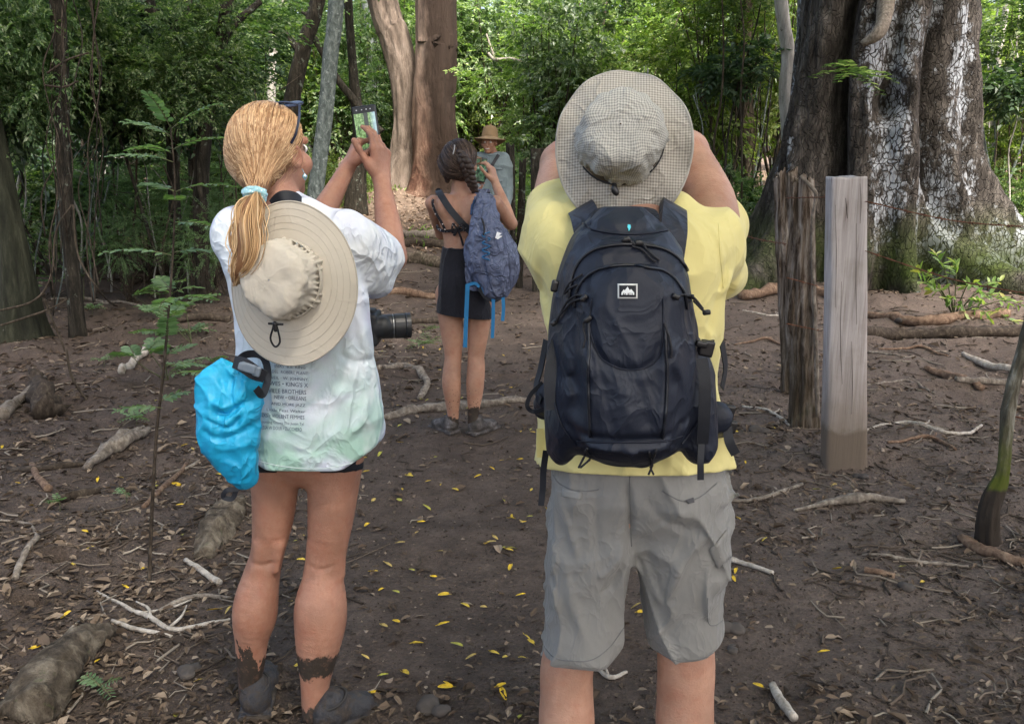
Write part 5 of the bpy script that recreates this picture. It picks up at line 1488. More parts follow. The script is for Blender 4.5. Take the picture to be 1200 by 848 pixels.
def sole(heel, toe, s, parent):
    heel, toe = np.asarray(heel, float), np.asarray(toe, float)
    d = unit(toe - heel); L = np.linalg.norm(toe - heel); sd = np.cross(d, [0, 0, 1]); R = np.stack([sd, d, [0, 0, 1]], 1)
    F = Field(np.minimum(heel, toe) - .08, np.maximum(heel, toe) + [.08, .08, .06], .004)
    F.box(heel + d * (L * .50) + [0, 0, .009], (.047 * s, L * .54, .012), R, .010)
    for k in range(7): F.box(heel + d * (L * (k - .1) / 6.0) + [0, 0, .0], (.06 * s, .004, .006), R, .001, 0, 'sub')
    add('sole', mesh_np('sole', *F.mesh(), plain('muddy_sole', (.045, .036, .028), .85, bump=(40, .8, .006), var=.5, vs=30)), parent)
    c = heel + d * .052 + np.array([0, 0, .088])
    add('shoe_collar', mesh_np('shoe_collar', *tube([c + sd * math.cos(a) * .038 * s + d * math.sin(a) * .042 * s + np.array([0, 0, .012 * math.sin(a)]) for a in np.linspace(0, 6.283, 24)], .0040, 7, 40, cap=False), plain('shoe_lining', (.030, .028, .027), .8, var=.5, vs=40)), parent)
def skin_mat(name, base, mud=None, spots=0):
    t = NT(name, .52, .35)
    v = t.co()
    n1 = t.noise(v, 7, 4, .6); n2 = t.noise(v, 55, 4, .6)
    a = tuple(q * .80 for q in base); b = tuple(min(1, q * 1.14) for q in base)
    col = t.mix(t.rng(n1, .35, .65), a, b)
    col = t.mix(t.rng(n2, .5, .75, 0, .35), col, (base[0] * .75, base[1] * .55, base[2] * .5))
    n3 = t.noise(v, 15, 5, .65, .4)
    col = t.mix(t.rng(n3, .50, .70, 0, .45), col, (base[0] * .82, base[1] * .58, base[2] * .52))
    col = t.mix(t.rng(n3, .42, .30, 0, .35), col, (min(1, base[0] * 1.22), base[1] * 1.35, base[2] * 1.4))
    fr = t.math('LESS_THAN', t.vor(v, 150), .13)
    col = t.mix(t.math('MULTIPLY', fr, .30), col, (base[0] * .45, base[1] * .35, base[2] * .3))
    t.b.inputs['Subsurface Weight'].default_value = .10
    t.b.inputs['Subsurface Radius'].default_value = (.012, .005, .003)
    t.b.inputs['Subsurface Scale'].default_value = .6
    h = t.math('ADD', t.noise(v, 220, 3), t.math('MULTIPLY', t.noise(v, 28, 4), 1.3))
    if mud:
        x, y, z = t.xyz(v)
        md = None
        mc = t.mix(t.noise(v, 30, 5, .7), (.018, .013, .010), (.060, .045, .034))
        for (x0, x1, z0, z1, amt, sc) in mud:
            e = t.math('ADD', z, t.math('MULTIPLY', t.math('SUBTRACT', t.noise(t.map(v, (1, 1, .45)), sc, 6, .72), .5), amt))
            e = t.math('ADD', e, t.math('MULTIPLY', t.math('SUBTRACT', t.noise(v, 95, 3, .6), .5), .035))
            f = t.math('MULTIPLY', t.rng(e, z1 + .005, z1 - .004), t.rng(e, z0 - .004, z0 + .005))
            f = t.math('MULTIPLY', f, t.math('MULTIPLY', t.math('GREATER_THAN', x, x0), t.math('LESS_THAN', x, x1)))
            md = f if md is None else t.math('MAXIMUM', md, f)
        if spots:
            s = t.math('MULTIPLY', t.math('LESS_THAN', t.vor(v, 60), .20), t.rng(t.math('ADD', z, t.math('MULTIPLY', t.noise(v, 8, 3), .15)), spots, spots - .12))
            md = t.math('MAXIMUM', md, s)
        md = t.math('MULTIPLY', md, t.rng(t.noise(v, 45, 5, .7), .30, .46, .70, 1.0))
        col = t.mix(md, col, mc)
        t.rough(t.mix(md, (.5, .5, .5), (.75, .75, .75)))
    t.color(col)
    t.bump(h, .45, .003)
    return t.m
def cloth_mat(name, c, var=.10, weave=700, rough=.85, fold=.25, sc=6):
    t = NT(name, rough, .15)
    v = t.co()
    n = t.noise(v, sc, 5, .6)
    t.color(t.mix(t.rng(n, .35, .65), tuple(q * (1 - var) for q in c), tuple(min(1, q * (1 + var)) for q in c)))
    b = t.crumple(v, fold, 7 if sc > 4 else 5, .014)
    t.bump(t.noise(v, weave, 2), .2, .001, prev=b)
    t.b.inputs['Sheen Weight'].default_value = .15
    return t.m
M_EYEW = plain('eye_white', (.75, .72, .68), .3); M_EYED = plain('eye_iris', (.06, .04, .03), .2)
M_BLACK = plain('black_nylon', (.016, .018, .024), .55, .3, var=.3, bump=(60, .3, .002))
M_BLACKP = plain('black_plastic', (.012, .012, .014), .35, .5)
M_CORD = plain('black_cord', (.02, .02, .024), .7)
SK_W = (.375, .192, .130); SK_M = (.455, .258, .18); SK_G = (.46, .26, .18)

def bvh_of(V, F):
    V = [Vector(p) for p in V.tolist()]
    return BVHTree.FromPolygons(V, [tuple(f) for q in F for f in q.tolist()])
def stick(bvh, px, py, off=.002, fallback=None):
    """point where the view line through (px,py) meets a surface, lifted off it"""
    u, v = (px - W0 / 2) / FOC, (H0 / 2 - py) / FOC
    d = Vector((u, ct + v * st, v * ct - st)).normalized()
    h = bvh.ray_cast(Vector((0, 0, CAMZ)), d)
    if h[0] is None: return P(px, py, fallback) if fallback else None
    nr = h[1] if h[1].dot(d) < 0 else -h[1]
    return np.array(h[0] + nr * off)
def sticks(bvh, pix, off=.002, fallback=None):
    return [q for q in (stick(bvh, a, b, off, fallback) for a, b in pix) if q is not None]
def dense(pix, n):
    return [tuple(p) for p in catmull(np.array([[a, b, 0] for a, b in pix], float), n)[:, :2]]
def cord(bvh, pix, r, mat, parent, name='cord', off=None, n=16, sides=6, fb=None):
    p = sticks(bvh, dense(pix, n), r * .8 if off is None else off, fb)
    if len(p) < 3: print('cord missed', pix[0]); return None
    return add(name, mesh_np(name, *tube(p, r, sides, max(8, len(p) * 2)), mat), parent)
def band(bvh, pix, w, th, mat, parent, name='strap', off=.003, n=18, fb=None):
    p = sticks(bvh, dense(pix, n), off, fb)
    if len(p) < 3: print('band missed', pix[0]); return None
    return add(name, mesh_np(name, *ribbon(p, w, th, (0, -1, .15), len(p) * 2), mat), parent)
def text_on(bvh, s, px, py, hpx, wpx, mat, parent, name='lettering', slope=0.0, align='LEFT', off=.0016):
    cu = bpy.data.curves.new('lettering', 'FONT'); cu.body = s; cu.size = 1.0; cu.resolution_u = 2
    o = bpy.data.objects.new('lettering', cu); C.objects.link(o)
    dg = bpy.context.evaluated_depsgraph_get()
    me = bpy.data.meshes.new_from_object(o.evaluated_get(dg))
    bpy.data.objects.remove(o)
    n = len(me.vertices); co = np.empty(n * 3, np.float32); me.vertices.foreach_get('co', co); co = co.reshape(-1, 3)
    w = co[:, 0].max() - co[:, 0].min(); h = .70
    sx, sy = wpx / w, hpx / h
    out = []; ok = True
    for x, y, _ in co:
        a, b = px + (x - co[:, 0].min()) * sx, py - y * sy + slope * (x - co[:, 0].min()) * sx
        q = stick(bvh, a, b, off)
        if q is None: ok = False; break
        out.append(q)
    if not ok: bpy.data.meshes.remove(me); return None
    me.vertices.foreach_set('co', np.array(out, np.float32).ravel()); me.materials.clear(); me.materials.append(mat); me.update()
    return add(name, me, parent)

def hat(o, R, rin, rx, ry, brim_h, crown_h, crown_prof, mats, parent, name='brim', cshift=(0, 0), ruff=.0, seed=0, nphi=180, pleat=0, cut=None):
    """R columns: right, up, axis (towards crown top). uv in metres"""
    ph = np.linspace(0, 2 * np.pi, nphi, endpoint=False)
    T = lambda X, Y, Z: np.stack([X, Y, Z], -1).reshape(-1, 3) @ np.asarray(R).T + o
    nt = 34; t = np.linspace(0, 1, nt)[:, None]
    rxx = rin + (rx - rin) * t; ryy = rin + (ry - rin) * t
    X, Y = np.cos(ph)[None] * rxx + cshift[0] * (1 - t), np.sin(ph)[None] * ryy + cshift[1] * (1 - t)
    Z = brim_h(X, Y, t, ph[None]) + 0 * X
    th = .0016
    V1 = T(X, Y, Z + th); V2 = T(X, Y, Z - th)
    i = np.arange(nt - 1)[:, None] * nphi; j = np.arange(nphi)[None]
    q = np.stack([i + j, i + (j + 1) % nphi, i + nphi + (j + 1) % nphi, i + nphi + j], -1).reshape(-1, 4)
    N = nt * nphi
    j = np.arange(nphi); e = (nt - 1) * nphi
    rim = np.stack([e + j, e + (j + 1) % nphi, N + e + (j + 1) % nphi, N + e + j], -1)
    uv = np.stack([X, Y], -1).reshape(-1, 2)
    b = add(name, mesh_np(name, np.vstack([V1, V2]), [np.vstack([q[:, ::-1], q + N, rim])], mats[0], uv=np.vstack([uv, uv])), parent)
    # crown
    cp = np.array(crown_prof)      # (radius factor, height factor)
    m = 44; s = np.linspace(0, 1, m)
    c = catmull(np.column_stack([cp, np.zeros(len(cp))]), m)
    r = rin * 1.0 * c[:, 0][:, None]; z = crown_h * c[:, 1][:, None]
    w = fbm(np.cos(ph)[None] * 2.2 + seed, np.sin(ph)[None] * 2.2, s[:, None] * 3.0, 4, seed)
    pl = np.sin(ph * 44 + 5 * vnoise(ph * 2, 0, 0, seed))[None] * np.exp(-((s[:, None] - .10) / .10) ** 2) * pleat
    r2 = r * (1 + ruff * w) + pl
    z2 = z + ruff * .25 * rin * fbm(np.cos(ph)[None] * r / rin * 2.5, np.sin(ph)[None] * r / rin * 2.5, seed, 4, seed + 5) * np.clip(z / crown_h, 0, 1)
    base = brim_h(np.cos(ph)[None] * rin + cshift[0], np.sin(ph)[None] * rin + cshift[1], 0 * ph[None], ph[None])
    X, Y = np.cos(ph)[None] * r2 + cshift[0], np.sin(ph)[None] * r2 + cshift[1]
    Z = z2 + base * (1 - s[:, None]) + (cut(X, Y, s[:, None]) if cut is not None else 0)
    V = T(X, Y, Z + 0 * X)
    i = np.arange(m - 1)[:, None] * nphi; jj = np.arange(nphi)[None]
    q = np.stack([i + jj, i + (jj + 1) % nphi, i + nphi + (jj + 1) % nphi, i + nphi + jj], -1).reshape(-1, 4)
    arc = np.concatenate([[0], np.cumsum(np.hypot(np.diff(r[:, 0]), np.diff(z[:, 0])))])[:, None]
    tot = arc[-1]
    uv = np.stack([np.cos(ph)[None] * (tot - arc), np.sin(ph)[None] * (tot - arc)], -1).reshape(-1, 2)
    add('crown', mesh_np('crown', V, q, mats[1], uv=uv), parent)
    return T
def strand_mat(name, a, b, c, rough=.42):
    t = NT(name, rough, .4)
    t.color(t.ramp(t.geo(), [(0, a), (.5, b), (1, c)]))
    return t.m
def slerp(a, b, t):
    a, b = unit(a), unit(b); w = math.acos(max(-1, min(1, float(a @ b)))); s = math.sin(w) + 1e-9
    return (np.sin((1 - t) * w)[:, None] * a + np.sin(t * w)[:, None] * b) / s

def woman():
    Y0 = 2.28
    rs = np.random.RandomState(3)
    base = P(335, 838, Y0); base[2] = 0
    root = empty('person', base, 'blonde woman in a tie-dye t-shirt holding a phone up with both hands', 'person')
    q = lambda px, py, Y=Y0: P(px, py, Y)
    r = lambda w, py, Y=Y0: S(w, py, Y) / 2
    hipL, hipR = q(322, 535), q(393, 535)
    F = Field((-1.02, 1.98, -.01), (-.18, 2.92, 1.70), .0042)
    # torso and neck
    F.chain([q(358, 520), q(352, 430), q(345, 330), q(343, 285)], [.12, .11, .125, .10], .03, flat=.75)
    nb = q(332, 252, 2.29)
    F.cone(q(343, 285), nb, .10, .055, .04, flat=.8)
    ho = q(321, 181, 2.31)
    Rh = rotm('Z', -31) @ rotm('X', 5)
    head(F, ho, Rh, 1.0, nb, .050)
    # legs: thigh, knee hollow, calf, ankle
    def leg(pts):
        P3, rr = [], []
        for (px, py, w, dy) in pts: P3.append(q(px, py, Y0 + dy)); rr.append(r(w, py) )
        F.chain(P3, rr, .020)
    leg([(320, 505, 74, .0), (322, 560, 57, .0), (320, 605, 48, .0), (314, 645, 39, .01), (308, 668, 41, .005), (301, 700, 49, -.01), (298, 722, 50, -.012), (295, 750, 38, -.005), (294, 775, 33, .0), (293, 798, 27, .005), (294, 815, 28, .01)])
    leg([(392, 505, 78, .0), (391, 560, 62, .0), (387, 612, 52, -.01), (382, 650, 43, -.015), (379, 676, 46, -.02), (376, 708, 59, -.04), (375, 732, 58, -.05), (372, 764, 47, -.055), (370, 790, 36, -.06), (369, 812, 31, -.065), (370, 834, 31, -.07)])
    # calf muscles and the tendons behind the knees
    for (px, py, w) in ((307, 712, 20), (293, 716, 18), (384, 718, 24), (368, 722, 22)): F.ell(q(px, py, Y0 - (.022 if px < 340 else .055)), (r(w, py), .036, .06), None, .03)
    for a, b in (((304, 640), (300, 668)), ((328, 640), (324, 668)), ((368, 640), (364, 670)), ((398, 640), (400, 672))): F.cone(q(*a, Y0 - .028), q(*b, Y0 - .030), .007, .005, .03)
    for px in (313, 381): F.crease([q(px - 17, 652), q(px, 655), q(px + 17, 651)], .007, -.0035)
    # arms
    sL, eL, wL = q(282, 272, 2.27), q(362, 280, 2.54), q(407, 197, 2.72)
    sR, eR, wR = q(412, 288, 2.28), q(460, 300, 2.50), q(447, 210, 2.68)
    F.chain([sL, (sL + eL) / 2, eL], [.050, .044, .036], .02)
    F.chain([eL, eL * .7 + wL * .3, eL * .3 + wL * .7, wL], [.036, .038, .029, .0235], .015)
    F.chain([sR, (sR + eR) / 2, eR], [.044, .042, .037], .02)
    F.chain([eR, eR * .7 + wR * .3, eR * .3 + wR * .7, wR], [.037, .039, .030, .0245], .015)
    F.ell(eR + [.004, -.01, -.012], (.028, .028, .024), None, .02)
    # right hand upright behind the phone edge, left hand a loose fist under it
    hand(F, wR, (-.02, .10, 1), (-.80, .55, .0), 1 if np.cross([0, 0, 1], [-.8, .55, 0])[0] < 0 else -1, per=[(15, 35, 20), (18, 38, 22), (24, 42, 24), (32, 46, 26)], thumb=(.75, .5, .25), s=.98, k=.006, tcurl=8)
    hand(F, wL, (.42, .20, 1), (.85, .35, -.25), -1, per=[(55, 70, 40), (60, 75, 40), (64, 78, 40), (68, 80, 40)], thumb=(.75, .45, .45), s=.92, k=.006, tcurl=18)
    z745, z770 = q(300, 752)[2], q(300, 780)[2]
    mid = float(q(333, 800)[0])
    mud = [(-9, mid, -1, q(293, 758)[2], .42, 26), (mid, 9, q(370, 786, 2.22)[2], q(370, 762, 2.22)[2], .10, 18), (mid, 9, -1, q(370, 820, 2.22)[2], .16, 22)]
    V, Fc = F.mesh()
    body = add('body', mesh_np('body', V, Fc, skin_mat('sunburnt_skin', SK_W, mud, .16)), root)
    body['label'] = 'bare legs splashed with drying mud'
    eye_meshes(ho, Rh, 1.0, root)
    # earring
    ep = q(357, 207, 2.24); m = NT('earring', .2, .8); m.color((.35, .55, .62)); m.b.inputs['Metallic'].default_value = .6
    FF = Field(ep - .02, ep + .02, .0013); FF.ell(ep, (.0065, .004, .0065), rotm('Y', 45), .001); FF.cone(ep + [0, 0, .006], q(354, 198, 2.25), .0012, .0012, .002)
    FF.ell(ep - [0, 0, .007], (.0022, .0022, .0022), None, .001)
    add('earring', mesh_np('earring', *FF.mesh(), m.m), root)

    # --- hair: cap, combed strands, ponytail
    cen = ho + Rh @ np.array([0, -.018, .030])
    rad = np.array([.085, .108, .099])
    tie = q(299, 229, 2.165)
    tl = Rh.T @ (tie - cen)
    H = Field(ho - .17, ho + .17, .004)
    H.ell(cen, rad * [.985, .985, .985], Rh, .0)
    H.cone(cen + Rh @ np.array([0, -.05, -.045]), tie + (ho - tie) * .12, .062, .024, .035)
    H.cut(ho + Rh @ np.array([0, .056, .05]), Rh @ np.array([0, .93, -.42]), .01)
    H.cut(ho + Rh @ np.array([0, .005, -.012]), Rh @ np.array([0, .85, -.62]), .01)
    HV, HF = H.mesh()
    M_H0 = plain('hair_base', (.17, .085, .040), .5, .3, var=.2, vs=20)
    M_H1 = strand_mat('blonde_hair', (.26, .135, .062), (.50, .30, .155), (.74, .52, .31))
    cap = add('hair', mesh_np('hair', HV, HF, M_H0), root)
    hb = bvh_of(HV, HF)
    parts = []
    for k in range(2600):
        u = unit(rs.normal(0, 1, 3)); u[1] *= 1.0
        if u[2] < -.45 and u[1] > -.2: continue
        if u[1] > .52 + .25 * u[2]: continue
        if u[1] > .2 and u[2] < .15: continue
        n = 13; t = np.linspace(0, 1, n)
        dirs = slerp(u, unit(tl), t ** 1.1 * .97)
        rr = 1 / np.sqrt(((dirs / rad) ** 2).sum(1))
        # follow the cap where it bulges out towards the tie
        pts = cen + (dirs * rr[:, None]) @ Rh.T
        f = np.clip((t - .62) / .38, 0, 1)[:, None] ** 1.4
        pts = pts * (1 - f) + (tie + rs.normal(0, .007, 3)) * f
        snapped = []
        for p_ in pts:
            loc, nr, _, dist = hb.find_nearest(Vector(p_))
            nr = np.array(nr)
            if np.dot(nr, p_ - cen) < 0: nr = -nr
            snapped.append(np.array(loc) + nr * rs.uniform(.0003, .0035))
        snapped = np.array(snapped); snapped = snapped * (1 - f * .6) + pts * f * .6
        parts.append(tube(snapped, [.0010, .0014, .0012, .0008], 3, n, cap=False))
    for k in range(170):      # flyaways
        u = unit(rs.normal(0, 1, 3)); u[1] = min(u[1], .3)
        p0 = cen + Rh @ (u / math.sqrt(((u / rad) ** 2).sum())); d1 = unit(Rh @ u + rs.normal(0, .6, 3)); L = rs.uniform(.015, .05)
        tg = unit(tie - p0); parts.append(tube([p0, p0 + d1 * L * .3 + tg * L * .3, p0 + d1 * L * .45 + tg * L], [.0005, .0003], 3, 5, cap=False))
    add('strands', mesh_np('strands', *merge(parts), M_H1), cap)
    path = catmull([tie, q(293, 245, 2.115), q(289, 268, 2.075), q(290, 295, 2.055), q(281, 318, 2.06), q(274, 332, 2.075)], 22)
    prof_r = np.interp(np.linspace(0, 1, 22), [0, .08, .25, .5, .75, 1], [.010, .021, .038, .043, .031, .008])
    T_, N_, B_ = frames(path)
    parts = []
    for k in range(1000):
        a = rs.uniform(0, 6.28); ra = rs.uniform(0, 1) ** .5; ph0 = rs.uniform(0, 6.28); endk = rs.randint(15, 23)
        grp = (a // .7) * 1.3
        w = np.linspace(0, 1, 22)
        off = (np.cos(a) * N_ + np.sin(a) * B_ * .62) * (prof_r * ra)[:, None]
        wav = .0060 * np.sin(w * 13 + grp)[:, None] * N_ * w[:, None] + .003 * np.sin(w * 11 + grp * 2)[:, None] * B_
        if k % 12 == 0: off = off * 1.35; wav = wav * 1.8
        parts.append(tube((path + off + wav)[:endk], [.0010, .0015, .0014, .0006], 3, endk, cap=False))
    F2 = Field(path.min(0) - .05, path.max(0) + .05, .004); F2.chain(list(path[::2]), list(prof_r[::2] * .62), .01)
    pt = add('ponytail', mesh_np('ponytail', *F2.mesh(), M_H0), root)
    add('strands', mesh_np('strands', *merge(parts), strand_mat('ponytail_hair', (.32, .18, .085), (.60, .39, .20), (.84, .64, .40))), pt)
    # scrunchie
    F3 = Field(tie - .05, tie + .05, .0022)
    ax = unit(path[1] - path[0]); s1 = unit(np.cross(ax, [0, 1, 0])); s2 = np.cross(ax, s1)
    for k in range(16):
        a0, a1 = k * 2 * np.pi / 16, (k + 1) * 2 * np.pi / 16
        F3.cone(tie + (s1 * math.cos(a0) + s2 * math.sin(a0) * .75) * .019, tie + (s1 * math.cos(a1) + s2 * math.sin(a1) * .75) * .019, .0095 + .002 * (k % 2), .0095 + .002 * ((k + 1) % 2), .003)
    F3.wrinkle(lambda x, y, z: .0028 * fbm(x * 60, y * 60, z * 160, 3, 4))
    t = NT('scrunchie', .8, .2); v = t.co(); t.color(t.mix(t.math('LESS_THAN', t.vor(v, 130), .22), (.32, .55, .62), (.75, .82, .85)))
    add('scrunchie', mesh_np('scrunchie', *F3.mesh(), t.m), root)

    # --- t-shirt
    F = Field((-.98, 2.02, .66), (-.22, 2.66, 1.50), .0042)
    pys = [552, 540, 500, 450, 400, 350, 310, 285, 268, 256]
    xl = [301, 300, 294, 287, 280, 272, 266, 264, 270, 290]
    xr = [446, 446, 446, 441, 436, 431, 428, 424, 412, 388]
    dp = [.128, .127, .122, .113, .110, .115, .115, .105, .085, .060]
    zz = [q(370, p_)[2] for p_ in pys]; cxs = [q((a + b) / 2, p_)[0] for a, b, p_ in zip(xl, xr, pys)]; aa = [r(b - a, p_) for a, b, p_ in zip(xl, xr, pys)]
    prof(F, zz, cxs, aa, [Y0] * len(zz), dp, 2.3)
    F.cone(q(300, 262, 2.28), q(322, 248, 2.29), .040, .055, .03, flat=.9); F.cone(q(398, 268, 2.28), q(345, 250, 2.29), .040, .055, .04, flat=.9)
    F.ell(q(275, 268, 2.29), (.045, .055, .05), None, .03)
    # sleeves
    F.chain([q(408, 276, 2.27), q(428, 287, 2.36), q(446, 300, 2.45)], [.066, .066, .064], .03)
    F.chain([q(410, 290, 2.28), q(430, 318, 2.36), q(440, 330, 2.42)], [.060, .058, .050], .03)
    F.cone(q(280, 276, 2.29), q(318, 292, 2.44), .060, .070, .03)
    F.cut(q(450, 305, 2.465), (.5, 1, .0), 0, lo=(-.50, 2.38, 1.1), hi=(-.2, 2.7, 1.5))
    F.cut(q(330, 292, 2.47), (.45, 1, .1), 0, lo=(-.9, 2.40, 1.1), hi=(-.50, 2.7, 1.5))
    def wr(x, y, z):
        low = np.clip((1.25 - z) / .35, 0, 1)
        n = .006 * fbm(x * 5, y * 5, z * 3.2, 3, 3)
        rid = 1 - np.abs(vnoise(x * 7 + z * 5, y * 6, z * 3.0, 8)); n = n + .010 * low * (rid ** 4 - .2)
        n = n + .004 * fbm(x * 13 + z * 6, y * 9, z * 8, 3, 77)
        rid = 1 - np.abs(vnoise(x * 4 - z * 6, y * 5, z * 2.0, 18)); n = n + .006 * (rid ** 4 - .2)
        return n
    F.wrinkle(wr)
    for pts, w_, a_ in [([(400, 440), (418, 450), (428, 475), (420, 500), (395, 525)], .012, .006), ([(392, 415), (412, 428), (430, 432)], .010, -.006), ([(428, 398), (436, 400)], .01, -.004), ([(330, 520), (360, 528), (400, 520), (430, 500)], .014, -.004),
                        ([(425, 340), (420, 380), (428, 430)], .013, .006), ([(415, 330), (400, 380), (398, 440)], .013, -.004), ([(438, 340), (432, 352), (418, 350)], .008, -.006), ([(380, 440), (400, 470), (400, 500), (380, 530)], .012, .005)]:
        F.crease([q(a, b, Y0 - .112) for a, b in pts], w_, a_)
    # hem: follow the lower edge and hollow the inside
    F.cut(q(372, 551, Y0 - .1), (.0, -.25, -1), 0)
    F.cut(q(446, 523, Y0 - .1), (.62, -.1, -1), .01); F.cut(q(300, 545, Y0 - .1), (-.5, -.1, -1), .01)
    sub = [(p_ - .008) for p_ in aa]
    prof(F, [q(370, 580)[2], q(370, 552)[2], q(370, 534)[2], q(370, 530)[2]], [cxs[0]] * 4, [aa[0] - .010] * 3 + [.05], [Y0] * 4, [.118] * 3 + [.05], 2.3, op='sub')
    TV, TF = F.mesh()
    t = NT('tie_dye_cotton', .85, .15); v = t.co()
    n1 = t.noise(v, 3.6, 3, .55, .8); n2 = t.noise(t.map(v, loc=(4, 2, 1)), 4.5, 3, .55, .6); z = t.xyz(v)[2]
    c = t.mix(t.rng(n1, .40, .60), (.70, .76, .82), (.62, .64, .77))
    low = t.rng(t.math('ADD', z, t.math('MULTIPLY', n2, .25)), 1.32, .98)
    c = t.mix(t.math('MULTIPLY', t.rng(n2, .44, .58), low), c, (.38, .58, .50))
    c = t.mix(t.rng(t.noise(t.map(v, loc=(1, 7, 3)), 5, 3, .5, .5), .52, .66), c, (.78, .81, .84))
    t.color(c); b_ = t.crumple(v, .45, 5, .016); t.bump(t.noise(v, 600, 2), .2, .001, prev=b_)
    ts = add('t_shirt', mesh_np('t_shirt', TV, TF, t.m), root)
    tb = bvh_of(TV, TF)
    cord(tb, [(303, 540), (330, 546), (372, 549), (415, 541), (444, 519)], .0014, cloth_mat('hem_stitch', (.62, .72, .72)), ts, 'hem', off=-.0004, n=40)
    ink = plain('shirt_print', (.10, .13, .19), .8)
    rows = [(429, 'INXS  B.B. KING', 322, 36, 3.4), (435.5, 'DEL  ROBERT PLANT', 319, 42, 3.4), (442.5, 'NEIL · W. JOHNNY', 317, 44, 3.4), (450, 'WES • KING\'S X', 316, 45, 5), (458.5, 'VILLE BROTHERS', 315, 44, 5), (466, 'NEW • ORLEANS', 322, 37, 4.6),
            (473, 'AND MORE JAZZ', 318, 40, 3.2), (480, 'Little Feat Walter', 313, 45, 3.2), (487, 'INXS • VIOLENT FEMMES', 304, 53, 4.4), (494, 'Counting Crows The Justin Tyl', 304, 52, 3.2), (501, 'ODESSA W DOUR • ZUCCHERO', 301, 53, 4.2)]
    for py, s_, px, w_, h_ in rows: text_on(tb, s_, px, py + 1, h_, w_, ink, ts, slope=.06)
    # collar
    cc = nb + np.array([0, -.004, -.006]); ph = np.linspace(0, 2 * np.pi, 40)
    add('collar', mesh_np('collar', *tube([cc + np.array([math.cos(a) * .068, math.sin(a) * .062, -.012 * math.sin(a)]) for a in ph], .008, 8, 60), t.m), ts)
    # --- black shorts just showing below the hem
    F = Field((-.9, 2.08, .60), (-.3, 2.48, .95), .005)
    F.cone(q(322, 520), q(321, 556), r(66, 540), r(64, 556), .0); F.cone(q(392, 520), q(391, 556), r(69, 540), r(68, 556), .01); F.cone(q(335, 505), q(380, 505), .10, .10, .03)
    F.cut(q(360, 556, Y0 - .1), (0, -.2, -1))
    add('shorts', mesh_np('shorts', *F.mesh(), M_BLACK), root)
    # --- shoes
    t = NT('muddy_shoe', .55, .4); v = t.co(); n = t.noise(v, 30, 8, .78)
    t.color(t.ramp(n, [(.36, (.012, .012, .014)), (.48, (.040, .040, .046)), (.54, (.040, .030, .023)), (.62, (.075, .060, .050)), (.72, (.20, .20, .205))])); t.bump(n, .8, .01)
    for hx, tx in (((298, 838, Y0 - .05), (312, 800, Y0 + .20)), ((372, 866, 2.165), (436, 846, 2.30))):
        h_ = q(hx[0], hx[1], hx[2]); t_ = q(tx[0], tx[1], tx[2]); h_[2] = t_[2] = float(hgt(h_[0], h_[1])) - .004
        FS = Field(np.minimum(h_, t_) - .09, np.maximum(h_, t_) + [.09, .09, .17], .004)
        shoe(FS, h_, t_); FS.wrinkle(lambda x, y, z: .002 * fbm(x * 50, y * 50, z * 50, 3, 2))
        sole(h_, t_, 1.0, add('shoe', mesh_np('shoe', *FS.mesh(), t.m), root))

    # --- things she carries
    sg = empty('sunglasses', q(312, 130, 2.33), 'dark sunglasses pushed up on the blonde hair', 'sunglasses')
    mS = plain('sunglass_frame', (.012, .016, .035), .25, .6)
    Tt = lambda x, y, z: ho + Rh @ np.array([x, y, z])
    for s_ in (-1, 1):
        FS = Field(Tt(s_ * .036, .044, .122) - .05, Tt(s_ * .036, .044, .122) + .05, .002)
        FS.ell(Tt(s_ * .036, .050, .118), (.033, .005, .018), Rh @ rotm('X', -68), .0)
        add('lens', mesh_np('lens', *FS.mesh(), mS), sg)
        add('temple', mesh_np('temple', *ribbon([Tt(s_ * .068, .040, .118), Tt(s_ * .088, .012, .088), Tt(s_ * .094, -.012, .050), Tt(s_ * .090, -.028, .028)], .006, .003, Rh @ np.array([s_, 0, 0.0]), 20), mS), sg)
    add('bridge', mesh_np('bridge', *tube([Tt(-.068, .040, .116), Tt(-.02, .046, .123), Tt(.02, .046, .123), Tt(.068, .040, .116)], .003, 6, 16), mS), sg)

    # phone
    pc = q(430.5, 156, 2.73)
    ph_ = empty('phone', pc, 'phone in a black case held up by the blonde woman, its screen showing the forest', 'phone')
    Rp = rotm('Y', -7) @ rotm('X', -4) @ rotm('Z', -6)
    hw, hh = S(29, 150, 2.73) / 2, .079
    FS = Field(pc - .12, pc + .12, .002); FS.box(pc, (hw, .005, hh), Rp, .010 - .0055); FS.box(pc, (hw - .001, .0045, hh - .001), Rp, .004)
    add('case', mesh_np('case', *FS.mesh(), M_BLACKP), ph_)
    def card(cx_, cz_, w_, h_, off, mat, name, parent):
        s = np.array([[-w_, -off, -h_], [w_, -off, -h_], [w_, -off, h_], [-w_, -off, h_]]) + [cx_, 0, cz_]
        uvs = np.array([[0, 0], [1, 0], [1, 1], [0, 1]], float)
        V = s @ Rp.T + pc
        V = np.vstack([V, V + Rp @ np.array([0, .002, 0])])
        f = np.array([[0, 1, 2, 3], [0, 4, 5, 1], [1, 5, 6, 2], [2, 6, 7, 3], [3, 7, 4, 0]])
        return add(name, mesh_np(name, V, f, mat, False, uv=np.vstack([uvs, uvs])), parent)
    t = NT('phone_screen', .15, .5); v = t.co('UV')
    x, y, _ = t.xyz(v)
    n = t.noise(t.map(v, (2, 3, 1)), 4, 6, .7); n2 = t.noise(t.map(v, (9, 1.5, 1)), 1.6, 3, .6)
    c = t.ramp(n, [(.32, (.02, .04, .015)), (.48, (.12, .22, .07)), (.62, (.32, .45, .22)), (.75, (.75, .85, .80))])
    c = t.mix(t.rng(n2, .55, .62), c, (.03, .035, .03))
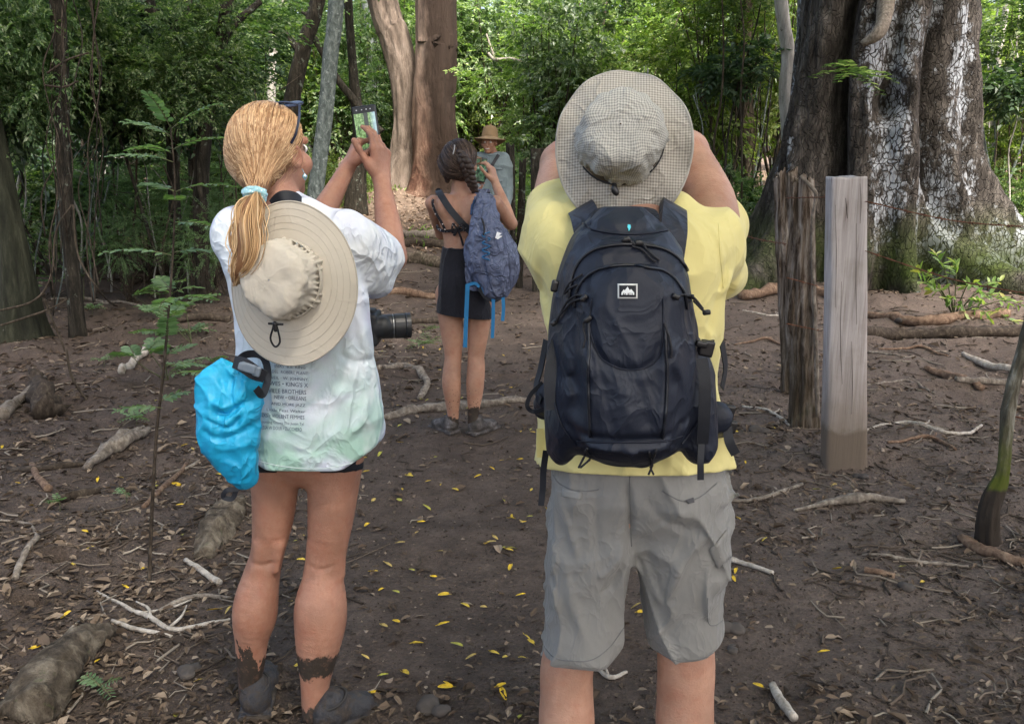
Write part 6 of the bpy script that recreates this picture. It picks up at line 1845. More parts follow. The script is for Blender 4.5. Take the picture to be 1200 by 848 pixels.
    trunk = t.math('MULTIPLY', t.math('LESS_THAN', t.math('ABSOLUTE', t.math('SUBTRACT', x, .55)), .10), t.math('GREATER_THAN', y, .25))
    c = t.mix(trunk, c, (.035, .04, .035))
    c = t.mix(t.rng(x, .72, .95, 0, .6), c, (.45, .62, .75))
    c = t.mix(t.rng(y, .22, .12), c, (.03, .03, .035))
    t.color((.01, .01, .01)); t.set(t.b.inputs['Emission Color'], c); t.b.inputs['Emission Strength'].default_value = .42
    card(0, -.003, hw - .0045, hh - .019, .0062, t.m, 'screen', ph_)
    mi = plain('phone_icons', (.5, .52, .55), .4)
    for cx_ in (-.022, -.006, .008, .020): card(cx_, hh - .012, .0016, .0016, .0060, mi, 'camera_icon', ph_)

    # hat hanging on her back
    hc = q(338, 333, 2.105)
    ht = empty('sun_hat', hc, 'wide brimmed beige sun hat hanging on the back of the blonde woman', 'hat')
    wx = unit((-.16, -1, .10)); up = unit(np.array([0, 0, 1.0]) - wx * wx[2]); rt = np.cross(up, wx) * -1
    rt = unit(np.cross(wx, up)) * -1 if np.cross(wx, up)[0] < 0 else unit(np.cross(wx, up))
    up = np.cross(wx, rt); up = up if up[2] > 0 else -up
    R = np.stack([rt, up, wx], 1)
    MB = cloth_mat('beige_nylon', (.50, .455, .385), .05, 900, .8, .12, 5)
    rx, rz = S(158, 333, 2.11) / 2, S(193, 333, 2.11) / 2
    def bh(X, Y, t_, ph): return -1.5 * X ** 2 * (.4 + .6 * t_) - .25 * np.maximum(Y, 0) ** 2 + .006 * np.sin(ph * 2 + .6) * t_ + .0022 * np.sin(ph * 5 + 1) * t_
    T = hat(hc, R, .092, rx, rz, bh, .088, [(1.0, 0), (.985, .28), (.95, .62), (.86, .90), (.60, 1.0), (.3, 1.02), (.02, 1.02)], (MB, MB), ht, cshift=(-.008, .012), ruff=.10, seed=5, pleat=.006)
    mseam = cloth_mat('beige_seam', (.43, .39, .33))
    ph = np.linspace(0, 2 * np.pi, 80, endpoint=True)
    for k in (.985, .80, .62, .44, .28):
        X = np.cos(ph) * (.092 + (rx - .092) * k) - .008 * (1 - k); Y = np.sin(ph) * (.092 + (rz - .092) * k) + .012 * (1 - k)
        add('seam', mesh_np('seam', *tube(T(X, Y, bh(X, Y, k, ph) + .0016), .0009 if k < .9 else .0022, 4, 120, cap=False), mseam), ht)
    for xs in (.050,):
        zz_ = np.linspace(.25, 1.0, 9); pts = [(math.cos(a) * .092 * .93, math.sin(a) * .092 * .93, 0) for a in zz_]
    band_ = [(math.cos(a) * .0945 - .008, math.sin(a) * .0945 + .012, .012) for a in np.linspace(0, 6.28, 60)]
    add('band', mesh_np('band', *ribbon(T(*np.array(band_).T), .016, .002, (np.array(band_) - [-.008, .012, .012]) @ R.T, 90), MB), ht)
    cd = [q(321, 377, 2.055), q(320, 384, 2.052), q(317, 396, 2.06), q(320, 404, 2.062), q(324, 406, 2.062), q(328, 400, 2.06), q(326, 388, 2.055), q(323, 378, 2.055)]
    add('chin_cord', mesh_np('chin_cord', *tube(cd, .0024, 7, 50), M_CORD), ht)
    FS = Field(q(323, 380, 2.05) - .02, q(323, 380, 2.05) + .02, .0018); FS.cone(q(314, 379, 2.053), q(331, 380, 2.053), .003, .003, .002); FS.cone(q(322, 379, 2.05), q(323, 387, 2.05), .005, .0045, .003)
    add('toggle', mesh_np('toggle', *FS.mesh(), M_BLACKP), ht)

    # blue dry bag
    bc = q(270, 500, 2.10)
    bag = empty('dry_bag', bc, 'bright blue roll-top dry bag hanging at the hip of the blonde woman', 'bag')
    F = Field(q(215, 590, 2.0) - .06, q(330, 405, 2.2) + .06, .0032)
    yb = 2.10
    ctr = [(262, 428, 12, .018), (290, 440, 14, .020)]
    F.chain([q(258, 436, yb), q(250, 452, yb), q(258, 480, yb - .0), q(262, 510, yb), q(272, 535, yb), q(284, 558, yb)], [r(24, 436, yb), r(42, 452, yb), r(56, 480, yb), r(58, 510, yb), r(48, 535, yb), r(24, 558, yb)], .03, flat=.85)
    F.chain([q(300, 450, yb), q(290, 470, yb), q(283, 500, yb), q(284, 540, yb), q(288, 560, yb)], [r(20, 450, yb), r(34, 470, yb), r(42, 500, yb), r(34, 540, yb), r(22, 560, yb)], .03, flat=.85)
    F.ell(q(280, 456, yb), (.032, .034, .045), None, .02)
    F.cone(q(262, 432, yb), q(302, 446, yb), .022, .020, .02, flat=.7)
    F.cut(q(290, 574, yb), (.5, 0, -1), .01)
    for pts, w_, a_ in [([(243, 482), (258, 488), (268, 486), (300, 464)], .010, -.016), ([(238, 492), (252, 500), (268, 502), (284, 488)], .008, -.012), ([(245, 470), (258, 478), (270, 476)], .009, .010), ([(290, 470), (272, 488), (262, 500), (262, 512)], .009, .011),
                        ([(234, 505), (250, 515), (275, 512), (298, 500)], .011, -.010), ([(246, 523), (268, 528), (296, 522)], .013, .007), ([(270, 440), (266, 460), (268, 478)], .009, -.008), ([(284, 444), (280, 462), (272, 478)], .010, .008),
                        ([(290, 530), (296, 548), (292, 566)], .011, -.007), ([(256, 540), (276, 552), (288, 566)], .012, .005)]:
        F.crease([q(a, b, yb - .062) for a, b in pts], w_ * .8, a_ * .75)
    F.wrinkle(lambda x, y, z: .0035 * fbm(x * 14, y * 14, z * 10, 3, 6) + .005 * (1 - np.abs(vnoise(x * 13 + z * 6, y * 12, z * 16, 4))) ** 6)
    BV, BF = F.mesh()
    tb_ = NT('blue_coated_nylon', .46, .40); v = tb_.co(); tb_.color(tb_.mix(tb_.rng(tb_.noise(v, 5, 3), .4, .6), (.012, .33, .60), (.018, .40, .68))); tb_.crumple(v, .5, 4, .02)
    add('sack', mesh_np('sack', BV, BF, tb_.m), bag)
    bb = bvh_of(BV, BF)
    add('rolled_closure', mesh_np('rolled_closure', *ribbon([q(276, 424, yb - .03), q(286, 428, yb - .045), q(298, 436, yb - .045), q(310, 441, yb - .03)], [.030, .034, .034, .028], .012, (0, -1, .2), 20), M_BLACK), bag)
    FS = Field(q(270, 450, 2.0), q(322, 412, 2.14) + [0, 0, 0], .002)
    FS.box(q(291, 431, yb - .062), (.018, .005, .011), rotm('Y', 18), .003); FS.box(q(283, 429, yb - .062), (.007, .006, .009), rotm('Y', 18), .003, .001); FS.box(q(301, 435, yb - .058), (.009, .005, .012), rotm('Y', 18), .003, .001)
    add('buckle', mesh_np('buckle', *FS.mesh(), plain('grey_plastic', (.16, .20, .25), .35, .5)), bag)
    add('strap', mesh_np('strap', *ribbon([q(276, 424, yb - .03), q(290, 415, 2.13), q(308, 418, 2.14), q(314, 440, 2.10), q(308, 462, 2.06), q(300, 455, 2.04)], .018, .002, (.6, -1, 0), 40), M_BLACK), bag)
    add('strap', mesh_np('strap', *ribbon([q(286, 560, 2.10), q(280, 572, 2.09), q(266, 574, 2.085), q(262, 582, 2.09), q(272, 584, 2.09), q(277, 574, 2.09)], .012, .003, (0, -1, .3), 40), M_BLACK), bag)

    # camera at her right side, strap round the neck
    cam_ = empty('camera', q(445, 385, 2.42), 'black camera with a long zoom lens hanging at the blonde woman\'s right side', 'camera')
    F = Field(q(425, 412, 2.34), q(450, 355, 2.52) + [.06, 0, 0], .0025)
    F.box(q(433, 384, 2.42), (S(24, 384, 2.42) / 2, .050, S(38, 384, 2.42) / 2), None, .009); F.box(q(434, 363, 2.42), (.014, .022, .014), None, .006, .006); F.cone(q(438, 384, 2.40), q(449, 383, 2.40), .030, .030, .004)
    add('camera_body', mesh_np('camera_body', *F.mesh(), plain('camera_black', (.015, .016, .018), .5, .4, bump=(300, .4, .0006))), cam_)
    a, b = q(443, 383, 2.41), q(481, 381, 2.43); L = np.linalg.norm(b - a)
    pr = [(0, .030), (.10, .031), (.12, .0335), (.42, .0335), (.44, .0315), (.50, .0315), (.52, .034), (.82, .034), (.84, .032), (.88, .0345), (1.0, .0345), (1.0, .028), (.9, .026)]
    c_ = np.array([a + (b - a) * t_[0] for t_ in pr]); T0 = unit(b - a); N0 = unit(np.cross(T0, [0, 0, 1])); B0 = np.cross(T0, N0)
    ph = np.linspace(0, 2 * np.pi, 40, endpoint=False); n_ = len(pr)
    V = np.array([[c_[i] + (N0 * math.cos(p_) + B0 * math.sin(p_)) * pr[i][1] for p_ in ph] for i in range(n_)]).reshape(-1, 3)
    i = np.arange(n_ - 1)[:, None] * 40; j = np.arange(40)[None]
    lens = add('lens', mesh_np('lens', V, np.stack([i + j, i + 40 + j, i + 40 + (j + 1) % 40, i + (j + 1) % 40], -1).reshape(-1, 4), plain('lens_barrel', (.020, .021, .024), .4, .5), False), cam_)
    for f_, w_, m_ in ((.46, .0325, plain('silver_ring', (.5, .5, .5), .3, metal=1)), (.86, .0338, plain('dull_ring', (.12, .12, .13), .3, metal=1))):
        add('ring', mesh_np('ring', *tube([a + (b - a) * f_ + (N0 * math.cos(p_) + B0 * math.sin(p_)) * w_ for p_ in np.linspace(0, 6.283, 40)], .0014, 5, 50, cap=False), m_), lens)
    for f0 in np.linspace(.15, .40, 1): pass
    for k in range(30):
        p_ = k * 2 * np.pi / 30; o_ = (N0 * math.cos(p_) + B0 * math.sin(p_)) * .0338
    add('neck_strap', mesh_np('neck_strap', *ribbon([q(318, 243, 2.235), q(330, 232, 2.222), q(345, 233, 2.235), q(358, 240, 2.27), q(372, 256, 2.33), q(392, 300, 2.42), q(415, 340, 2.44), q(432, 366, 2.42)], [.030, .034, .034, .03, .026, .020, .014, .010], .003,
        np.array([(0, -1, .3), (0, -1, .3), (.3, -1, .3), (.8, -.3, .6), (.6, .2, .8), (.7, .5, .3), (.9, .3, .2), (1, 0, 0)]), 60), M_BLACK), cam_)
woman()
def gingham(name, scale, c0, c1, uvname=True):
    """grey and white woven check, drawn from the cloth's own coordinates"""
    t = NT(name, .85, .15)
    v = t.co('UV')
    x, y, _ = t.xyz(v)
    def stripes(a):
        s = t.math('SINE', t.math('MULTIPLY', a, scale * 6.2832))
        return t.rng(s, -.35, .35)
    f = t.math('MULTIPLY', t.math('ADD', stripes(x), stripes(y)), .5)
    n = t.noise(t.co(), 14, 4)
    col = t.mix(f, c0, c1)
    col = t.mix(t.rng(n, .4, .7, 0, .18), col, (.30, .29, .27))
    t.color(col)
    r = t.n('VectorMath', {0: v}, out=1, operation='LENGTH')
    st_ = t.math('SINE', t.math('MULTIPLY', r, 6.2832 * 95))
    b_ = t.bump(st_, .18, .0015); r2 = t.ridge(t.co(), 11); t.bump(t.math('ADD', r2, t.noise(t.co(), 40, 5, .6)), .55, .006, prev=b_)
    return t.m

def man():
    Y0 = 1.78
    q = lambda px, py, Y=Y0: P(px, py, Y)
    r = lambda w, py, Y=Y0: S(w, py, Y) / 2
    base = q(738, 870); base[2] = 0
    root = empty('person', base, 'man in a yellow t-shirt and grey shorts seen from behind, arms raised', 'person')
    F = Field((-.18, 1.58, -.01), (.72, 2.24, 1.72), .0045)
    F.chain([q(745, 570), q(742, 480), q(740, 380), q(738, 300)], [.14, .135, .145, .13], .03, flat=.75)
    nb = q(737, 258, 1.80); F.cone(q(738, 300), nb, .13, .06, .05, flat=.8)
    ho = q(728, 188, 1.865); Rh = rotm('X', 24) @ rotm('Z', 4)
    head(F, ho, Rh, 1.05, nb, .058)
    F.chain([q(700, 570), q(690, 660), q(679, 740), q(665, 778), q(664, 812), q(664, 850), q(664, 880)], [.074, .070, .060, r(62, 778), r(62, 812), r(60, 850), r(52, 880)], .02)
    F.chain([q(788, 570), q(796, 660), q(802, 740), q(804, 778), q(803, 812), q(802, 850), q(801, 880)], [.074, .070, .062, r(67, 778), r(66, 812), r(63, 850), r(54, 880)], .02)
    for px in (664, 802):
        a = q(px, 880); F.chain([a, [a[0], a[1], .16], [a[0], a[1] + .005, .07]], [r(52, 880), .042, .036], .02)
        F.ell(q(px, 850, Y0 - .02), (.052, .045, .08), None, .03)
    sL, eL, wL = q(650, 276, 1.80), q(658, 192, 2.04), q(700, 150, 2.0)
    sR, eR, wR = q(832, 280, 1.80), q(806, 178, 2.06), q(762, 148, 1.99)
    F.chain([sL, (sL + eL) / 2, eL], [.062, .054, .046], .02); F.chain([eL, eL * .6 + wL * .4, wL], [.044, .042, .030], .015)
    F.chain([q(836, 276, 1.80), q(832, 234, 1.90), eR], [.055, .051, .044], .02); F.chain([eR, eR * .6 + wR * .4, wR], [.044, .042, .030], .015)
    hand(F, wL, (.55, .1, .8), (.3, .9, -.2), 1, curls=(40, 45, 30), thumb=(.4, -.7, .4)); hand(F, wR, (-.55, .1, .8), (-.3, .9, -.2), 1, curls=(40, 45, 30), thumb=(.4, .7, .4))
    add('body', mesh_np('body', *F.mesh(), skin_mat('tanned_skin', SK_M)), root)
    eye_meshes(ho, Rh, 1.05, root)
    # hair under the hat
    F = Field(ho - .16, ho + .16, .006); F.ell(ho + Rh @ np.array([0, -.02, .032]), (.083, .103, .094), Rh); F.cut(ho + Rh @ np.array([0, .045, .03]), Rh @ np.array([0, 1, -.45]), .01)
    F.cut(ho + Rh @ np.array([0, 0, -.06]), Rh @ np.array([0, 0, -1.0]), .01)
    add('hair', mesh_np('hair', *F.mesh(), plain('brown_hair', (.10, .065, .04), .6, bump=(90, .8, .004))), root)

    # --- yellow t-shirt
    F = Field((-.20, 1.54, .82), (.78, 2.14, 1.52), .0045)
    pys = [560, 545, 500, 450, 400, 350, 310, 285, 262, 248]
    xl = [626, 627, 632, 637, 641, 634, 622, 622, 640, 672]
    xr = [856, 855, 849, 840, 838, 846, 850, 848, 838, 806]
    dp = [.155, .152, .138, .125, .125, .13, .13, .12, .10, .07]
    zz = [q(740, p)[2] for p in pys]; cx = [q((a + b) / 2, p)[0] for a, b, p in zip(xl, xr, pys)]; aa = [r(b - a, p) for a, b, p in zip(xl, xr, pys)]
    prof(F, zz, cx, aa, [Y0] * 10, dp, 2.3)
    F.ell(q(654, 285, 1.79), (r(68, 283), .080, r(82, 283)), None, .03); F.ell(q(826, 286, 1.79), (r(62, 283), .080, r(80, 283)), None, .03)
    F.cone(q(650, 270, 1.80), q(656, 244, 1.90), .064, .068, .03); F.cone(q(830, 285, 1.80), q(838, 262, 1.93), .062, .066, .03)
    F.cone(q(845, 305, 1.80), q(850, 320, 1.90), .045, .040, .03); F.ell(q(857, 330, 1.86), (.020, .045, .022), None, .03); F.cone(q(838, 270, 1.80), q(843, 330, 1.86), .045, .026, .03)
    F.cone(q(690, 252, 1.79), q(790, 252, 1.79), .05, .05, .03)
    F.cut(q(842, 262, 1.955), (-.05, .9, .45), 0, lo=(.30, 1.84, 1.1), hi=(.8, 2.2, 1.6)); F.cut(q(656, 240, 1.915), (.05, .8, .6), 0, lo=(-.2, 1.84, 1.1), hi=(.22, 2.2, 1.6))
    def wr(x, y, z):
        n = .009 * fbm(x * 6, y * 6, z * 5, 3, 13)
        rid = 1 - np.abs(vnoise(x * 8 + z * 7, y * 5, z * 4, 28)); n = n + .010 * (rid ** 4 - .2)
        low = np.clip((1.12 - z) / .1, 0, 1)
        rid = 1 - np.abs(vnoise(x * 16, y * 8, z * 4, 38)); n = n + .007 * low * (rid ** 3 - .3)
        return n
    F.wrinkle(wr)
    for pts, w_, a_ in [([(632, 305), (640, 340), (650, 370)], .010, -.006), ([(622, 330), (636, 370), (644, 400)], .008, .005), ([(845, 345), (838, 370), (828, 400)], .009, -.006), ([(860, 300), (850, 330), (846, 345)], .008, -.006), ([(868, 320), (858, 338), (848, 348)], .007, .005),
                        ([(838, 262), (848, 290), (852, 320)], .004, .003), ([(826, 380), (836, 400), (832, 420)], .008, .005)]:
        F.crease([q(a, b, Y0 - .11) for a, b in pts], w_, a_)
    F.cut(q(740, 552, Y0 - .1), (0, -.15, -1))
    TV, TF = F.mesh()
    my = cloth_mat('yellow_cotton', (.70, .62, .27), .06, 700, .85, .2, 4)
    ts = add('t_shirt', mesh_np('t_shirt', TV, TF, my), root)
    tb = bvh_of(TV, TF)
    cord(tb, [(842, 262), (843, 285), (845, 310), (848, 338)], .0012, my, ts, 'seam', off=.0002)
    add('hem_flap', mesh_np('hem_flap', *ribbon([q(633, 502, 1.72), q(634, 520, 1.71), q(633, 536, 1.70)], [.014, .020, .016], .003, (.3, -1, .1), 12), my), ts)

    # --- grey shorts
    F = Field((-.14, 1.56, .42), (.72, 2.02, 1.08), .0042)
    pys = [525, 545, 570, 600, 640, 665]
    xl = [648, 646, 645, 644, 644, 648]; xr = [843, 845, 848, 849, 848, 842]
    zz = [q(740, p)[2] for p in pys]; cx = [q((a + b) / 2, p)[0] for a, b, p in zip(xl, xr, pys)]; aa = [r(b - a, p) for a, b, p in zip(xl, xr, pys)]
    prof(F, zz[:-1], cx[:-1], [q_ * f_ for q_, f_ in zip(aa[:-1], (1, 1, 1, .93, .6))], [Y0] * 5, [.120, .128, .132, .105, .04], 2.5)
    def legp(rows, kk):
        zz = [q(740, p)[2] for p, a, b, d in rows]
        prof(F, zz, [q((a + b) / 2, p)[0] for p, a, b, d in rows], [r(b - a, p) for p, a, b, d in rows], [Y0] * len(rows), [d for p, a, b, d in rows], 2.2, kk)
    legp([(560, 652, 748, .115), (580, 648, 746, .120), (620, 643, 743, .115), (655, 641, 740, .11), (700, 640, 733, .10), (740, 637, 732, .10), (790, 632, 735, .108)], .025)
    legp([(560, 740, 846, .115), (580, 742, 847, .120), (620, 741, 850, .115), (655, 744, 850, .11), (700, 754, 849, .10), (740, 762, 852, .10), (790, 766, 862, .108)], .025)
    F.cut(q(665, 779, Y0 - .09), (-.10, -.42, -1), .015, lo=(-.2, 1.5, .4), hi=(q(742, 700)[0], 2.1, .8)); F.cut(q(733, 742, Y0 - .02), (1.0, -.2, -.9), .015, lo=(-.2, 1.5, .4), hi=(q(742, 700)[0], 2.1, .62))
    F.cut(q(805, 780, Y0 - .09), (.16, -.42, -1), .015, lo=(q(742, 700)[0], 1.5, .4), hi=(.8, 2.1, .8)); F.cut(q(860, 745, Y0 - .05), (.9, -.2, -1), .015, lo=(q(742, 700)[0], 1.5, .4), hi=(.8, 2.1, .62)); F.cut(q(768, 762, Y0 - .05), (-.5, -.2, -1), .015, lo=(q(742, 700)[0], 1.5, .4), hi=(.8, 2.1, .62))
    def wr(x, y, z):
        n = .006 * fbm(x * 6, y * 6, z * 4, 3, 33)
        rid = 1 - np.abs(vnoise(x * 13 + z * 4, y * 9, z * 3, 48)); n = n + .013 * (rid ** 6 - .2)
        rid = 1 - np.abs(vnoise(x * 9 - z * 9, y * 8, z * 6, 58)); n = n + .009 * (rid ** 7 - .15)
        side = np.clip((np.abs(x - .245) - .15) / .04, 0, 1)
        n = n + .010 * side * fbm(x * 8, y * 8, z * 26, 2, 60)
        return n
    F.wrinkle(wr)
    for pts, w_, a_ in [([(733, 560), (738, 600), (740, 640)], .007, -.012), ([(735, 640), (715, 668), (700, 680)], .009, .007), ([(733, 660), (718, 690), (708, 700)], .008, -.007), ([(650, 570), (658, 600), (672, 640), (678, 665)], .010, .006), ([(660, 650), (668, 700), (690, 760)], .010, .006),
                        ([(750, 640), (765, 690), (780, 725)], .009, .006), ([(752, 570), (770, 600), (800, 617), (820, 622)], .010, -.006), ([(840, 610), (815, 640), (795, 665), (785, 700)], .010, .008), ([(700, 560), (698, 620), (703, 660)], .010, -.005),
                        ([(835, 680), (830, 700), (834, 728)], .008, .006), ([(832, 660), (828, 690), (832, 730), (842, 728)], .004, .006), ([(640, 640), (652, 660), (644, 690), (654, 710)], .007, .007), ([(638, 690), (650, 712), (642, 740)], .007, .006)]:
        F.crease([q(a, b, Y0 - .115) for a, b in pts], w_, a_)
    SV, SF = F.mesh()
    mg = cloth_mat('grey_nylon', (.225, .220, .207), .07, 900, .75, .28, 5)
    so = add('shorts', mesh_np('shorts', SV, SF, mg), root); sb = bvh_of(SV, SF)
    ms = cloth_mat('grey_stitching', (.15, .15, .148))
    for pix in ([(632, 748), (648, 769), (672, 774), (695, 772), (715, 757), (731, 735)], [(770, 762), (785, 771), (805, 774), (835, 765), (858, 738)], [(738, 555), (739, 600), (740, 640)], [(648, 556), (655, 566), (672, 574), (690, 575), (702, 573)], [(776, 575), (800, 587), (820, 582), (840, 566)],
                [(829, 700), (830, 728), (838, 732), (850, 724)], [(640, 560), (638, 620), (634, 680), (632, 740)]):
        cord(sb, pix, .0013, ms, so, 'seam', off=.0002, n=26)
    pk = sticks(sb, [(832, 648), (838, 663), (856, 655), (853, 640)], .006)
    def patch(pix, th, mat, parent, name, bv, off=.001):
        """raised patch through 4 corners, following the surface"""
        a, b, c, d = [np.array(p, float) for p in pix]; n = 7; pts, V = [], []
        for i in range(n):
            for j in range(n):
                u, w = i / (n - 1), j / (n - 1); p = (a * (1 - u) + b * u) * (1 - w) + (d * (1 - u) + c * u) * w
                s = stick(bv, p[0], p[1], off + th); V.append(s if s is not None else (V[-1] if V else q(p[0], p[1], Y0 - .1)))
        V = np.array(V); W_ = V + np.array([0, th + .002, 0])
        i = np.arange(n - 1)[:, None] * n; j = np.arange(n - 1)[None]; f = np.stack([i + j, i + n + j, i + n + j + 1, i + j + 1], -1).reshape(-1, 4)
        ed = [k for k in range(n)] + [k * n + n - 1 for k in range(1, n)] + [n * n - 1 - k for k in range(1, n)] + [(n - 1 - k) * n for k in range(1, n - 1)]
        s_ = np.array([[ed[k], ed[(k + 1) % len(ed)], ed[(k + 1) % len(ed)] + n * n, ed[k] + n * n] for k in range(len(ed))])
        return add(name, mesh_np(name, np.vstack([V, W_]), [np.vstack([f, s_])], mat), parent)
    patch([(831, 645), (840, 665), (856, 652), (852, 618)], .003, mg, so, 'pocket_flap', sb)
    patch([(660, 573), (682, 578), (681, 585), (659, 581)], .0012, cloth_mat('grey_label', (.26, .26, .25)), so, 'back_label', sb)
    patch([(803, 586), (812, 583), (813, 588), (806, 590)], .002, cloth_mat('dark_tab', (.08, .08, .085)), so, 'pocket_tab', sb)
    # shoes (below the frame)
    for px in (664, 802):
        a = q(px, 880); h_ = np.array([a[0], a[1] - .06, -.002]); t_ = np.array([a[0] + .02, a[1] + .20, -.002])
        FS = Field(h_ - .09, t_ + [.09, .09, .17], .006); shoe(FS, h_, t_, 1.1)
        add('shoe', mesh_np('shoe', *FS.mesh(), plain('brown_shoe', (.06, .045, .035), .7)), root)

    # --- hat
    hc = q(731, 169, 1.735)
    ht = empty('sun_hat', hc, 'grey and white checked bucket hat on the head of the man in yellow', 'hat')
    wx = unit((-.10, -.93, .27)); rt = unit(np.cross([0, 0, 1.0], wx)); rt = rt if rt[0] > 0 else -rt
    up = np.cross(wx, rt); up = up if up[2] > 0 else -up
    R = np.stack([rt, up, wx], 1)
    G1 = gingham('checked_cloth_crown', 210, (.25, .25, .235), (.60, .58, .52)); G2 = gingham('checked_cloth_brim', 190, (.235, .215, .19), (.55, .515, .45))
    rx, ry = S(160, 168, 1.72) / 2, S(180, 168, 1.72) / 2 * 1.07
    def bh(X, Y, t_, ph): return -.030 * t_ ** 1.3 + .026 * t_ ** 2 * np.abs(np.cos(ph)) ** 3 + .007 * np.sin(ph * 3 + 1) * t_ + .004 * np.sin(ph * 7) * t_ + .003 * np.sin(ph * 11 + 2) * t_ ** 2 - .012 * t_ * np.maximum(-np.sin(ph), 0)
    T = hat(hc, R, .0800, rx, ry, bh, .100, [(1.0, 0), (1.02, .18), (.99, .42), (.93, .70), (.80, .93), (.55, 1.02), (.28, 1.04), (.02, 1.05)], (G2, G1), ht, cshift=(-.008, .004), ruff=.10, seed=9, pleat=.0022)
    ph = np.linspace(0, 2 * np.pi, 90)
    X, Y = np.cos(ph) * rx, np.sin(ph) * ry
    add('brim_edge', mesh_np('brim_edge', *tube(T(X, Y, bh(X, Y, 1.0, ph)), .0028, 6, 160, cap=False), cloth_mat('edge_binding', (.40, .38, .34))), ht)
    bnd = np.array([(math.cos(a) * .0835 - .008, math.sin(a) * .0835 + .004, .010) for a in np.linspace(-2.5, 1.1, 50)])
    add('hat_band', mesh_np('hat_band', *ribbon(T(*bnd.T), .0055, .0022, (bnd - [-.008, .004, .01]) @ R.T, 80), M_CORD), ht)
    FS = Field(q(720, 222, 1.62) - .03, q(720, 222, 1.62) + .03, .002); tp = T(-.016, -.090, .016)[0]
    FS = Field(tp - .03, tp + .03, .002); FS.ell(tp, (.006, .006, .010), None, .002); FS.ell(tp + [.004, -.002, -.006], (.005, .004, .007), None, .003)
    add('toggle', mesh_np('toggle', *FS.mesh(), M_BLACKP), ht)

    # --- backpack
    M_PK = NT('navy_nylon', .50, .35); v = M_PK.co(); n = M_PK.noise(v, 6, 5, .6)
    M_PK.color(M_PK.mix(M_PK.rng(n, .35, .65), (.009, .012, .023), (.016, .021, .036))); b_ = M_PK.crumple(v, .32, 6, .012); M_PK.bump(M_PK.noise(v, 700, 2), .25, .001, prev=b_)
    M_PK = M_PK.m
    pc = q(740, 400, 1.52)
    bp = empty('backpack', pc, 'big dark navy backpack worn over the yellow t-shirt', 'backpack')
    Yc = 1.56
    F = Field((-.02 - .10, 1.32, .86), (.52, 1.78, 1.52), .0036)
    rows = [(246, 718, 758, .020), (252, 704, 770, .045), (262, 694, 782, .065), (280, 676, 800, .085), (300, 667, 808, .098), (330, 657, 817, .108), (360, 651, 822, .115), (400, 648, 825, .12), (440, 646, 828, .125), (480, 645, 830, .13), (510, 650, 822, .125), (532, 664, 808, .112), (546, 686, 790, .09), (554, 712, 765, .055)]
    Yf = [1.55] * 14
    zz = [P(740, p, 1.46)[2] for p, *_ in rows]
    prof(F, zz, [P((a + b) / 2, p, 1.46)[0] for p, a, b, d in rows], [S(b - a, p, 1.46) / 2 for p, a, b, d in rows], Yf, [d for *_, d in rows], 2.6)
    # raised front compartments, each proud of the one behind
    def layer(rows, yc, dep, kk=.006, n=2.8):
        zz = [P(740, p, 1.43)[2] for p, *_ in rows]
        prof(F, zz, [P((a + b) / 2, p, 1.43)[0] for p, a, b in rows], [S(b - a, p, 1.43) / 2 for p, a, b in rows], [yc] * len(rows), [d for d in dep] if np.ndim(dep) else [dep] * len(rows), n, kk)
    layer([(284, 706, 772), (290, 690, 790), (302, 676, 804), (330, 666, 814), (380, 660, 818), (430, 658, 820), (500, 658, 816), (528, 676, 800)], 1.50, [.05, .06, .07, .085, .10, .108, .108, .09], .008)
    layer([(313, 712, 768), (318, 698, 784), (330, 684, 798), (350, 677, 803), (400, 672, 806), (450, 672, 806), (500, 672, 800), (516, 676, 794)], 1.47, [.07, .075, .085, .092, .100, .104, .104, .10], .006)
    # side pockets
    F.ell(P(812, 470, 1.55), (.040, .09, .115), rotm('Y', -5), .02); F.ell(P(664, 470, 1.55), (.036, .09, .115), rotm('Y', 5), .02)
    F.cone(P(812, 415, 1.53), P(820, 520, 1.50), .024, .028, .02); F.cone(P(662, 415, 1.53), P(658, 490, 1.52), .022, .022, .02)
    # hip belt wings
    F.cone(P(646, 466, 1.62), P(640, 478, 1.68), .028, .022, .02, flat=.6); F.cone(P(838, 490, 1.62), P(844, 500, 1.70), .034, .024, .02, flat=.6)
    yy = 1.365
    for pts, w_, a_ in [([(693, 365), (692, 392), (704, 420), (722, 432), (742, 435), (760, 430), (772, 418), (776, 395), (778, 360)], .0045, -.006), ([(692, 340), (693, 380)], .004, -.004), ([(672, 516), (700, 518), (740, 517), (780, 516), (800, 510)], .006, -.009), ([(676, 350), (676, 420), (690, 516)], .006, -.005),
                        ([(692, 380), (692, 440), (692, 510)], .005, .005), ([(778, 370), (780, 440), (772, 512)], .005, .005), ([(700, 450), (720, 480), (712, 510)], .010, -.004), ([(740, 450), (730, 480), (745, 505)], .012, .004), ([(760, 445), (755, 480), (762, 510)], .009, -.004),
                        ([(664, 440), (678, 470), (672, 505)], .007, -.006), ([(790, 440), (800, 470), (790, 510)], .007, -.006), ([(678, 412), (690, 430), (695, 450)], .006, .004), ([(785, 400), (795, 420), (790, 440)], .007, .004), ([(662, 490), (676, 520), (692, 545)], .005, -.006), ([(815, 485), (800, 515), (780, 545)], .005, -.006),
                        ([(680, 262), (700, 272), (740, 276), (780, 272), (796, 264)], .005, -.006), ([(696, 250), (694, 268), (690, 282)], .005, -.004), ([(776, 250), (780, 268), (786, 282)], .005, -.004)]:
        pts2 = dense(pts, len(pts) * 3)
        pp = []
        for a, b in pts2: pp.append(P(a, b, yy + (.02 if b < 300 else 0) + (.04 if a < 672 or a > 805 else 0)))
        F.crease(pp, w_ * 1.6, a_)
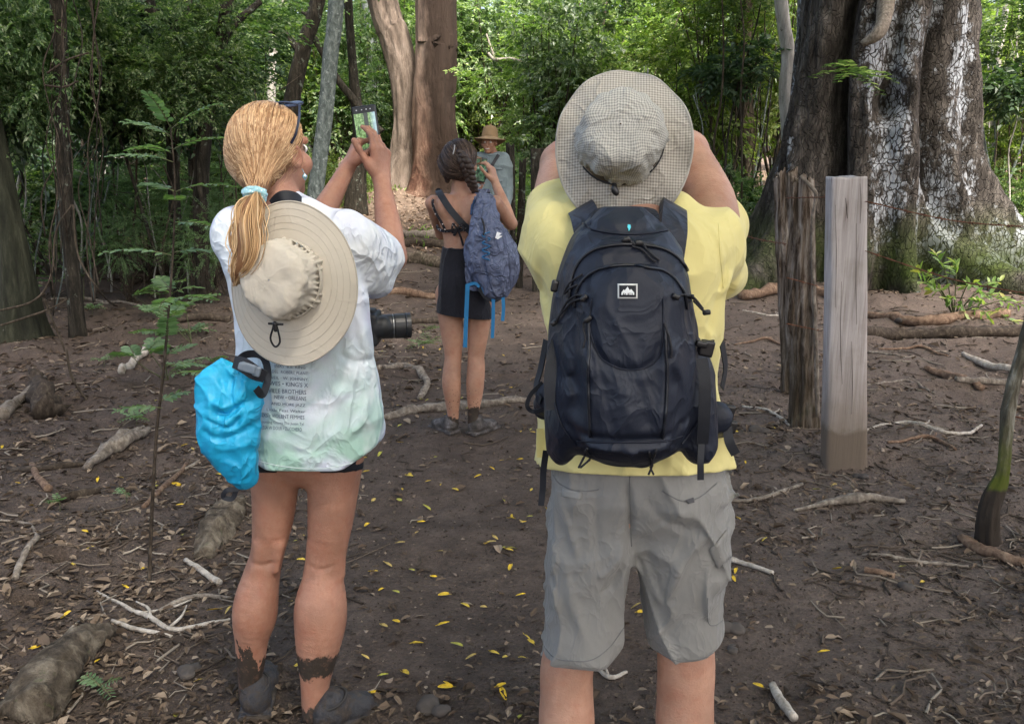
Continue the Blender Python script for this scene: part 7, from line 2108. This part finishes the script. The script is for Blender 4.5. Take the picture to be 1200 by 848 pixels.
    F.wrinkle(lambda x, y, z: .0030 * fbm(x * 9, y * 9, z * 7, 3, 3) + .0040 * ((1 - np.abs(vnoise(x * 16 + z * 6, y * 9, z * 9, 7))) ** 5 - .1))
    PV, PF = F.mesh()
    pm = add('pack_body', mesh_np('pack_body', PV, PF, M_PK), bp); pb = bvh_of(PV, PF)
    mz = plain('zipper', (.008, .010, .016), .4, .5); mpiping = plain('piping', (.010, .013, .024), .5)
    # zippers
    cord(pb, [(668, 350), (672, 322), (684, 302), (704, 291), (738, 287), (772, 291), (794, 303), (808, 324), (814, 350)], .0028, mz, pm, 'zipper', n=50)
    cord(pb, [(674, 360), (677, 340), (688, 324), (706, 315), (738, 312), (770, 316), (788, 325), (800, 342), (804, 362)], .0026, mz, pm, 'zipper', n=50)
    cord(pb, [(691, 378), (690, 420), (691, 470), (692, 512)], .0026, mz, pm, 'zipper', n=40); cord(pb, [(779, 378), (781, 420), (780, 470), (776, 512)], .0026, mz, pm, 'zipper', n=40)
    cord(pb, [(694, 350), (692, 385), (702, 416), (722, 430), (742, 433), (762, 428), (774, 414), (777, 385), (777, 350)], .0013, mpiping, pm, 'piping', n=50)
    cord(pb, [(676, 516), (700, 518), (740, 518), (778, 517), (799, 510)], .0018, mpiping, pm, 'piping', n=40)
    cord(pb, [(650, 470), (660, 500), (676, 522)], .0018, mpiping, pm, 'piping'); cord(pb, [(826, 480), (812, 502), (798, 520)], .0018, mpiping, pm, 'piping')
    cord(pb, [(684, 262), (700, 271), (740, 275), (778, 271), (796, 262)], .0018, mpiping, pm, 'piping', n=40)
    # pull cords
    for pix in ([(686, 348), (678, 346), (668, 352), (662, 362), (656, 374), (650, 378)], [(686, 350), (672, 354), (660, 368), (652, 378)], [(690, 375), (686, 380), (687, 400), (686, 408)], [(778, 378), (782, 392), (786, 410), (785, 418)], [(790, 348), (800, 346), (812, 352), (822, 362), (828, 366)],
                [(800, 346), (812, 348), (824, 362)], [(729, 284), (735, 280), (742, 288), (750, 284), (756, 292), (764, 300), (772, 306)], [(740, 290), (752, 294), (762, 304), (768, 308)], [(678, 334), (670, 338), (664, 344), (670, 332), (684, 322)], [(690, 524), (682, 540), (678, 548)], [(688, 526), (692, 536), (680, 548)], [(760, 528), (764, 544), (760, 556)], [(768, 526), (762, 544), (766, 556)]):
        cord(pb, pix, .0019, M_CORD, bp, 'pull_cord', off=.004, fb=1.40)
    for (a, b) in ((652, 378), (828, 366), (686, 350), (790, 348), (691, 374), (733, 282), (748, 286)):
        s = stick(pb, a, b, .004, 1.42); FS = Field(s - .014, s + .014, .0018); FS.box(s, (.0065, .004, .0042), rotm('Y', (a * 37) % 90 - 45), .002)
        add('zip_pull', mesh_np('zip_pull', *FS.mesh(), M_BLACKP), bp)
    # badge with a small mountain and letters
    bd = patch([(724, 333), (747, 333), (747, 350), (724, 350)], .0016, plain('badge_border', (.62, .63, .62), .7), bp, 'badge', pb)
    patch([(725.7, 334.7), (745.3, 334.7), (745.3, 348.3), (725.7, 348.3)], .0022, plain('badge_black', (.012, .013, .018), .6), bd, 'badge_field', pb)
    mw = plain('badge_white', (.72, .74, .74), .7)
    pts = [(728, 345.8), (728.4, 342.6), (731, 339.4), (732.6, 341.2), (735.4, 336.4), (738, 340.6), (739.6, 339.0), (743, 343), (743, 345.8)]
    top = [stick(pb, a, b, .0046) for a, b in pts]
    add('mountain', mesh_np('mountain', np.array(top + [t_ + [0, .002, 0] for t_ in top]), [np.array([[0, i, i + 1] for i in range(1, 8)] + [[0 + 9, i + 1 + 9, i + 9] for i in range(1, 8)])], mw, False), bd)
    text_on(pb, 'REI', 730, 346.9, 3.2, 11, plain('badge_letters', (.012, .013, .018), .6), bd, off=.0052)
    # small cyan mark near the top
    pts = [(735.5, 263.5), (738.5, 264), (739, 267), (737.2, 271.5), (736, 271), (736.6, 268), (735, 266.5)]
    top = [stick(pb, a, b, .0022) for a, b in pts]
    add('emblem', mesh_np('emblem', np.array(top), [np.array([[0, 1, 2], [0, 2, 3], [0, 3, 6], [3, 4, 5], [3, 5, 6]])], plain('cyan_print', (.10, .62, .72), .5), False), bp)
    # grab loop and shoulder straps
    add('grab_loop', mesh_np('grab_loop', *ribbon([P(696, 264, 1.52), P(699, 250, 1.56), P(712, 246, 1.60), P(738, 250, 1.60), P(756, 246, 1.60), P(766, 250, 1.56), P(768, 266, 1.52)], .014, .004, (0, -.6, 1), 50), M_PK), bp)
    def pad(pts, wd, name, th=.014):
        sx = -1 if pts[0][0] < 740 else 1
        add(name, mesh_np(name, *ribbon([P(*p) for p in pts], wd, th, np.array([(sx * .15, -1, .3), (sx * .3, -.8, .6), (sx * .6, -.5, 1), (sx * .6, 0, 1), (sx * .6, .5, 1), (sx * .3, 1, .2)]), 40), M_PK), bp)
    pad([(694, 300, 1.60), (690, 272, 1.61), (686, 254, 1.65), (682, 246, 1.72), (680, 248, 1.80), (678, 268, 1.87)], .052, 'shoulder_strap'); pad([(784, 300, 1.60), (788, 272, 1.61), (789, 252, 1.65), (789, 243, 1.72), (788, 245, 1.80), (788, 266, 1.87)], .052, 'shoulder_strap')
    # hanging straps
    def st(pts, w_, nm='webbing', nr=(0, -1, 0)): add(nm, mesh_np(nm, *ribbon([P(*p) for p in pts], w_, .0022, nr, 36), M_BLACK), bp)
    st([(640, 528, 1.60), (637, 550, 1.62), (636, 572, 1.63), (634, 592, 1.63)], .012); st([(822, 520, 1.45), (821, 540, 1.44), (821, 562, 1.44)], .011); st([(822, 420, 1.455), (826, 450, 1.44), (825, 490, 1.44), (823, 520, 1.45)], .020); st([(846, 402, 1.66), (850, 430, 1.68), (846, 455, 1.66)], .022, nr=(1, -.6, 0))
    st([(852, 500, 1.62), (855, 518, 1.61), (862, 532, 1.61)], .018); st([(640, 398, 1.64), (634, 430, 1.64), (628, 455, 1.63), (634, 470, 1.60)], .016, nr=(-1, -.6, 0)); st([(818, 406, 1.47), (836, 404, 1.50)], .018); st([(656, 400, 1.50), (648, 440, 1.47), (650, 480, 1.46)], .030)
    add('belt_loop', mesh_np('belt_loop', *ribbon([P(636, 448, 1.62), P(622, 462, 1.62), (P(618, 476, 1.62)), P(626, 482, 1.62), P(640, 478, 1.60)], .008, .003, (0, -1, 0), 40), M_BLACK), bp)
    for a, b, Y_, w_, h_ in ((828, 408, 1.47, .012, .014), (650, 335, 1.47, .006, .010), (822, 403, 1.45, .010, .006), (852, 486, 1.62, .012, .020), (858, 500, 1.63, .008, .012)):
        c_ = P(a, b, Y_); FS = Field(c_ - .03, c_ + .03, .002); FS.box(c_, (w_, .006, h_), rotm('Y', 12), .003)
        add('buckle', mesh_np('buckle', *FS.mesh(), M_BLACKP), bp)
man()
def girl():
    g = G(540, 508); Y0 = g[1] + .02; gz = float(hgt(g[0], Y0))
    q = lambda px, py, dy=0.0: P(px, py, Y0 + dy)
    r = lambda w, py: S(w, py, Y0) / 2
    rs = np.random.RandomState(6)
    base = np.array([q(540, 510)[0], Y0, gz])
    root = empty('person', base, 'young woman with a braid and a black skirt taking a picture with her phone', 'person')
    F = Field(q(488, 522)[[0, 1, 2]] - [0, .25, .03], q(615, 158) + [0, .55, .05], .0048)
    # back: shoulders, ribs, waist
    zz = [q(540, p)[2] for p in (330, 305, 290, 275, 258, 245, 236, 230)]
    xl, xr = [519, 519, 520, 519, 514, 507, 505, 514], [560, 558, 557, 560, 570, 577, 579, 566]
    prof(F, zz, [q((a + b) / 2, 260)[0] for a, b in zip(xl, xr)], [r(b - a, 260) for a, b in zip(xl, xr)], Y0, [.10, .09, .083, .085, .09, .085, .06, .035], 2.2)
    F.ell(q(542, 325), (.125, .105, .12), None, .04)
    nb = q(541, 224); F.cone(nb - [0, 0, .05], nb, .07, .05, .04, flat=.8)
    F.crease([q(539, 235, -.09), q(538, 260, -.09), q(537, 288, -.09)], .012, -.008)
    for a in ((522, 240), (556, 240)): F.ell(q(*a, -.06), (.045, .03, .06), None, .03)
    ho = q(541, 191, .0); Rh = rotm('Z', -30) @ rotm('X', 4)
    head(F, ho, Rh, .93, nb, .045)
    sL, eL = q(507, 238), q(517, 274, .22); wL = q(548, 232, .38)
    sR, eR, wR = q(580, 238), q(599, 262, .12), q(580, 213, .28)
    F.chain([sL, (sL + eL) / 2, eL], [.040, .036, .031], .02); F.chain([eL, eL * .6 + wL * .4, wL], [.031, .031, .020], .015)
    F.chain([sR, (sR + eR) / 2, eR], [.042, .038, .033], .02); F.chain([eR, eR * .6 + wR * .4, wR], [.033, .034, .022], .015)
    hand(F, wR, (-.28, .1, 1), (-.9, .45, 0), 1, curls=(30, 45, 25), thumb=(.7, .5, .3), s=.9)
    hand(F, wL, (.35, .1, 1), (.9, .4, 0), -1, curls=(35, 50, 30), thumb=(.6, .6, .3), s=.9)
    def leg(rows): F.chain([q(a, b, c) for a, b, w, c in rows], [r(w, b) for a, b, w, c in rows], .02)
    leg([(528, 345, 36, 0), (528, 372, 29, 0), (530, 395, 25, 0), (531, 416, 20, 0), (530, 430, 20.5, -.005), (529, 448, 22, -.01), (530, 465, 19, -.005), (531, 482, 14, 0), (531, 497, 12.5, 0)])
    leg([(562, 345, 36, 0), (562, 372, 27, 0), (560, 395, 23.5, 0), (558, 416, 19.5, 0), (558, 430, 20.5, -.005), (557, 448, 21, -.01), (556, 465, 18, -.005), (555, 480, 13.5, 0), (554, 494, 12, 0)])
    mid = float(q(545, 450)[0])
    mud = [(-9, mid, -1, q(531, 487)[2], .16, 14), (mid, 9, -1, q(555, 478)[2], .22, 12)]
    b_ = add('body', mesh_np('body', *F.mesh(), skin_mat('fair_skin', (.42, .235, .16), mud, .42)), root)
    b_['label'] = 'slim bare legs with mud up to the ankles'
    eye_meshes(ho, Rh, .93, root)
    # hair and braid
    MH = plain('dark_brown_hair', (.030, .018, .014), .5, .4)
    MH2 = strand_mat('dark_brown_strands', (.022, .013, .010), (.050, .030, .022), (.11, .070, .052), .4)
    H = Field(ho - .2, ho + .2, .005); cen = ho + Rh @ np.array([0, -.02, .026])
    H.ell(cen, (.088, .108, .098), Rh); H.cone(cen + Rh @ np.array([0, -.06, -.04]), q(547, 205, -.06), .058, .035, .03)
    H.cone(cen + Rh @ np.array([-.05, -.05, -.02]), q(524, 212, -.04), .045, .012, .03)
    H.cut(ho + Rh @ np.array([0, .055, .05]), Rh @ np.array([0, .93, -.42]), .01); H.cut(ho + Rh @ np.array([0, .02, -.01]), Rh @ np.array([0, .85, -.6]), .01)
    HV, HF = H.mesh(); hair = add('hair', mesh_np('hair', HV, HF, MH), root); hb = bvh_of(HV, HF)
    tie = q(549, 203, -.085); parts = []
    for k in range(520):
        u = unit(rs.normal(0, 1, 3))
        if u[1] > .45 or (u[2] < -.4 and u[1] > -.2): continue
        t = np.linspace(0, 1, 9); dirs = slerp(u, unit(Rh.T @ (tie - cen)), t * .95); rr = 1 / np.sqrt(((dirs / np.array([.088, .108, .098])) ** 2).sum(1))
        pts = cen + (dirs * rr[:, None]) @ Rh.T; out = []
        for p_ in pts:
            loc, nr, _, _ = hb.find_nearest(Vector(p_)); nr = np.array(nr); nr = nr if nr @ (p_ - cen) > 0 else -nr
            out.append(np.array(loc) + nr * rs.uniform(.001, .005))
        parts.append(tube(out, [.0022, .0032, .002], 3, 9, cap=False))
    add('strands', mesh_np('strands', *merge(parts), MH2), hair)
    path = catmull([q(536, 178, -.105), q(543, 188, -.12), q(549, 200, -.11), q(552, 212, -.09), q(556, 222, -.06), q(558, 232, -.02)], 30)
    parts = []
    for s_ in range(3):
        w = np.linspace(0, 1, 30); a = w * 22 + s_ * 2.094; T_, N_, B_ = frames(path); rr = np.interp(w, [0, .2, .7, 1], [.012, .020, .015, .006])
        parts.append(tube(path + N_ * (np.sin(a) * rr)[:, None] + B_ * (np.sin(2 * a) * rr * .5)[:, None], [.014, .020, .015, .007], 9, 90))
    add('braid', mesh_np('braid', *merge(parts), plain('braid_hair', (.040, .025, .019), .45, .4, bump=(220, .8, .004))), root)
    add('hair_clip', mesh_np('hair_clip', *tube([q(530, 184, -.12), q(532, 177, -.12), q(533, 170, -.10)], .004, 6, 10), plain('clip', (.35, .33, .32), .3, metal=.6)), root)
    gl = empty('glasses', ho, 'glasses worn by the young woman with the braid', 'glasses')
    Tt = lambda x, y, z: ho + Rh @ (np.array([x, y, z]) * .93)
    mg = plain('amber_frame', (.22, .12, .05), .3)
    for s_ in (-1, 1):
        add('temple', mesh_np('temple', *tube([Tt(s_ * .080, -.01, .022), Tt(s_ * .082, .05, .024), Tt(s_ * .066, .108, .022)], .004, 6, 12), mg), gl)
        add('rim', mesh_np('rim', *tube([Tt(s_ * .034 + math.cos(a) * .028, .112, .008 + math.sin(a) * .02) for a in np.linspace(0, 6.283, 20)], .003, 5, 30, cap=False), mg), gl)
    # bikini top
    mb = NT('floral_black', .7, .2); v = mb.co(); mb.color(mb.mix(mb.math('LESS_THAN', mb.vor(v, 55), .25), (.012, .011, .014), (.45, .40, .40))); mb = mb.m
    bt = add('bikini_top', mesh_np('bikini_top', *ribbon([q(512, 264, .06), q(514, 268, -.03), q(522, 271, -.085), q(536, 269, -.10), q(552, 270, -.095), q(564, 267, -.06), q(570, 262, .02)], .016, .004, (0, -1, 0), 40), mb), root)
    add('shoulder_string', mesh_np('shoulder_string', *ribbon([q(509, 231, .0), q(507, 238, -.075), q(511, 250, -.095), q(517, 260, -.10), q(522, 270, -.095)], .014, .003, (0, -1, 0), 30), mb), bt)
    for c_ in ([(536, 269), (531, 262), (530, 272), (536, 270)], [(536, 269), (542, 262), (545, 268), (537, 271)], [(537, 270), (540, 278), (543, 288)], [(536, 270), (532, 276), (534, 268)]):
        add('bow', mesh_np('bow', *tube([q(a, b, -.115) for a, b in c_], .0058, 6, 20), mb), bt)
    sl = empty('sling_strap', q(530, 250, -.1), 'black sling strap running diagonally across the bare back', 'strap')
    add('webbing', mesh_np('webbing', *ribbon([q(516, 226, .03), q(514, 224, -.03), q(518, 231, -.078), q(528, 246, -.105), q(540, 260, -.108), q(550, 270, -.10), q(560, 280, -.06)], .036, .004, (0, -1, .25), 40), M_BLACK), sl)
    # skirt
    F = Field(q(500, 380) - [0, .25, 0], q(590, 283) + [0, .25, 0], .005)
    rows = [(290, 519, 556), (300, 517, 562), (320, 515, 570), (340, 512.5, 575), (360, 511, 577), (376, 510.5, 578)]
    prof(F, [q(540, p)[2] for p, a, b in rows], [q((a + b) / 2, p)[0] for p, a, b in rows], [r(b - a, p) for p, a, b in rows], Y0, [.095, .115, .135, .14, .142, .142], 2.3)
    F.wrinkle(lambda x, y, z: .006 * fbm(x * 9, y * 9, z * 2.5, 3, 5) + .006 * ((1 - np.abs(vnoise(x * 14, y * 14, z * 2, 9))) ** 4 - .2))
    F.cut(q(528, 371, -.14), (-.12, -.05, -1), 0); F.cone(q(545, 378, -.2), q(545, 362, -.2), .012, .004, 0, op='sub')
    add('skirt', mesh_np('skirt', *F.mesh(), cloth_mat('black_knit', (.012, .012, .017), .2)), root)
    # shoes
    ms = NT('muddy_trail_shoe', .6, .4); v = ms.co(); n = ms.noise(v, 26, 6, .7); ms.color(ms.ramp(n, [(.35, (.015, .013, .012)), (.5, (.05, .042, .038)), (.62, (.11, .10, .10)), (.75, (.30, .29, .28))])); ms.bump(n, .8, .01)
    for a, b in (((534, 516), (-.10, .13)), ((551, 510), (.10, .14))):
        h_ = q(*a, -.03); h_[2] = float(hgt(h_[0], h_[1])) - .006; t_ = h_ + [b[0] * 1.4, b[1] * 1.2, 0]
        FS = Field(np.minimum(h_, t_) - .08, np.maximum(h_, t_) + [.08, .08, .15], .005); shoe(FS, h_, t_, .95); add('shoe', mesh_np('shoe', *FS.mesh(), ms.m), root)
    # phone
    pc = q(562.5, 199, .30)
    ph = empty('phone', pc, 'dark phone held up by the young woman with the braid', 'phone')
    Rp = rotm('Y', 8) @ rotm('Z', 18); FS = Field(pc - .1, pc + .1, .004); FS.box(pc, (.036, .006, .070), Rp, .005); add('case', mesh_np('case', *FS.mesh(), M_BLACKP), ph)
    t = NT('phone_screen_far', .2, .5); v = t.co(); t.color((.01, .01, .01)); t.set(t.b.inputs['Emission Color'], t.ramp(t.noise(v, 60, 4), [(.45, (.01, .03, .02)), (.6, (.10, .22, .12)), (.75, (.6, .7, .6))])); t.b.inputs['Emission Strength'].default_value = .25
    V, f = box(pc + Rp @ np.array([0, -.0065, 0]), (.032, .001, .062), Rp); add('screen', mesh_np('screen', V, f, t.m, False), ph)
    # backpack hanging from her right shoulder
    mp = NT('slate_blue_nylon', .6, .3); v = mp.co(); mp.color(mp.mix(mp.rng(mp.noise(v, 7, 4), .35, .65), (.105, .125, .205), (.145, .170, .26))); mp.crumple(v, .9, 7, .02); mp = mp.m
    bp = empty('backpack', q(578, 290, -.2), 'slate blue backpack with bright blue straps hanging from one shoulder', 'backpack')
    F = Field(q(538, 358, -.2) - [0, .2, 0], q(618, 218, -.2) + [0, .3, 0], .0048)
    F.chain([q(569, 238, -.10), q(570, 262, -.16), q(574, 285, -.18), q(580, 308, -.18), (q(583, 330, -.17))], [r(24, 238), r(34, 262), r(46, 285), r(52, 308), r(40, 330)], .03, flat=.8)
    F.chain([q(560, 285, -.12), q(562, 310, -.12), q(570, 330, -.12)], [r(26, 285), r(30, 310), r(26, 330)], .03); F.chain([q(592, 280, -.14), q(598, 305, -.14), q(594, 325, -.14)], [r(14, 280), r(20, 305), r(18, 325)], .03)
    for pts, w_, a_ in [([(561, 252), (563, 280), (566, 310), (576, 340)], .010, -.012), ([(585, 250), (592, 280), (597, 310), (596, 335)], .010, -.010), ([(556, 280), (566, 276), (574, 282)], .010, .010), ([(556, 300), (570, 296), (580, 305)], .012, -.010), ([(575, 300), (588, 320), (590, 340)], .012, .010), ([(558, 318), (568, 325), (580, 322)], .010, -.008), ([(566, 262), (580, 258), (590, 264)], .008, -.008)]:
        F.crease([q(a, b, -.27) for a, b in pts], w_ * 1.8, a_)
    F.wrinkle(lambda x, y, z: .010 * fbm(x * 9, y * 9, z * 7, 3, 3) + .008 * ((1 - np.abs(vnoise(x * 12, y * 9, z * 12, 7))) ** 4 - .15))
    PV, PF = F.mesh(); add('pack_body', mesh_np('pack_body', PV, PF, mp), bp); pb = bvh_of(PV, PF)
    add('shoulder_strap', mesh_np('shoulder_strap', *ribbon([q(565, 262, -.16), q(562, 242, -.11), q(563, 228, -.06), q(566, 223, .0), q(568, 226, .06), q(566, 240, .12)], .060, .014, np.array([(0, -1, .2), (0, -1, .4), (0, -.6, 1), (0, 0, 1), (0, .6, 1), (0, 1, .2)]), 30), mp), bp)
    add('hanging_strap', mesh_np('hanging_strap', *ribbon([q(556, 266, -.15), q(551, 290, -.16), q(548, 315, -.16), q(551, 335, -.16), q(560, 338, -.16)], .030, .008, (0, -1, 0), 40), mp), bp)
    mbl = plain('bright_blue_webbing', (.02, .17, .38), .6)
    for pts, w_ in (([(548, 333), (547, 355), (546, 380), (545, 407)], .022), ([(578, 346), (578, 370), (577, 396)], .018), ([(589, 342), (590, 360), (589, 376)], .018), ([(548, 334), (556, 332), (562, 336)], .016), ([(565, 336), (572, 346), (588, 345)], .014)):
        add('webbing', mesh_np('webbing', *ribbon([q(a, b, -.20) for a, b in pts], w_, .003, (.1, -1, 0), 24), mbl), bp)
    add('webbing', mesh_np('webbing', *ribbon([q(562, 337, -.19), q(568, 347, -.19), q(580, 352, -.19), q(590, 344, -.18)], .022, .003, (0, -1, 0), 24), M_BLACK), bp)
    zig = []
    for k, y in enumerate(np.linspace(272, 305, 9)): zig.append((566 if k % 2 else 574, y))
    p = sticks(pb, zig, .006, Y0 - .28); add('bungee', mesh_np('bungee', *tube(p, .0040, 5, 60), plain('blue_bungee', (.03, .14, .30), .6)), bp)
    cord(pb, [(565, 256), (568, 268), (567, 276)], .005, M_CORD, bp, 'pull_cord', fb=Y0 - .25); cord(pb, [(556, 234), (554, 242), (553, 252)], .006, plain('navy', (.02, .05, .12), .6), bp, 'buckle', fb=Y0 - .12)
    top = [stick(pb, a, b, .006, Y0 - .28) for a, b in ((580, 279), (582, 272), (587, 274), (584, 276.5), (588, 277), (583, 281))]
    add('emblem', mesh_np('emblem', np.array(top), [np.array([[0, 1, 3], [1, 2, 3], [0, 3, 5], [3, 4, 5]])], plain('white_print', (.75, .76, .78), .6), False), bp)
girl()

def guide():
    Y0 = 9.9
    q = lambda px, py, dy=0.0: P(px, py, Y0 + dy)
    r = lambda w, py: S(w, py, Y0) / 2
    gz = float(hgt(q(577, 200)[0], Y0)); base = np.array([q(577, 200)[0], Y0, gz])
    root = empty('person', base, 'man in a blue grey shirt and straw hat facing the group by the fence', 'person')
    F = Field(base - [.42, .3, .02], base + [.42, .3, 1.85], .008)
    X = base[0]; Z = lambda h: gz + h
    p3 = lambda x, y, h: np.array([X + x, Y0 + y, Z(h)])
    ho = q(573.5, 168, -.02); Rh = rotm('Z', 168) @ rotm('X', 2)
    nb = q(576, 181); head(F, ho, Rh, 1.0, nb, .05)
    F.chain([nb, p3(0, 0, 1.25), p3(0, 0, 1.0)], [.06, .13, .12], .05, flat=.7)
    for s_ in (-1, 1):
        F.chain([p3(s_ * .09, 0, .95), p3(s_ * .10, 0, .5), p3(s_ * .10, 0, .09)], [.085, .055, .04], .03)
        sh = q(576 + s_ * 14, 187); el = sh + [s_ * .05, -.02, -.29]; wr_ = el + [s_ * -.02, -.10, -.24]
        F.chain([sh, el, wr_], [.05, .042, .028], .02); hand(F, wr_, (0, -.1, -1), (-s_, 0, 0), 1, curls=(20, 25, 15), thumb=(.6, .6, .2))
    add('body', mesh_np('body', *F.mesh(), skin_mat('weathered_skin', (.38, .20, .13))), root)
    eye_meshes(ho, Rh, 1.0, root)
    mo = add('mouth', mesh_np('mouth', *tube([ho + Rh @ np.array([x, .094 - abs(x) * .2, -.064 + abs(x) * .15]) for x in (-.024, -.012, 0, .012, .024)], [.002, .0048, .002], 6, 12), plain('teeth', (.7, .66, .6), .4)), root)
    # shirt
    F = Field(base + [-.42, -.25, .75], base + [.42, .25, 1.62], .008)
    zt = q(576, 181)[2]
    prof(F, [Z(.86), Z(1.0), Z(1.2), Z(1.36), zt - .06, zt - .01, zt + .02], X + .0, [.175, .17, .185, .205, .18, .10, .06], Y0, [.13, .125, .13, .125, .10, .075, .05], 2.4)
    for s_ in (-1, 1):
        sh = q(576 + s_ * 14, 187); el = sh + [s_ * .05, -.02, -.29]; wr_ = el + [s_ * -.02, -.10, -.20]
        F.chain([sh, el, wr_], [.075, .062, .048], .03)
    F.wrinkle(lambda x, y, z: .010 * fbm(x * 7, y * 7, z * 6, 3, 3) + .008 * ((1 - np.abs(vnoise(x * 10, y * 9, z * 9, 7))) ** 4 - .15))
    SV, SF = F.mesh(); ms = cloth_mat('blue_grey_shirt', (.15, .19, .205), .12); so = add('shirt', mesh_np('shirt', SV, SF, ms), root); sb = bvh_of(SV, SF)
    cord(sb, [(574, 184), (575, 200), (576, 225)], .006, cloth_mat('placket', (.15, .19, .21)), so, 'placket', off=.002)
    for pix in ([(565, 197), (572, 197)], [(580, 198), (588, 198)], [(580, 212), (589, 212)]): cord(sb, pix, .008, cloth_mat('pocket_flap', (.16, .20, .22)), so, 'pocket_flap', off=.002, n=6)
    add('collar', mesh_np('collar', *tube([nb + np.array([math.cos(a) * .075, math.sin(a) * .07, .012 - .02 * (math.sin(a) < -.2)]) for a in np.linspace(0, 6.28, 20)], .018, 7, 30), ms), so)
    sl = empty('sling_strap', q(578, 195, -.15), 'dark strap across the chest of the man in the straw hat', 'strap')
    p = sticks(sb, dense([(584, 182), (579, 190), (573, 200), (566, 212)], 10), .008, Y0 - .15); add('webbing', mesh_np('webbing', *ribbon(p, .035, .006, (0, -1, 0), 20), M_BLACK), sl)
    F = Field(base + [-.3, -.25, .05], base + [.3, .25, 1.0], .009)
    for s_ in (-1, 1): F.chain([p3(s_ * .085, 0, .90), p3(s_ * .10, 0, .5), p3(s_ * .10, 0, .10)], [.105, .082, .070], .03)
    F.cone(p3(-.06, 0, .92), p3(.06, 0, .92), .12, .12, .03, flat=.85); F.cut(p3(0, 0, .98), (0, 0, 1)); F.cut(p3(0, 0, .09), (0, 0, -1))
    add('trousers', mesh_np('trousers', *F.mesh(), cloth_mat('khaki', (.12, .105, .075))), root)
    for s_ in (-1, 1):
        h_ = p3(s_ * .10, .05, 0); t_ = p3(s_ * .13, -.20, 0); FS = Field(np.minimum(h_, t_) - .09, np.maximum(h_, t_) + [.09, .09, .17], .009); shoe(FS, h_, t_, 1.1); add('boot', mesh_np('boot', *FS.mesh(), M_BLACK), root)
    # straw hat
    hc = ho + np.array([.005, .0, .055])
    ht = empty('straw_hat', hc, 'wide straw hat on the man standing by the fence', 'hat')
    R = rotm('Y', 3) @ rotm('X', -12)
    t = NT('straw', .8, .2); v = t.co('UV'); rr = t.n('VectorMath', {0: v}, out=1, operation='LENGTH'); w = t.math('SINE', t.math('MULTIPLY', rr, 700)); t.color(t.mix(t.rng(w, -1, 1), (.17, .11, .055), (.30, .21, .12))); t.bump(w, .4, .004)
    rx = S(38, 160, Y0) / 2
    def bh(X_, Y_, t_, ph): return -.055 * t_ ** 1.5 + .045 * t_ ** 2 * np.abs(np.cos(ph)) ** 2 + .006 * np.sin(ph * 3) * t_
    T = hat(hc, R, .088, rx, rx * .95, bh, .125, [(1.0, 0), (.97, .4), (.85, .8), (.62, .98), (.35, .96), (.02, .90)], (t.m, t.m), ht, ruff=.05, seed=2, nphi=60)
    add('knot', mesh_np('knot', *tube([T(0, 0, .11)[0], T(.005, 0, .135)[0], T(-.004, 0, .15)[0]], [.012, .010, .004], 6, 8), t.m), ht)
guide()
